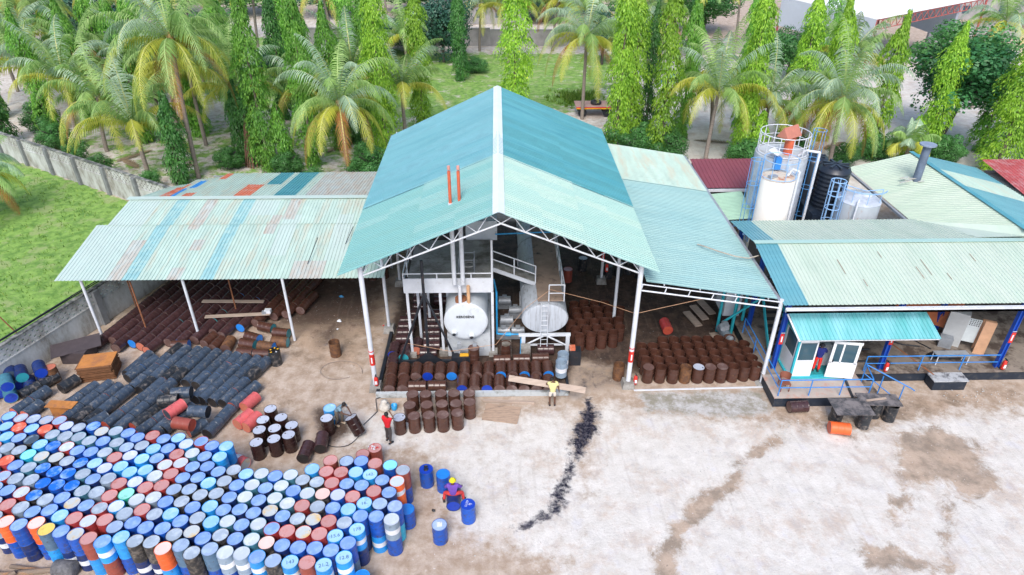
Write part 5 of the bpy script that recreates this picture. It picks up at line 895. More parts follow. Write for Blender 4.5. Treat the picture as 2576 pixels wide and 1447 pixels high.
# pumps and pipes between the tanks
t = thing('pump_set', 'dark pumps and motors crowded between the two tanks', 'pump', (.8, 31, 0))
for x, y, s_ in ((.4, 31.2, .5), (.9, 32.2, .45), (.3, 33.2, .5), (1., 30.2, .35), (.2, 30.2, .35)): mb = MB(); mb.tube((x-.35, y, .5), (x+.35, y, .5), s_*.55, 12); mb.box((x, y, .2), (.8, .5, .25)); mb.box((x, y, .5+s_*.5), (.25, .25, .2)); mb.build('motor', steelgrey, t)
mb = MB(); mb.path([(-.15, 29.2, 3.6), (-.15, 29.2, 1.0), (.35, 29.2, .95), (1.15, 29.2, .95), (1.1, 28.4, .2)], .05, 8); mb.path([(-.15, 29.2, 3.6), (-.3, 30.5, 3.6)], .05, 8); mb.tube((.3, 29.2, .95), (.6, 29.2, .95), .11, 10); tag(mb.build('blue_pipe', mat('pipe_blue', (.02, .30, .62), .4)), 'bright blue pipe with a valve between the two tanks', 'pipe')
mb = MB(); mb.path([(-.2, 33, 5.0), (2.4, 33, 5.1), (3.0, 33, 5.1)], .045, 8); tag(mb.build('blue_pipe', MATS['pipe_blue']), 'thin blue pipe crossing above the tanker in the shade', 'pipe')
for i, (x, y) in enumerate(((.35, 28.7), (1.35, 28.35))): mb = MB(); mb.box((x, y, .4), (.5, .45, .8)); tag(mb.build('concrete_block', conc), ['grey concrete block beside the blue pipe valve', 'grey concrete block under the left leg of the tanker frame'][i], 'block')
mb = MB(); mb.box((3.9, 27.9, .45), (.6, .5, .9)); mb.box((3.75, 27.9, .98), (.3, .3, .18), mi=1); tag(mb.build('dark_cabinet', [blackp, orsheet]), 'dark cabinet with white edges at the right corner of the tanker', 'cabinet')
mb = MB(); pts = [Vector((-4.6, 27.2, 1.9)), Vector((-2.5, 27.1, 1.45)), Vector((-.2, 27.3, 1.7)), Vector((1.3, 28.6, 3.0)), Vector((2.6, 28.95, 3.9)), Vector((5, 27.5, 4.05)), Vector((6.4, 26.1, 4.3)), Vector((9.5, 26.1, 5.1))]; mb.path(pts, .011, 5); tag(mb.build('orange_rope', mat('rope_orange', (.52, .30, .18))), 'thin orange rope strung across the tanks between the columns', 'rope')
t = thing('low_bund', 'low whitewashed block kerb around the drums before the tanks', 'kerb', (-1.3, 25.35, 0))
mb = MB(); mb.bx(-6.1, 3.35, 25.3, 25.48, 0, .26); mb.build('front_kerb', mat('kerb_white', (.50, .54, .56), .8, .2, 2, col2=(.2, .2, .18), thr=.55), t)
mb = MB(); mb.bx(-6.12, -5.95, 25.48, 30.6, 0, .22); mb.bx(3.3, 3.42, 25.48, 27.6, 0, .22); mb.build('side_kerb', blackp, t)
mb = MB(); mb.box((9.9, 25.66, .03), (6.5, .08, .05), rz=.02); tag(mb.build('white_edging', white), 'thin white edging strip in front of the lean-to floor', 'kerb')
mb = MB(); mb.box((2.22, 24.86, 1.12), (3.75, .30, .035), rz=-.265, rx=R(40)); tag(mb.build('long_board', wood), 'long pale board carried on the shoulder of the man in yellow', 'board')
mb = MB(); mb.box((.05, 24.05, .03), (1.7, 1.15, .03), rz=-.2); tag(mb.build('plywood_sheet', mat('ply', (.42, .30, .22), .8, .2, 3, col2=(.2, .15, .12), thr=.58, stretch=(1, 7, 1))), 'brown plywood sheet lying on the sand before the bund', 'board')
mb = MB(); mb.box((.4, 24.86, .06), (2.5, .13, .1), rz=-.08); tag(mb.build('timber_beam', wood), 'pinkish timber beam lying in front of the white kerb', 'beam')
for i, (x, y, lb) in enumerate(((-14.8, 31.8, 'near pale plank laid across the brown lying drums'), (-15.55, 33.25, 'far pale plank laid across the brown lying drums'))): mb = MB(); mb.box((x, y, .62), (3.6, .26, .05), rz=.07 if i == 0 else -.03); tag(mb.build('plank', wood), lb, 'plank', 'planks on the brown drums')
mb = MB(); mb.box((-13.15, 32.0, .75), (.35, .25, .2)); mb.box((-13.35, 31.9, .72), (.2, .2, .16), mi=1); tag(mb.build('paint_tins', [white, steelgrey]), 'small white tins standing on the near plank', 'tins')
# rusty sheet stack
t = thing('sheet_stack', 'stack of rusty orange steel sheets beside the black drums', 'sheets', (-20.5, 27.4, 0)); r2 = mat('rust_bright', (.50, .20, .05), .8, .25, 4, col2=(.28, .12, .06), thr=.58); r3 = mat('rust_dark', (.20, .09, .04), .85, .35, 6)
for i in range(26): mb = MB(); mb.box((-20.45+random.uniform(-.05, .05), 27.45+random.uniform(-.05, .05), .04+.034*i), (1.6, 1.15, .018), rz=.18+random.uniform(-.04, .04)); mb.build('steel_sheet', r2 if i == 25 else r3, t)
mb = MB(); mb.box((-22.3, 28.9, .75), (2.3, 1.1, .03), rz=.5, rx=.12); mb.bx(-22.9, -21.6, 28.3, 29.4, 0, .68, ); tag(mb.build('tank_lid', mat('dark_plate', (.07, .055, .06), .6, .2, 3)), 'large dark steel plate lying by the wall behind the sheet stack', 'plate')
mb = MB(); mb.box((-20.7, 24.45, .6), (1.35, .5, .03), rz=-.1); mb.bx(-21.2, -20.3, 24.3, 24.6, 0, .58); tag(mb.build('rusty_plate', r2), 'rusty orange plate behind the left end of the blue stack', 'plate')
# plank table over the grimy drums
for i, (c_, d_, rz_, lb) in enumerate((((16.25, 23.2, .93), (1.75, 1.15, .03), -.03, 'scratched black plywood board lying on the grimy drums, nearer one'), ((17.75, 23.65, .94), (1.9, .85, .03), -.08, 'dark plywood board behind the scratched one on the grimy drums'))):
    mb = MB(); mb.box(c_, d_, rz=rz_); tag(mb.build('board', mat('board_black', (.06, .06, .065), .5, .3, 3, col2=(.20, .18, .18), thr=.5)), lb, 'board', 'boards on the grimy drums')
mb = MB(); mb.box((17.6, 23.62, .99), (1.0, .09, .05), rz=.15); tag(mb.build('wood_batten', wood), 'short pale batten lying on the dark plywood board', 'batten')

# ------------------------------------------------------------------ storage tanks behind the workshop
def cage(mb, cx, cy, r, z0, z1, hoops, nvert=5, a0=0., a1=6.283, tr=.022):
    for k in range(hoops): mb.ring((cx, cy, z0+(z1-z0)*k/(hoops-1)), r, tr, 16, a0=a0, a1=a1)
    for i in range(nvert): a = a0+(a1-a0)*i/(nvert-1 if a1-a0 < 6 else nvert); mb.tube((cx+r*math.cos(a), cy+r*math.sin(a), z0), (cx+r*math.cos(a), cy+r*math.sin(a), z1), tr, 5)
def ladder(mb, x, y, z0, z1, w_=.4, dx=1., dy=0.):
    mb.tube((x-w_/2*dx, y-w_/2*dy, z0), (x-w_/2*dx, y-w_/2*dy, z1), .022, 5); mb.tube((x+w_/2*dx, y+w_/2*dy, z0), (x+w_/2*dx, y+w_/2*dy, z1), .022, 5)
    for i in range(int((z1-z0)/.3)): mb.tube((x-w_/2*dx, y-w_/2*dy, z0+.3*i), (x+w_/2*dx, y+w_/2*dy, z0+.3*i), .014, 4)
cageb = mat('cage_blue', (.10, .32, .66), .5, .2, 3)
gtw = mat('silo_white', (.72, .70, .64), .45, .06, 1.2); gtg = mat('silo_grey', (.42, .46, .52), .45, .12, 1.2, col2=(.55, .60, .66), thr=.55)
t = thing('silo_tank', 'slim white upright tank with a rusty top, nearest of the storage tanks', 'tank', (16.3, 36.3, 0))
mb = MB(); mb.lathe([(.98, 0), (.98, 6.85), (.94, 6.88)], 36, (16.3, 36.3, 0), cap1=False); mb.build('shell', gtw, t)
mb = MB(); mb.lathe([(.97, 6.87), (.5, 6.93), (0, 6.95)], 36, (16.3, 36.3, 0)); mb.build('top_plate', mat('silo_top', (.62, .56, .46), .7, .1, 2, col2=(.42, .16, .08), thr=.56), t)
mb = MB(); mb.box((15.9, 36.1, 7.0), (.5, .3, .12), rz=.4); mb.build('hatch', steelgrey, t)
mb = MB(); cage(mb, 16.3, 36.3, 1.0, 7.0, 8.0, 2, 8); mb.build('top_railing', lblue, t)
mb = MB(); ladder(mb, 15.15, 36.2, 2.8, 8.0, dx=0, dy=1); cage(mb, 14.85, 36.2, .36, 3.6, 8.0, 4, 4, tr=.018); mb.build('caged_ladder', cageb, t)
mb = MB(); mb.path([(17.35, 36.0, 0), (17.35, 36.0, 7.3), (17.0, 36.2, 7.4), (16.8, 36.2, 7.0)], .07, 8); mb.build('side_pipe', white, t)
t = thing('silo_tank', 'wide grey upright tank with a round top railing, tallest of the storage tanks', 'tank', (17.3, 38.7, 0))
mb = MB(); mb.lathe([(1.55, 0), (1.55, 7.5)], 44, (17.25, 38.7, 0)); mb.build('shell', gtg, t)
mb = MB(); mb.lathe([(1.54, 7.5), (.8, 7.58), (0, 7.62)], 44, (17.25, 38.7, 0)); mb.build('top_plate', mat('silo_top2', (.50, .53, .54), .6, .1, 1.5, col2=(.35, .33, .3), thr=.6), t)
mb = MB(); cage(mb, 17.25, 38.7, 1.45, 7.6, 8.75, 2, 12, tr=.03); mb.ring((17.25, 38.7, 8.2), 1.45, .02, 28); mb.build('top_railing', white, t)
mb = MB(); ladder(mb, 18.95, 38.6, 2.5, 8.9, dx=0, dy=1); cage(mb, 19.25, 38.6, .38, 3.4, 8.9, 4, 4, tr=.018); mb.build('caged_ladder', cageb, t)
mb = MB(); mb.path([(19.0, 37.5, 3.2), (19.0, 37.5, 7.9), (18.2, 37.6, 8.0), (17.9, 37.8, 7.6)], .08, 8); mb.build('side_pipe', white, t)
mb = MB(); mb.tube((17.4, 38.2, 7.5), (17.4, 38.2, 8.6), .3, 10); v_ = mb.build('vent_neck', MATS['stack_orange'], t)
hc = Vector((17.3, 38.2, 8.95)); mb = MB(); mb.add([hc+Vector(p) for p in ((-.75, -.4, -.25), (.6, -.4, -.25), (.6, .4, -.25), (-.75, .4, -.25), (-.75, 0, .35), (.6, 0, .35))], [(0, 1, 5, 4), (3, 4, 5, 2), (0, 4, 3), (1, 2, 5)]); mb.v = [tuple(hc+Matrix.Rotation(.6, 3, 'Z') @ (Vector(v)-hc)) for v in mb.v]; mb.build('vent_hood', mat('hood_rust', (.45, .17, .12), .7, .15), t)
mb = MB(); mb.box((16.35, 37.5, 7.98), (.62, .62, .04), rz=.75, rx=.3); mb.build('square_cover', wp, t)
mb = MB(); mb.box((16.5, 37.3, 7.35), (.35, .4, .7)); mb.build('blue_gearbox', bluepaint, t)
t = thing('water_tank', 'black plastic water tank with a ribbed lid between the metal tanks', 'tank', (20.75, 38.6, 0)); bpl = mat('black_plastic', (.016, .022, .034), .35, .2, 2)
for cx, cy, top in ((20.75, 38.6, 6.55),):
    pr = [(.95, 4.0)]; z = 4.0
    for i in range(9): pr += [(.93, z+.03), (.93, z+.13), (.96, z+.16), (.96, z+.24)]; z += .27
    pr += [(.93, 6.42), (.86, 6.6), (.5, 6.72), (.3, 6.74), (0, 6.74)]; mb = MB(); mb.lathe(pr, 32, (cx, cy, 0)); mb.build('shell', bpl, t)
    for i in range(8): a = i*math.pi/4; mb = MB(); mb.box((cx+.48*math.cos(a), cy+.48*math.sin(a), 6.72), (.62, .14, .12), rz=a); mb.build('lid_rib', bpl, t)
mb = MB(); mb.bx(19.4, 22.0, 37.2, 39.8, 0, 3.98); mb.build('stand', darkbase, t)
t = thing('water_tank', 'second black plastic water tank half hidden behind the front one', 'tank', (20.1, 40.0, 0)); mb = MB(); mb.lathe([(.9, 0), (.9, 6.4), (.8, 6.6), (.4, 6.7), (0, 6.7)], 28, (20.15, 40.3, 0)); mb.build('shell', bpl, t)
mb = MB(); [mb.box((20.15+.4*math.cos(i*.785), 40.3+.4*math.sin(i*.785), 6.68), (.5, .12, .1), rz=i*.785) for i in range(8)]; mb.build('lid', bpl, t)
t = thing('silo_tank', 'low wide grey tank with rust streaks, rightmost of the storage tanks', 'tank', (21.45, 36.35, 0))
mb = MB(); mb.lathe([(1.22, 0), (1.22, 5.45)], 40, (21.45, 36.3, 0)); mb.build('shell', mat('silo_streaked', (.45, .50, .54), .5, .15, 1.5, col2=(.34, .17, .09), thr=.66, scale2=1.6, stretch=(1, 1, .3)), t)
mb = MB(); mb.lathe([(1.24, 5.45), (1.0, 5.62), (0, 5.75)], 40, (21.45, 36.3, 0)); mb.build('top_plate', gtg, t)
mb = MB(); mb.lathe([(.3, 5.7), (.3, 5.82), (0, 5.84)], 20, (21.8, 36.2, 0)); mb.build('manhole', white, t)
mb = MB(); cage(mb, 21.45, 36.3, 1.35, 6.3, 6.35, 2, 2, 2.6, 5.6, .02); ladder(mb, 20.25, 36.0, 3.0, 6.6, dx=0, dy=1); cage(mb, 19.85, 36.1, .42, 3.3, 6.7, 5, 7, tr=.03); mb.path([(20.2, 36.4, 6.4), (21.2, 35.4, 6.35), (22.4, 35.7, 6.3)], .025, 5); [mb.tube((x, y, 5.6), (x, y, 6.4), .02, 5) for x, y in ((20.6, 35.5), (21.3, 35.1), (22.2, 35.4))]; mb.build('caged_ladder', lblue, t)
mb = MB(); mb.path([(20.75, 35.1, 3), (20.75, 35.1, 5.7), (20.95, 35.4, 5.8)], .06, 8); mb.build('side_pipe', white, t)
# fire extinguishers
for i, (x, y, z, lb) in enumerate(((-6.1, 25.8, .4, 'red fire extinguisher at the foot of the left front column'), (6.75, 25.95, .15, 'red fire extinguisher beside the right front column'), (19.35, 26.1, .65, 'red fire extinguisher at the foot of the middle blue post'), (25.35, 26.15, .65, 'red fire extinguisher at the foot of the right blue post'), (6.65, 35.8, .9, 'red fire extinguisher hung on the column deep in the shade'))):
    e = thing('fire_extinguisher', lb, 'extinguisher', (x, y, z), 'fire extinguishers on the posts'); mb = MB(); mb.lathe([(.0, 0), (.09, .01), (.1, .06), (.1, .42), (.06, .52), (.035, .55), (.0, .56)], 16, (x, y, z)); mb.build('cylinder', redp, e)
    mb = MB(); mb.box((x, y-.1, z+.22), (.11, .01, .2)); mb.build('label_sticker', dm['white'], e)
    mb = MB(); mb.box((x, y, z+.6), (.05, .16, .05)); mb.path([(x, y-.03, z+.58), (x+.12, y-.02, z+.5), (x+.13, y, z+.2)], .014, 5); mb.build('valve_hose', blackp, e)
# litter on the yard floor
for i, (x, y, s_, m_, lb) in enumerate(((-9.6, 34.6, .3, 'pipe_blue', 'scrap of blue plastic on the brown soil'), (-9.2, 32.0, .3, 'white_paint', 'crumpled white plastic bag on the yard soil'), (-9.15, 31.2, .14, 'white_paint', 'small round white scrap on the sand'), (-6.6, 31.5, .13, 'red_paint', 'small red scrap beside the front left column'), (-2.75, 18.4, .18, 'black_steel', 'small black rag on the sand beside the seated worker'))):
    mb = MB(); N = 9; vs = [(x+s_*.6*math.cos(k/N*6.283)*random.uniform(.5, 1.1), y+s_*.6*math.sin(k/N*6.283)*random.uniform(.5, 1.1), .01) for k in range(N)]+[(x, y, s_*.45)]; mb.add(vs, [(k, (k+1) % N, N) for k in range(N)]); tag(mb.build('litter', MATS[m_]), lb, 'litter')
mb = MB(); mb.box((-11.9, 36.6, .25), (.55, .4, .45), rz=.2); mb.box((-11.9, 36.4, .25), (.45, .03, .3), rz=.2, mi=1); tag(mb.build('cardboard_box', [mat('cardboard', (.42, .26, .13), .8), lblue]), 'open cardboard box in front of the dark back of the left yard', 'box')
mb = MB()
def coil(pts, r, mt, lb, nm='hose', cat='hose'): mb = MB(); mb.path(pts, r, 6); tag(mb.build(nm, mt), lb, cat)
cp = [(-7.3+.85*math.cos(a)*(1+.1*math.sin(3*a)), 22.75+.75*math.sin(a), .03) for a in np.linspace(.4, 6.2, 26)]
coil(cp, .018, blackp, 'thin black hose looped on the sand around the tipped drum')
coil([(-6.4, 23.4, .03), (-5.9, 24.3, .03), (-6.1, 25.2, .03), (-5.3, 25.6, .1), (-3.9, 26.4, .4)], .018, blackp, 'thin black hose running from the bund to the tipped drum')
coil([(-8.2+1.1*math.cos(a), 27.2+.9*math.sin(a)+.1*a, .03) for a in np.linspace(0, 5.2, 22)], .015, mat('wire_tan', (.3, .24, .2)), 'pale wire curled on the sand left of the bund', 'wire', 'wire')
mb = MB(); mb.lathe([(.13, 0), (.15, .26), (.13, .26), (.12, .05), (0, .05)], 16, (-5.1, 24.5, 0)); tag(mb.build('bucket', MATS['pipe_blue']), 'small dark blue bucket standing behind the man in red', 'bucket')
mb = MB(); mb.lathe([(.22, 0), (.28, .12), (.22, .3), (.12, .42), (.16, .5), (.05, .54), (0, .55)], 16, (-5.55, 24.5, 0)); tag(mb.build('sack', mat('sack_white', (.6, .56, .5), .9, .3, 6)), 'tied whitish sack standing behind the man in red', 'sack')
mb = MB()
for _ in range(420):
    x, y = random.choice([(random.gauss(10.5, 1.6), random.gauss(21, 1.2)), (random.uniform(-6, 14), random.uniform(14, 24)), (random.gauss(12.8, .8), random.gauss(22.6, .5)), (random.gauss(24, 2), random.gauss(25, .5))]); s_ = random.uniform(.015, .055)
    if x < -2 and y < 21: continue
    c = Vector((x, y, s_*.2)); pr_ = [Vector((random.uniform(.6, 1), 0, 0)), Vector((0, random.uniform(.6, 1), 0)), Vector((-random.uniform(.6, 1), 0, 0)), Vector((0, -random.uniform(.6, 1), 0)), Vector((0, 0, random.uniform(.5, .9))), Vector((0, 0, -.5))]
    mb.add([c+p*s_ for p in pr_], [(0, 1, 4), (1, 2, 4), (2, 3, 4), (3, 0, 4)])
tag(mb.build('pebbles', mat('pebble', (.5, .49, .47), .85, .35, 8)), 'loose pale pebbles scattered over the sand yard', 'pebbles', kind='stuff')
# logs and stone at the bottom left corner
lg = mat('old_wood', (.22, .17, .13), .9, .35, 3, col2=(.32, .16, .07), thr=.6, stretch=(.4, 3, 3), bump=.5)
for i, (a_, b_, r_, lb) in enumerate((((-19.2, 15.6, .12), (-16.4, 15.9, .14), .14, 'weathered log lying at the bottom left corner'), ((-18.6, 14.9, .1), (-17.7, 15.7, .3), .13, 'dark log end leaning over the weathered log'), ((-18.2, 16.1, .08), (-15.6, 15.7, .1), .08, 'thin grey branch before the front row of drums'), ((-20.2, 16.4, .1), (-18.3, 15.7, .1), .12, 'broken orange-brown timber at the left picture edge'))):
    mb = MB(); mb.tube(a_, b_, r_, 9, r_*.7); tag(mb.build('log', lg), lb, 'log', 'old logs in the lower left corner')
mb = MB(); mb.lathe([(.0, 0), (.3, .02), (.31, .3), (.29, .75), (.2, .8), (0, .8)], 14, (-16.35, 15.85, .3), q=Vector((1, -.1, .02)).to_track_quat('Z', 'Y')); tag(mb.build('burnt_drum', mat('burnt', (.13, .13, .14), .8, .5, 5, bump=1., bscale=9)), 'crushed grey burnt drum lying in the lower left corner', 'drum')
# ------------------------------------------------------------------ vegetation
def leafmesh(name, V, F, rn, mats, mi, trunk=None):
    me = bpy.data.meshes.new(name); me.from_pydata(V, [], F)
    for m in mats: me.materials.append(m)
    me.polygons.foreach_set('material_index', mi); at = me.attributes.new('rnd', 'FLOAT', 'POINT'); at.data.foreach_set('value', rn); me.update(); return me
bark = mat('bark_grey', (.20, .16, .13), .9, .3, 5, stretch=(1, 1, 3), bump=.4); palmbark = mat('bark_palm', (.26, .22, .19), .9, .35, 3, stretch=(.4, .4, 9), bump=.6, bscale=9)
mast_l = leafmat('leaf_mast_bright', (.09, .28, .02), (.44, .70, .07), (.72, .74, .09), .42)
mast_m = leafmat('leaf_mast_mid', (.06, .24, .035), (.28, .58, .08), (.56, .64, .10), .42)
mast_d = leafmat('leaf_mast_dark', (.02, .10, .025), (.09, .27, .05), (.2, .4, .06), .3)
def mast_crown(seed, H, RR, zb=.03):
    r = random.Random(seed); V = []; F = []; rn = []
    nb = int(H*22)
    for i in range(nb):
        f = (i+r.random())/nb; z = H*(zb+(1-zb)*f); rad = RR*(1 if r.random() < .8 else .62)*min(1, (1-f)*3.6+.12)*(.80+.16*math.sin(f*17+seed)+.10*math.sin(f*41+seed*2)+.12*r.random())*(1 if f > .12 else .7)
        if r.random() < .10: rad *= 1.22
        if r.random() < .12: continue
        th = r.uniform(0, 6.283); cx = .12*math.sin(z*.7+seed); cy = .12*math.cos(z*.9+seed); shade = r.random()
        n_ = 44
        for k in range(n_):
            # a drooping spray that hangs down and outwards
            s = r.random(); rr = rad*(.35+.65*s**.6); a = th+r.gauss(0, .30); zz = z-.9*s*s-r.random()*.5*s
            p = Vector((cx+rr*math.cos(a), cy+rr*math.sin(a), zz))
            if p.z < .15: continue
            L_ = r.uniform(.17, .34); w_ = L_*.16; out = Vector((math.cos(a), math.sin(a), 0)); d = (out*r.uniform(.1, .7)+Vector((r.gauss(0, .25), r.gauss(0, .25), -1))).normalized(); side = d.cross(out+Vector((r.gauss(0, .5), r.gauss(0, .5), .2))).normalized()
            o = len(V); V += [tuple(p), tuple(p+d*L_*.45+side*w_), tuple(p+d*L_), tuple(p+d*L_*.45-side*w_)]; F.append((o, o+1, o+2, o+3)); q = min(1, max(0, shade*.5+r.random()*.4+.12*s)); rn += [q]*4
    return V, F, rn
MC = {}
def mast_tree(x, y, h, w_, kind, label, lean=0., zb=.03):
    key = (kind, round(h/3), w_ > 1.5)
    if key not in MC:
        H = round(h/3)*3.; V, F, rn = mast_crown(len(MC)*7+3, H, w_, zb); m = {'l': mast_l, 'm': mast_m, 'd': mast_d}[kind]; me = leafmesh('crown', V, F, rn, [m], [0]*len(F)); mb = MB(); mb.tube((0, 0, -.1), (0, 0, H*.5), .16, 8, .1); mb.tube((0, 0, H*.5), (0, 0, H*.95), .1, 6, .02); MC[key] = (me, mb.mesh('trunk', bark), H, w_)
    me, tm, H, W0 = MC[key]
    w_ *= .94; t = thing('mast_tree', label, 'tree', (x, y, 0), 'tall slender mast trees', random.uniform(0, 6.28)); t.scale = (w_/W0, w_/W0, h/H)
    t.rotation_euler = (random.gauss(0, .015), lean, t.rotation_euler.z) if lean else (random.gauss(0, .012), random.gauss(0, .012), t.rotation_euler.z)
    for nm, m in (('crown', me), ('trunk', tm)): o = bpy.data.objects.new(nm, m); COL.objects.link(o); o.parent = t
ORD_M = ['a', 'b']
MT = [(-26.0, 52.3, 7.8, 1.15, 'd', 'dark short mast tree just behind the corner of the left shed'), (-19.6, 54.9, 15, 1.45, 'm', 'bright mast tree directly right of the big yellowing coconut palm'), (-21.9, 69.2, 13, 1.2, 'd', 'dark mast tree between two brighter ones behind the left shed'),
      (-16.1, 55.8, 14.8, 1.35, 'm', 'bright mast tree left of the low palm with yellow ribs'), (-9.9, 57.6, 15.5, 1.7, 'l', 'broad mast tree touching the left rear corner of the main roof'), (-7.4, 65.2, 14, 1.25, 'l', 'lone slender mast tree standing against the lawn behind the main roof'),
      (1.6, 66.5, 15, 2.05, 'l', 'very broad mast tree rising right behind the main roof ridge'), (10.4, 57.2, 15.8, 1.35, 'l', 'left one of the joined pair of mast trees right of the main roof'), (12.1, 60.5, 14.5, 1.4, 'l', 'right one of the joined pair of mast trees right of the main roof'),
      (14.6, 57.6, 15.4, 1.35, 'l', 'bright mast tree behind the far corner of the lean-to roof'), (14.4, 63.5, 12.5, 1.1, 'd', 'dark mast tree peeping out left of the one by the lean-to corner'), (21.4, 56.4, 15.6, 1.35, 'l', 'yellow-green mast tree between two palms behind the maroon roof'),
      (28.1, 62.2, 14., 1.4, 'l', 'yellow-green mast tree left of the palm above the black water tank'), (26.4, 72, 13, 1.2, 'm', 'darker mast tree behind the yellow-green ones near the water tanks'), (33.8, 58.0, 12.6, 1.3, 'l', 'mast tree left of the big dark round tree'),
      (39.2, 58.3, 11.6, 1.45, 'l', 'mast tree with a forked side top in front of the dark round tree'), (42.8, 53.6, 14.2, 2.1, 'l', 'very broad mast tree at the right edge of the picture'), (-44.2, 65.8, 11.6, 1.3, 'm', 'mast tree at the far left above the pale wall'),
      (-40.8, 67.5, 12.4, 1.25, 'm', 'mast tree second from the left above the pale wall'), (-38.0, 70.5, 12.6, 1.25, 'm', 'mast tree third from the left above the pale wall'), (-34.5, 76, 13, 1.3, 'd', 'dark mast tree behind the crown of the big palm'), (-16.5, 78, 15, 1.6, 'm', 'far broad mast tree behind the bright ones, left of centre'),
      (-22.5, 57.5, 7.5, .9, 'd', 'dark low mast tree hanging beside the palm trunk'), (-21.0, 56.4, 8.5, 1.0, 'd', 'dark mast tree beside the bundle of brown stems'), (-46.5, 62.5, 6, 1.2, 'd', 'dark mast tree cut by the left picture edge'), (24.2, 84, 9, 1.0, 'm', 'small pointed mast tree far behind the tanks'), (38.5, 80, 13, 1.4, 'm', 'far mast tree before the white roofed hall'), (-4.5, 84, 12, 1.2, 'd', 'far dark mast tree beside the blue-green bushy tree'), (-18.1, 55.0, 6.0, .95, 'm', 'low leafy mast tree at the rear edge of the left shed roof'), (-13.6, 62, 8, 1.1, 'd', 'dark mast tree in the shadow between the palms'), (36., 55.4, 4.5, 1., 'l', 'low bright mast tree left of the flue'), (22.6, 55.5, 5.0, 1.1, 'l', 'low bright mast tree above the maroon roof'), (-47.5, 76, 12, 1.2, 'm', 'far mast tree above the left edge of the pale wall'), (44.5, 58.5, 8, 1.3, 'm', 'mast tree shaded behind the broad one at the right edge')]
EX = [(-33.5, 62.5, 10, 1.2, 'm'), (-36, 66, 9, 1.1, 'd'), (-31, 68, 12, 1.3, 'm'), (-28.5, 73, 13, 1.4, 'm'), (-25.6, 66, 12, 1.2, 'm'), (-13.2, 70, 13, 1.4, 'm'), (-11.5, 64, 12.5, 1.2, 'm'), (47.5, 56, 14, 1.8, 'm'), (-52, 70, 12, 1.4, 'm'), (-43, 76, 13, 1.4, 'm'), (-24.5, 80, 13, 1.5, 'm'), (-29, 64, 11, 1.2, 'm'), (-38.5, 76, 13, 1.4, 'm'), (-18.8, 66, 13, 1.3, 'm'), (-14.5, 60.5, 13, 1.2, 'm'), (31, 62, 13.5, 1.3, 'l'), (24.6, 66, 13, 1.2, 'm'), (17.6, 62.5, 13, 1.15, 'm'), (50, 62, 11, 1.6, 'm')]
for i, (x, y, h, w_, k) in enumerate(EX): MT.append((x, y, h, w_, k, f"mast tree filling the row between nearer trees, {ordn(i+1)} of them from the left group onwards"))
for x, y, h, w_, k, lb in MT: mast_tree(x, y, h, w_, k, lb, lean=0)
# coconut palms
palm_g = leafmat('leaf_palm_green', (.15, .31, .07), (.44, .62, .22), None, .34); palm_y = leafmat('leaf_palm_yellow', (.34, .44, .05), (.66, .64, .12), None, .35); palm_b = leafmat('leaf_palm_brown', (.28, .10, .03), (.50, .26, .08), None, .2); ribm = mat('frond_rib', (.48, .48, .16), .6, .2, 3); ribg = mat('frond_rib_green', (.30, .42, .14), .6, .2, 3)
palm_s = leafmat('leaf_palm_silver', (.20, .34, .20), (.50, .64, .46), None, .25)
def frond(V, F, rn, mi, r, az, el, L_, droop, m, wl=.95, lw=.036):
    d0 = Vector((math.cos(az)*math.cos(el), math.sin(az)*math.cos(el), math.sin(el))); p = Vector((0, 0, 0))+d0*.15; n_ = 22; step = L_/n_; d = d0.copy(); pts = []
    for i in range(n_+1): pts.append((p.copy(), d.copy())); p = p+d*step; d = (d+Vector((0, 0, -droop*(i+3)/n_*.11))).normalized()
    side = Vector((-math.sin(az), math.cos(az), 0)); tw = r.uniform(-.5, .5); shade = r.random()*.5
    for i in range(n_):
        a, da = pts[i]; b_, db = pts[i+1]; w_ = .045*(1-i/n_)+.008; o = len(V); V += [tuple(a+side*w_), tuple(a-side*w_), tuple(b_-side*w_), tuple(b_+side*w_)]; F.append((o, o+1, o+2, o+3)); mi.append(m+3 if m < 2 else 5); rn += [.5]*4
    for i in range(2, n_+1):
        f = i/n_; ll = wl*(math.sin(math.pi*min(1, f*.86+.12))**.6)*(.9+.2*r.random())
        for h_ in (0, .5):
            a, da = pts[i]; a = a-da*step*h_
            for sgn in (-1, 1):
                up_ = side.cross(da).normalized() if True else 0
                ld = (side*sgn*.9+da*.55+Vector((0, 0, -.35-.5*r.random()))+up_*tw*sgn*.2).normalized(); tip = a+ld*ll+Vector((0, 0, -ll*.35)); mid = a+ld*ll*.5; wv = da*lw
                o = len(V); V += [tuple(a-wv), tuple(a+wv), tuple(mid+wv*.9), tuple(tip), tuple(mid-wv*.9)]; F.append((o, o+1, o+2, o+3, o+4)); mi.append(m); rn += [min(1, shade+r.random()*.5)]*5
PM = {}
def palm_mesh(seed, nf, L_, young=False, sparse=False):
    r = random.Random(seed); V, F, rn, mi = [], [], [], []
    for i in range(nf):
        f = i/nf; az = i*2.399+r.uniform(-.2, .2); el = R(78-f*(95 if not young else 62)+r.uniform(-8, 8)); m = 0 if f < .62 else (1 if (f < .9 or young) else 2)
        if f < .5 and r.random() < .4: m = 6
        frond(V, F, rn, mi, r, az, el, L_*r.uniform(.85, 1.1), (1.5+f*1.3) if not young else 1.1+f, m)
    return leafmesh('crown', V, F, rn, [palm_g, palm_y, palm_b, ribg, ribm, ribm, palm_s], mi)
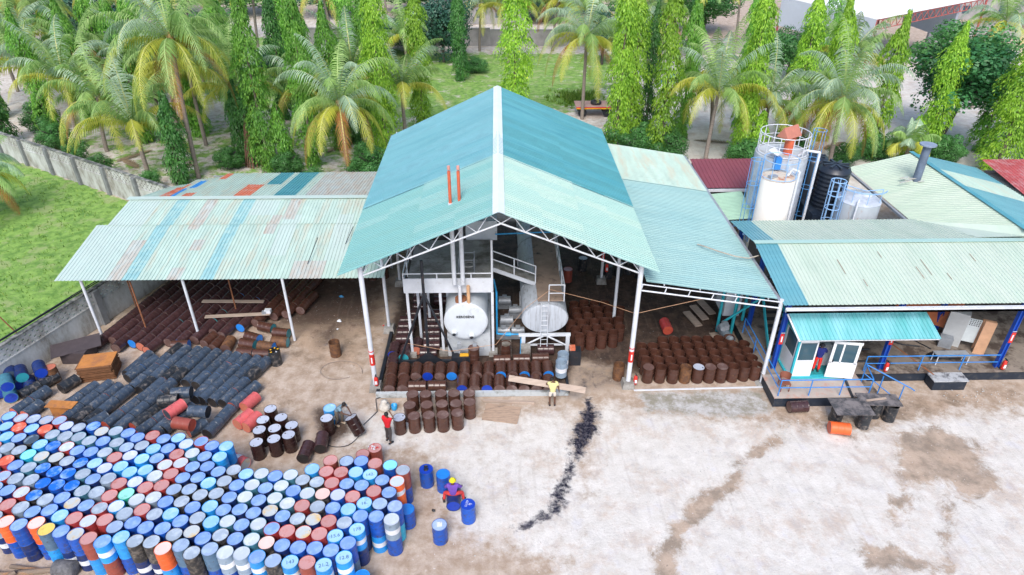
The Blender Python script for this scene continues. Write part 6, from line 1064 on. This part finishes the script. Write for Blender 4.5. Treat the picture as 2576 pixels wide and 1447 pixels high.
def palm(x, y, h, L_, seed, label, young=False, nf=26, lean=(0, 0), nuts=True, share=None):
    k = share or seed
    if k not in PM: PM[k] = (palm_mesh(seed, nf, L_, young), L_)
    me, L0 = PM[k]; t = thing('coconut_palm', label, 'palm', (x, y, 0), 'coconut palms')
    o = bpy.data.objects.new('crown', me); COL.objects.link(o); o.parent = t; o.location = (lean[0], lean[1], h); o.scale = (L_/L0,)*3; o.rotation_euler = (0, 0, seed)
    mb = MB(); n_ = 14; P_ = [Vector((lean[0]*(i/n_)**1.6, lean[1]*(i/n_)**1.6, h*i/n_)) for i in range(n_+1)]
    for i in range(n_): mb.tube(P_[i], P_[i+1], .20-.06*i/n_, 9, .185-.06*i/n_, caps=False)
    me2 = mb.mesh('trunk', palmbark); o = bpy.data.objects.new('trunk', me2); COL.objects.link(o); o.parent = t
    if nuts:
        mb = MB(); r = random.Random(seed)
        for i in range(12): a = r.uniform(0, 6.28); c = Vector((lean[0]+.3*math.cos(a), lean[1]+.3*math.sin(a), h-.25-r.random()*.35)); mb.lathe([(0, -.14), (.1, -.09), (.125, 0), (.09, .1), (0, .14)], 8, c)
        mb.lathe([(.16, -.5), (.3, -.1), (.26, .25), (.08, .5)], 9, (lean[0], lean[1], h)); me3 = mb.mesh('coconuts', mat('coconut', (.36, .20, .07), .7, .4, 9)); o = bpy.data.objects.new('coconuts', me3); COL.objects.link(o); o.parent = t
PL = [(-25.2, 53.5, 11.2, 7.2, 1, 'big coconut palm with hanging yellow and orange fronds behind the left shed', False, 34, (.6, 0)), (-29.7, 54.2, 4.3, 6.4, 2, 'low spreading coconut palm before the pale wall, left of the tall one', True, 22, (0, 0)), (-12.6, 53.6, 6.2, 6.2, 3, 'coconut palm with yellow ribs hanging over the left shed roof', False, 30, (0, -.2)),
      (8.8, 68.7, 8.2, 6.6, 4, 'tall coconut palm with ringed trunk right behind the main roof', False, 28, (0, 0)), (18.4, 56.3, 6.2, 6.2, 5, 'pale coconut palm with upright fronds beyond the lean-to corner', True, 22, (.2, 0)), (28.2, 53.6, 6.2, 6.4, 6, 'coconut palm with hanging yellow fronds above the black water tank', False, 30, (-.3, 0)),
      (-47.0, 69.5, 5.2, 6.0, 7, 'low coconut palm with yellow-green fronds at the left edge', True, 20, (0, 0)), (24.0, 58.5, 4.8, 5.4, 8, 'half hidden palm between the mast trees right of centre', False, 22, (0, 0)), (-27.5, 61.5, 7.0, 6.6, 9, 'silvery palm fronds behind the low palm and the big one', True, 20, (0, 0)), (-8.6, 60.8, 5.6, 5.6, 10, 'silvery palm half hidden by the broad mast tree near the roof', True, 16, (0, 0)),
      (-33, 43.8, 3.2, 3.4, 11, 'palm on the grass field outside, cut by the left picture edge', False, 20, (0, 0))]
for x, y, h, L_, sd_, lb, yg, nf, ln in PL:
    if sd_ == 11: x, y, L_ = -37.9, 46.0, 4.4
    palm(x, y, h, L_, sd_, lb, yg, nf, ln, nuts=not yg)
FP = [(-31, 64, 6), (-36, 60, 5), (-39.5, 62, 6), (-33, 72, 8), (-23.5, 62, 5), (-17.5, 64, 5), (-14.5, 66, 6), (-42, 72, 7), (-50, 74, 7), (31, 62, 5), (36.5, 70, 6), (21, 64, 5), (14.5, 74, 6),(-52, 82, 9), (-44, 84, 10), (-36, 84, 11), (-30, 88, 10), (-48, 96, 10), (-40, 104, 11), (-58, 92, 9), (-28, 100, 10), (-22, 95, 9), (-62, 112, 10), (-50, 118, 11), (-36, 122, 10), (-12, 92, 4), (-9, 112, 7), (-2.5, 100, 6.5), (1.5, 93, 7), (8, 100, 7), (13, 96, 6), (18.5, 84, 8), (25, 88, 9.5), (22, 100, 8), (33, 96, 9), (52, 72, 9), (16, 112, 8), (-54, 74, 8), (-33.5, 66, 6), (-56, 80, 11), (-66, 100, 10), (-24, 112, 9), (-18, 118, 9)]
for i, (x, y, h) in enumerate(FP): 
    dist = 'far' if y > 90 else 'farther'
    palm(x, y, h, 6.0, 20+i % 4, f"{dist} coconut palm in the grove, {ordn(i+1)} counted roughly from the left front", i % 2 == 0, 20, (random.uniform(-.8, .8), 0), False, share=20+i % 4)
# broad leaved trees
broad_d = leafmat('leaf_broad_bluegreen', (.015, .06, .05), (.06, .17, .10), (.2, .34, .12), .2); broad_m = leafmat('leaf_broad_green', (.03, .13, .03), (.14, .36, .10), (.3, .5, .15), .3)
broad_e = leafmat('leaf_broad_deep', (.015, .08, .03), (.07, .25, .08), (.2, .4, .1), .25)
BM = {}
def broad(x, y, h, r_, k, label, zc=.58, name='broadleaf_tree', cat='tree', lean=0, sq=.8):
    key = (k, round(r_))
    if key not in BM:
        r = random.Random(len(BM)+50); V, F, rn = [], [], []
        nl = 42; lobes = [(Vector((r.gauss(0, 1), r.gauss(0, 1), r.gauss(0, 1))).normalized()*r.uniform(.35, .8), r.uniform(.22, .38)) for _ in range(nl)]
        for c, lr in lobes:
            sh = r.random()*.45
            for _ in range(210):
                d = Vector((r.gauss(0, 1), r.gauss(0, 1), r.gauss(0, 1))).normalized(); p = c+d*lr*r.uniform(.75, 1.05); L_ = r.uniform(.05, .095); t_ = d.cross(Vector((r.gauss(0, 1), r.gauss(0, 1), r.gauss(0, 1)))).normalized(); u = (t_+Vector((0, 0, -.5))+d*.2).normalized(); s = u.cross(d).normalized()
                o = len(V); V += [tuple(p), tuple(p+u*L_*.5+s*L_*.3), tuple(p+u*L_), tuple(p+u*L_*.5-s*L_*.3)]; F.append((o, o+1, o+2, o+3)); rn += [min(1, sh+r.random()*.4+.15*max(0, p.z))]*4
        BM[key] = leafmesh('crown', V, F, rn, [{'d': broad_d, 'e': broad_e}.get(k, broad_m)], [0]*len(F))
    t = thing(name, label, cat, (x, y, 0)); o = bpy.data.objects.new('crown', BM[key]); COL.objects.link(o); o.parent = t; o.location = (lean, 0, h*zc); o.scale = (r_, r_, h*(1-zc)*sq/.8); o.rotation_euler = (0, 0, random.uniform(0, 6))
    mb = MB(); mb.tube((0, 0, -.1), (lean*.8, 0, h*.5), .22, 9, .16)
    for a in (0, 1.3, 2.6, 4.1, 5.2): mb.tube((lean*.8, 0, h*.42), (lean+r_*.5*math.cos(a), r_*.5*math.sin(a), h*.7), .11, 6, .04)
    o = bpy.data.objects.new('trunk', mb.mesh('trunk', mat('bark_dark', (.07, .065, .06), .9, .3, 5))); COL.objects.link(o); o.parent = t
broad(-7.2, 93.5, 9.5, 4.6, 'd', 'big dark blue-green bushy tree behind the lawn, left of centre', .5); broad(41.5, 60.2, 10.4, 5.6, 'e', 'big dark round tree with a leaning bare trunk on the right', .64, lean=1.2); broad(43, 63, 11.0, 5.0, 'm', 'green feathery tree top behind the dark round tree', .68)
broad(36, 84, 7, 4.2, 'm', 'round green tree in front of the white hall, left one', .55); broad(42, 86, 7, 4, 'm', 'round green tree in front of the white hall, right one', .55); broad(24, 112, 8, 7, 'm', 'spreading green tree by the far grey wall')
broad(33, 112, 8, 6, 'm', 'spreading green tree left of the white hall'); broad(14, 92, 8, 3, 'd', 'dark green bush behind the joined mast trees'); broad(-11, 102, 5, 5, 'm', 'low round green bush far beyond the lawn'); broad(-16, 98, 5, 5, 'd', 'dark low bush beside the far palms')
broad(-2.8, 88, 2, 2, 'm', 'small green shrub at the foot of the blue-green tree', .5, 'shrub', 'shrub')
for i, (x, y, h, r_) in enumerate([(-60, 128, 9, 8), (-45, 130, 9, 8), (-30, 128, 8, 7), (-14, 132, 8, 8), (2, 134, 8, 7), (14, 130, 8, 7), (-75, 120, 10, 9), (-70, 100, 9, 7), (-58, 104, 8, 6), (-38, 94, 7, 5), (-26, 82, 5, 3.5), (-46, 88, 6, 4), (8, 122, 7, 6), (60, 128, 8, 7)]):
    broad(x, y, h, r_, 'dm'[i % 2], f"{'dark' if i%2==0 else 'green'} tree in the far grove, {ordn(i+1)} of the backdrop", .55)
SH = [(-37, 56.5, 1.6), (-33.5, 54, 1.3), (-28, 51, 1.2), (-23.2, 55.5, 1.5), (-17.8, 54, 1.6), (-15, 51.5, 1.2), (-10.6, 53, 2.2), (-8.8, 51, 1.6), (10.8, 56, 2.2), (12.8, 58.5, 2.0), (15.2, 57, 2.0), (21.5, 55, 2.0), (26.5, 57.5, 1.8), (30.5, 55.5, 1.6), (33.8, 56.5, 1.9), (39.5, 56, 1.9), (-41, 61, 1.8), (-45, 66, 2)]
for i, (x, y, r_) in enumerate(SH): broad(x, y, r_*1.5, r_, 'm', f"leafy green bush at the foot of the tree row, {ordn(i+1)} from the left", .45, 'bush', 'bush')
# areca palm sapling and brown stem bundle
palm(35.2, 54.5, 2.2, 2.3, 40, 'small bright areca palm left of the flue', True, 14, (0, 0), False)
t = thing('stem_bundle', 'bundle of dry brown hanging stems on an old trunk behind the left shed', 'tree', (-19.4, 57, 0)); mb = MB(); r = random.Random(3)
for i in range(26): a = r.uniform(0, 6.28); q = r.uniform(.2, .8); mb.tube((-21+q*math.cos(a)*1.6, 56.5+q*math.sin(a)*1.4, 0), (-21+q*.25*math.cos(a), 56.5+q*.25*math.sin(a), 6.5), .07, 5, .03)
mb.build('stems', mat('stem_brown', (.17, .09, .06), .9, .3, 4), t)
mb = MB(); p0, p1 = Vector((-24.4, 62, .1)), Vector((-17.5, 52.4, .1))
for s in (-.28, .28): mb.tube(p0+Vector((s, s*.7, 0)), p1+Vector((s, s*.7, 0)), .05, 5)
for i in range(20): q = p0.lerp(p1, i/19); mb.tube(q+Vector((-.3, -.2, 0)), q+Vector((.3, .2, 0)), .04, 4)
tag(mb.build('old_ladder', mat('ladder_grey', (.32, .3, .28), .8)), 'long grey lattice ladder lying on the ground under the palms', 'ladder')

r = random.Random(5); V, F, rn, mi = [], [], [], []; frond(V, F, rn, mi, r, 0, .02, 3.6, .02, 2, wl=.6); ffm = leafmesh('fallen_frond', [(a, b_, abs(c)*.25+.03) for a, b_, c in V], F, rn, [palm_g, palm_y, leafmat('leaf_dead', (.12, .08, .05), (.26, .20, .13), None, .1), ribg, ribm, ribm, palm_s], mi)
for i, (x, y, a) in enumerate([(-34, 57, 1), (-31, 55.5, 2.4), (-24.5, 56.5, .4), (-22, 60, 2), (-27, 58, 4.6), (-16, 59, .9), (-39, 60, 3), (17, 60, 1.2), (22.5, 61, 2.9), (30, 59, .6), (-13, 57.5, 5.2)]):
    o = bpy.data.objects.new('fallen_frond', ffm); COL.objects.link(o); o.location = (x, y, .02); o.rotation_euler = (0, 0, a); tag(o, f"dry brown palm frond fallen on the grove floor, {ordn(i+1)} in the scatter", 'frond', 'fallen palm fronds')
# ------------------------------------------------------------------ far background
t = thing('white_hall', 'big open hall with a bright white roof and red trusses at the top right', 'building', (50, 92, 0)); wr = mat('hall_white', (.86, .87, .9), .4, .03, .5); gw = mat('hall_grey', (.42, .46, .54), .6, .08, .5)
A = [(36.6, 92, 8.6), (45.5, 84.3, 7.2), (63.5, 91.5, 8.6), (58, 108, 9.6), (38, 104, 9.6)]
mb = MB(); mb.add(A, [tuple(range(5))]); mb.add([(x, y, z-.25) for x, y, z in A], [tuple(range(5))[::-1]]); [mb.add([A[i], A[(i+1) % 5], tuple(Vector(A[(i+1) % 5])-Vector((0, 0, .25))), tuple(Vector(A[i])-Vector((0, 0, .25)))], [(3, 2, 1, 0)]) for i in range(5)]; mb.build('roof', wr, t)
mb = MB(); mb.add([(36.6, 92, 8.35), (45.5, 84.3, 6.95), (45.5, 84.4, 3.3), (36.7, 92, 4.9), (36.8, 92.2, 8.35), (45.6, 84.6, 6.95), (45.6, 84.6, 3.3), (36.8, 92.2, 4.9)], [(0, 1, 2, 3), (7, 6, 5, 4), (0, 4, 5, 1), (3, 2, 6, 7), (1, 5, 6, 2), (0, 3, 7, 4)]); mb.build('side_cladding', gw, t); mb = MB(); mb.bx(60, 60.3, 92, 104, 3, 8); mb.build('side_cladding', gw, t)
redt = mat('truss_red', (.36, .09, .08), .6); mb = MB(); p0, p1 = Vector((45.6, 84.5, 6.8)), Vector((63.2, 91.5, 8.2)); q0, q1 = p0-Vector((0, 0, 1.1)), p1-Vector((0, 0, .9)); mb.tube(p0, p1, .06, 5); mb.tube(q0, q1, .06, 5)
for i in range(18): mb.tube(p0.lerp(p1, i/18), q0.lerp(q1, (i+.5)/18), .06, 4); mb.tube(q0.lerp(q1, (i+.5)/18), p0.lerp(p1, (i+1)/18), .06, 4)
mb.build('truss', redt, t)
for x, y, z in ((36.8, 92.1, 8.3), (45.6, 84.5, 7), (63, 91.5, 8), (57, 105, 9)): mb = MB(); mb.tube((x, y, 0), (x, y, z), .14, 6); mb.build('post', redt, t)
fw_ = mat('far_wall', (.34, .33, .33), .9, .25, .6)
for (x0, y0, x1, y1, h, lb) in ((-30, 104, -1, 103.5, 2.4, 'long pale wall beyond the lawn, left of the blue-green tree'), (-1, 103.5, 20, 103, 2.2, 'long grey wall beyond the lawn, behind the main roof'), (19, 96, 36, 98, 2.0, 'low grey wall across the pale yard behind the tanks'), (62, 100, 90, 112, 3., 'grey wall behind the white hall')):
    d = Vector((x1-x0, y1-y0, 0)); c = ((x0+x1)/2, (y0+y1)/2, h/2); mb = MB(); mb.box(c, (d.length, .3, h), rz=math.atan2(d.y, d.x)); mb.box((c[0], c[1], h+.05), (d.length, .45, .12), rz=math.atan2(d.y, d.x)); tag(mb.build('far_wall', fw_), lb, 'wall')
for (x, y, w_, d_, h, m_, lb) in ((21, 104, 6, 4, 3, blackp, 'low dark shelter in front of the far trees'), (-3, 124, 16, 8, 4.5, fw_, 'long far house beyond the grey wall'), (80, 128, 26, 10, 5, fw_, 'far house with a blue-green roof at the top right corner')):
    t = thing('far_house', lb, 'building', (x, y, 0)); mb = MB(); mb.bx(x-w_/2, x+w_/2, y-d_/2, y+d_/2, 0, h); mb.build('walls', fw_ if m_ is not blackp else gw, t)
    mb = MB(); mb.sheet((x-w_/2-.5, y-d_/2-.8, h), (x+w_/2+.5, y-d_/2-.8, h), (x+w_/2+.5, y, h+1.4), (x-w_/2-.5, y, h+1.4), .5, .04); mb.sheet((x-w_/2-.5, y, h+1.4), (x+w_/2+.5, y, h+1.4), (x+w_/2+.5, y+d_/2+.8, h), (x-w_/2-.5, y+d_/2+.8, h), .5, .04); mb.build('roof', [teal if x > 50 else (blackp if m_ is blackp else steelgrey)], t)
    
    for i in range(int(w_/3.4)): mb = MB(); mb.bx(x-w_/2+1.2+i*3.2, x-w_/2+2.4+i*3.2, y-d_/2-.03, y-d_/2, 1, 2.3); mb.build('window', glass, t)
t = thing('flatbed_trailer', 'pink-red flatbed with a yellow edge standing behind the main shed', 'trailer', (9.5, 70, 0)); mb = MB(); mb.bx(8.2, 12.2, 69.2, 71.6, .95, 1.08); mb.build('deck', mat('deck_pink', (.48, .30, .26), .8, .15, 1), t)
mb = MB(); mb.bx(8.2, 12.2, 69.08, 69.2, .9, 1.1); mb.bx(8.2, 12.2, 69.02, 69.08, .95, 1.0, mi=1); mb.build('side_rail', [redp, MATS['yellow_paint']], t)
for x in (8.9, 11.5):
    for y in (69.5, 71.3): mb = MB(); mb.tube((x, y-.15, .45), (x, y+.15, .45), .45, 18); mb.build('wheel', blackp, t)
mb = MB(); mb.lathe([(.3, .0), (.52, .02), (.58, .1), (.58, .25), (.52, .33), (.3, .33), (.28, .3), (.26, .15), (.3, .0)], 28, (10.4, 70.4, 1.08)); tag(mb.build('tyre', dm['rubber']), 'black lorry tyre lying on the pink flatbed', 'tyre')
for i, (x, y) in enumerate([(21, 83), (22.5, 82), (24, 84), (19.5, 80), (23.2, 80.5)]): mb = MB(); mb.box((x, y, .3), (1.6, 1, .6), rz=i); mb.box((x+.2, y, .75), (.9, .6, .3), rz=i*.7, mi=1); tag(mb.build('scrap_pile', [wr if i % 2 else gw, bluepaint]), f"{ordn(i+1)} heap of pale and blue scrap on the pale yard behind the palms", 'scrap')

# ------------------------------------------------------------------ people
skin = mat('skin_dark', (.12, .055, .032), .5, .1, 6); hairm = mat('hair_black', (.008, .007, .007), .7)
def skinmesh(name, J, E_, Rr, m, parent, root=0, sub=2):
    me = bpy.data.meshes.new(name); me.from_pydata([tuple(v) for v in J], E_, []); o = bpy.data.objects.new(name, me); COL.objects.link(o)
    md = o.modifiers.new('s', 'SKIN'); md.use_smooth_shade = True; ss_ = o.modifiers.new('u', 'SUBSURF'); ss_.levels = sub; ss_.render_levels = sub
    for i, r in enumerate(Rr):
        r = r if isinstance(r, tuple) else (r, r); me.skin_vertices[0].data[i].radius = r; me.skin_vertices[0].data[i].use_root = (i == root)
    dg = bpy.context.evaluated_depsgraph_get(); nm = bpy.data.meshes.new_from_object(o.evaluated_get(dg)); bpy.data.objects.remove(o); bpy.data.meshes.remove(me)
    nm.materials.clear(); nm.materials.append(m); nm.polygons.foreach_set('use_smooth', [True]*len(nm.polygons)); o = bpy.data.objects.new(name, nm); COL.objects.link(o); o.parent = parent; return o
def person(label, loc, rz, P_, shirt, trousers, hat=None, hair=True, shorts=False, shoes=None, sleeves=True, longsleeve=False):
    """P_: joints in a frame where the person faces -Y"""
    base = dict(pel=(0, 0, .93), sp=(0, 0, 1.13), ch=(0, 0, 1.34), nk=(0, 0, 1.48), hd=(0, -.015, 1.58), tp=(0, 0, 1.69), hl=(.1, 0, .9), kl=(.115, -.02, .5), al=(.12, .02, .09), tl=(.13, -.15, .03), hr=(-.1, 0, .9), kr=(-.115, -.02, .5), ar=(-.12, .02, .09), tr=(-.13, -.15, .03), sl=(.185, 0, 1.41), el=(.25, .03, 1.14), wl=(.26, -.06, .89), sr=(-.185, 0, 1.41), er=(-.25, .03, 1.14), wr=(-.26, -.06, .89))
    base.update(P_); J = {k: Vector(v) for k, v in base.items()}
    t = thing('person', label, 'person', loc, None, rz); names = ['pel', 'sp', 'ch', 'nk', 'hd', 'tp', 'hl', 'kl', 'al', 'tl', 'hr', 'kr', 'ar', 'tr', 'sl', 'el', 'wl', 'sr', 'er', 'wr']
    rad = dict(pel=(.10, .075), sp=(.09, .07), ch=(.10, .07), nk=.05, hd=(.078, .092), tp=(.07, .08), hl=.07, kl=.055, al=.04, tl=.035, hr=.07, kr=.058, ar=.04, tr=.035, sl=.045, el=.042, wl=.028, sr=.045, er=.042, wr=.028)
    V = [J[k] for k in names]; E_ = [(0, 1), (1, 2), (2, 3), (3, 4), (4, 5), (0, 6), (6, 7), (7, 8), (8, 9), (0, 10), (10, 11), (11, 12), (12, 13), (2, 14), (14, 15), (15, 16), (2, 17), (17, 18), (18, 19)]; Rr = [rad[k] for k in names]
    hd = J['hd']; V.append(hd+Vector((0, -.105, .0))); E_.append((4, len(V)-1)); Rr.append(.014)
    for w_, e_, s in (('wl', 'el', 1), ('wr', 'er', -1)):
        wi = names.index(w_); d = (J[w_]-J[e_]).normalized(); sd_ = d.cross(Vector((1, 0, 0))); sd_ = sd_.normalized() if sd_.length > .1 else Vector((0, 1, 0)); pl = J[w_]+d*.08; V.append(pl); E_.append((wi, len(V)-1)); Rr.append((.035, .022)); pi = len(V)-1; cur = d.cross(sd_)*s
        for k, ln in enumerate((.068, .078, .072, .056)):
            k0 = pl+sd_*(k-1.5)*.021+d*.015; V += [k0, k0+d*ln*.55+cur*.008, k0+d*ln+cur*.03]; n0 = len(V)-3; E_ += [(pi, n0), (n0, n0+1), (n0+1, n0+2)]; Rr += [.010, .0095, .008]
        k0 = J[w_]+d*.03+sd_*.035; V += [k0, k0+d*.04+sd_*.02]; n0 = len(V)-2; E_ += [(wi, n0), (n0, n0+1)]; Rr += [.012, .009]
    skinmesh('body', V, E_, Rr, skin, t, sub=1)
    # ears, eyes, hair
    mb = MB(); [mb.lathe([(0, -.012), (.02, -.006), (.022, .004), (0, .012)], 8, hd+Vector((s*.082, .01, .0)), q=Vector((s, 0, 0)).to_track_quat('Z', 'Y')) for s in (-1, 1)]; mb.lathe([(0, -.006), (.022, 0), (0, .006)], 8, hd+Vector((0, -.088, -.045))); o = bpy.data.objects.new('ears_and_lips', mb.mesh('ears_and_lips', skin)); COL.objects.link(o); o.parent = t
    mb = MB(); [mb.lathe([(0, -.01), (.01, 0), (0, .01)], 8, hd+Vector((s*.03, -.082, .02))) for s in (-1, 1)]; o = bpy.data.objects.new('eyes', mb.mesh('eyes', dm['white'])); COL.objects.link(o); o.parent = t
    c = hd+Vector((0, .012, .045)); pr = [(.098, -.02), (.10, .02), (.085, .07), (.05, .098), (0, .108)]
    mb = MB(); mb.lathe(pr if not hat else [(x*1.13, z*1.12) for x, z in pr], 18, c); 
    if hat: mb.lathe([(.108, -.02), (.15, -.03), (.108, -.012)], 18, c+Vector((0, -.03, 0)))
    o = bpy.data.objects.new('cap' if hat else 'hair', mb.mesh('headwear', hat or hairm)); COL.objects.link(o); o.parent = t
    # clothes follow the same joints, a little outside the body
    lo = J['pel'].lerp(J['sp'], -.35)
    V = [lo, J['sp'], J['ch'], J['nk'].lerp(J['ch'], .35), J['sl'], J['sl'].lerp(J['el'], .95 if longsleeve else .62), J['sr'], J['sr'].lerp(J['er'], .95 if longsleeve else .62)]; E_ = [(0, 1), (1, 2), (2, 3), (2, 4), (4, 5), (2, 6), (6, 7)]; Rr = [(.165, .13), (.155, .12), (.18, .13), .085, .088, .072, .088, .072]
    if longsleeve: V += [J['wl'].lerp(J['el'], .12), J['wr'].lerp(J['er'], .12)]; E_ += [(5, 8), (7, 9)]; Rr += [.045, .045]
    skinmesh('shirt', V, E_, Rr, shirt, t, root=1)
    f = .95 if not shorts else .0
    V = [J['pel'], J['hl'], J['kl'] if not shorts else J['hl'].lerp(J['kl'], .85), J['hr'], J['kr'] if not shorts else J['hr'].lerp(J['kr'], .85), J['pel'].lerp(J['sp'], .4)]; E_ = [(0, 1), (1, 2), (0, 3), (3, 4), (0, 5)]; Rr = [(.145, .115), .105, .078, .105, .078, (.135, .105)]
    if not shorts: V += [J['al'].lerp(J['kl'], .12), J['ar'].lerp(J['kr'], .12)]; E_ += [(2, 6), (4, 7)]; Rr += [.062, .062]
    skinmesh('trousers' if not shorts else 'shorts', V, E_, Rr, trousers, t)
    if shoes:
        for s in 'lr': mb = MB(); a, b_ = J['a'+s], J['t'+s]; d = (b_-a); d.z = 0; an = math.atan2(d.y, d.x); c = a.lerp(b_, .45); mb.box((c.x, c.y, a.z-.045), (.27, .095, .075), rz=an); q = mb.mesh('shoe', shoes); o = bpy.data.objects.new('shoe', q); COL.objects.link(o); o.parent = t; bv = o.modifiers.new('b', 'BEVEL'); bv.width = .03; bv.segments = 3
    return t
cl = lambda nm, c: mat('cloth_'+nm, c, .85, .15, 8)
# man in red: standing, seen from behind-left, one hand to head, facing right-away
person('man in red shirt and dark trousers standing with one hand raised to his head', (-5.05, 22.35, 0), R(150), dict(kl=(.12, -.05, .5), ar=(-.14, .12, .09), tr=(-.17, .02, .03), kr=(-.12, .03, .5), er=(-.36, -.05, 1.52), wr=(-.16, -.12, 1.66), el=(.27, -.02, 1.14), wl=(.3, -.2, .96)), cl('red', (.62, .01, .02)), cl('dark', (.06, .05, .05)), shoes=blackp)
# man bending over the tipped drum
person('bald man in grey-blue T-shirt bending over the tipped brown drum', (-7.42, 23.45, 0), R(60), dict(pel=(0, .12, .88), sp=(0, -.0, 1.06), ch=(0, -.18, 1.2), nk=(0, -.29, 1.3), hd=(0, -.37, 1.37), tp=(0, -.42, 1.46), sl=(.18, -.2, 1.26), sr=(-.18, -.2, 1.26), el=(.2, -.38, 1.04), er=(-.2, -.38, 1.04), wl=(.1, -.58, .96), wr=(-.1, -.58, .96), hl=(.1, .12, .86), hr=(-.1, .12, .86), kl=(.12, -.02, .48), kr=(-.14, .06, .48), al=(.12, .08, .09), tl=(.12, -.1, .03), ar=(-.16, .2, .09), tr=(-.17, .02, .03)), cl('greyblue', (.17, .27, .34)), cl('khaki', (.12, .10, .08)), hair=False, shoes=mat('shoe_tan', (.4, .33, .25)))
# man in yellow, carrying the board, seen from behind
person('man in pale yellow shirt and cream shorts carrying the long board, seen from behind', (2.5, 24.6, 0), R(180), dict(kl=(.13, -.02, .5), el=(.30, -.15, 1.25), wl=(.28, -.22, 1.12), er=(-.26, .02, 1.16), wr=(-.3, -.02, .93), hd=(.06, -.1, 1.52), tp=(.08, -.12, 1.61)), cl('yellow', (.66, .60, .28)), cl('cream', (.66, .60, .52)), shorts=True, shoes=blackp)
# seated worker in purple with the yellow cap, seen from behind
person('seated worker in purple shirt and yellow cap astride the lying blue drum', (-1.95, 18.72, -.28), R(180), dict(kl=(.36, -.22, .74), al=(.40, -.12, .37), tl=(.44, -.28, .31), kr=(-.36, -.22, .74), ar=(-.40, -.12, .37), tr=(-.44, -.28, .31), hl=(.12, 0, .92), hr=(-.12, 0, .92), el=(.30, -.12, 1.16), wl=(.34, -.30, 1.0), er=(-.30, -.12, 1.16), wr=(-.34, -.30, 1.0), hd=(0, -.05, 1.58)), cl('purple', (.16, .07, .40)), cl('redpants', (.60, .05, .05)), hat=cl('capyellow', (.85, .72, .02)), shoes=blackp, longsleeve=True)
person('worker in navy jacket and red trousers standing in the cabin doorway, seen from behind', (15.75, 26.05, .735), R(165), dict(el=(.28, -.12, 1.2), wl=(.2, -.34, 1.2), er=(-.3, -.1, 1.18), wr=(-.25, -.34, 1.15)), cl('navy', (.01, .02, .16)), cl('brightred', (.72, .03, .02)), hat=cl('darkcap', (.02, .02, .03)), shoes=blackp, longsleeve=True)
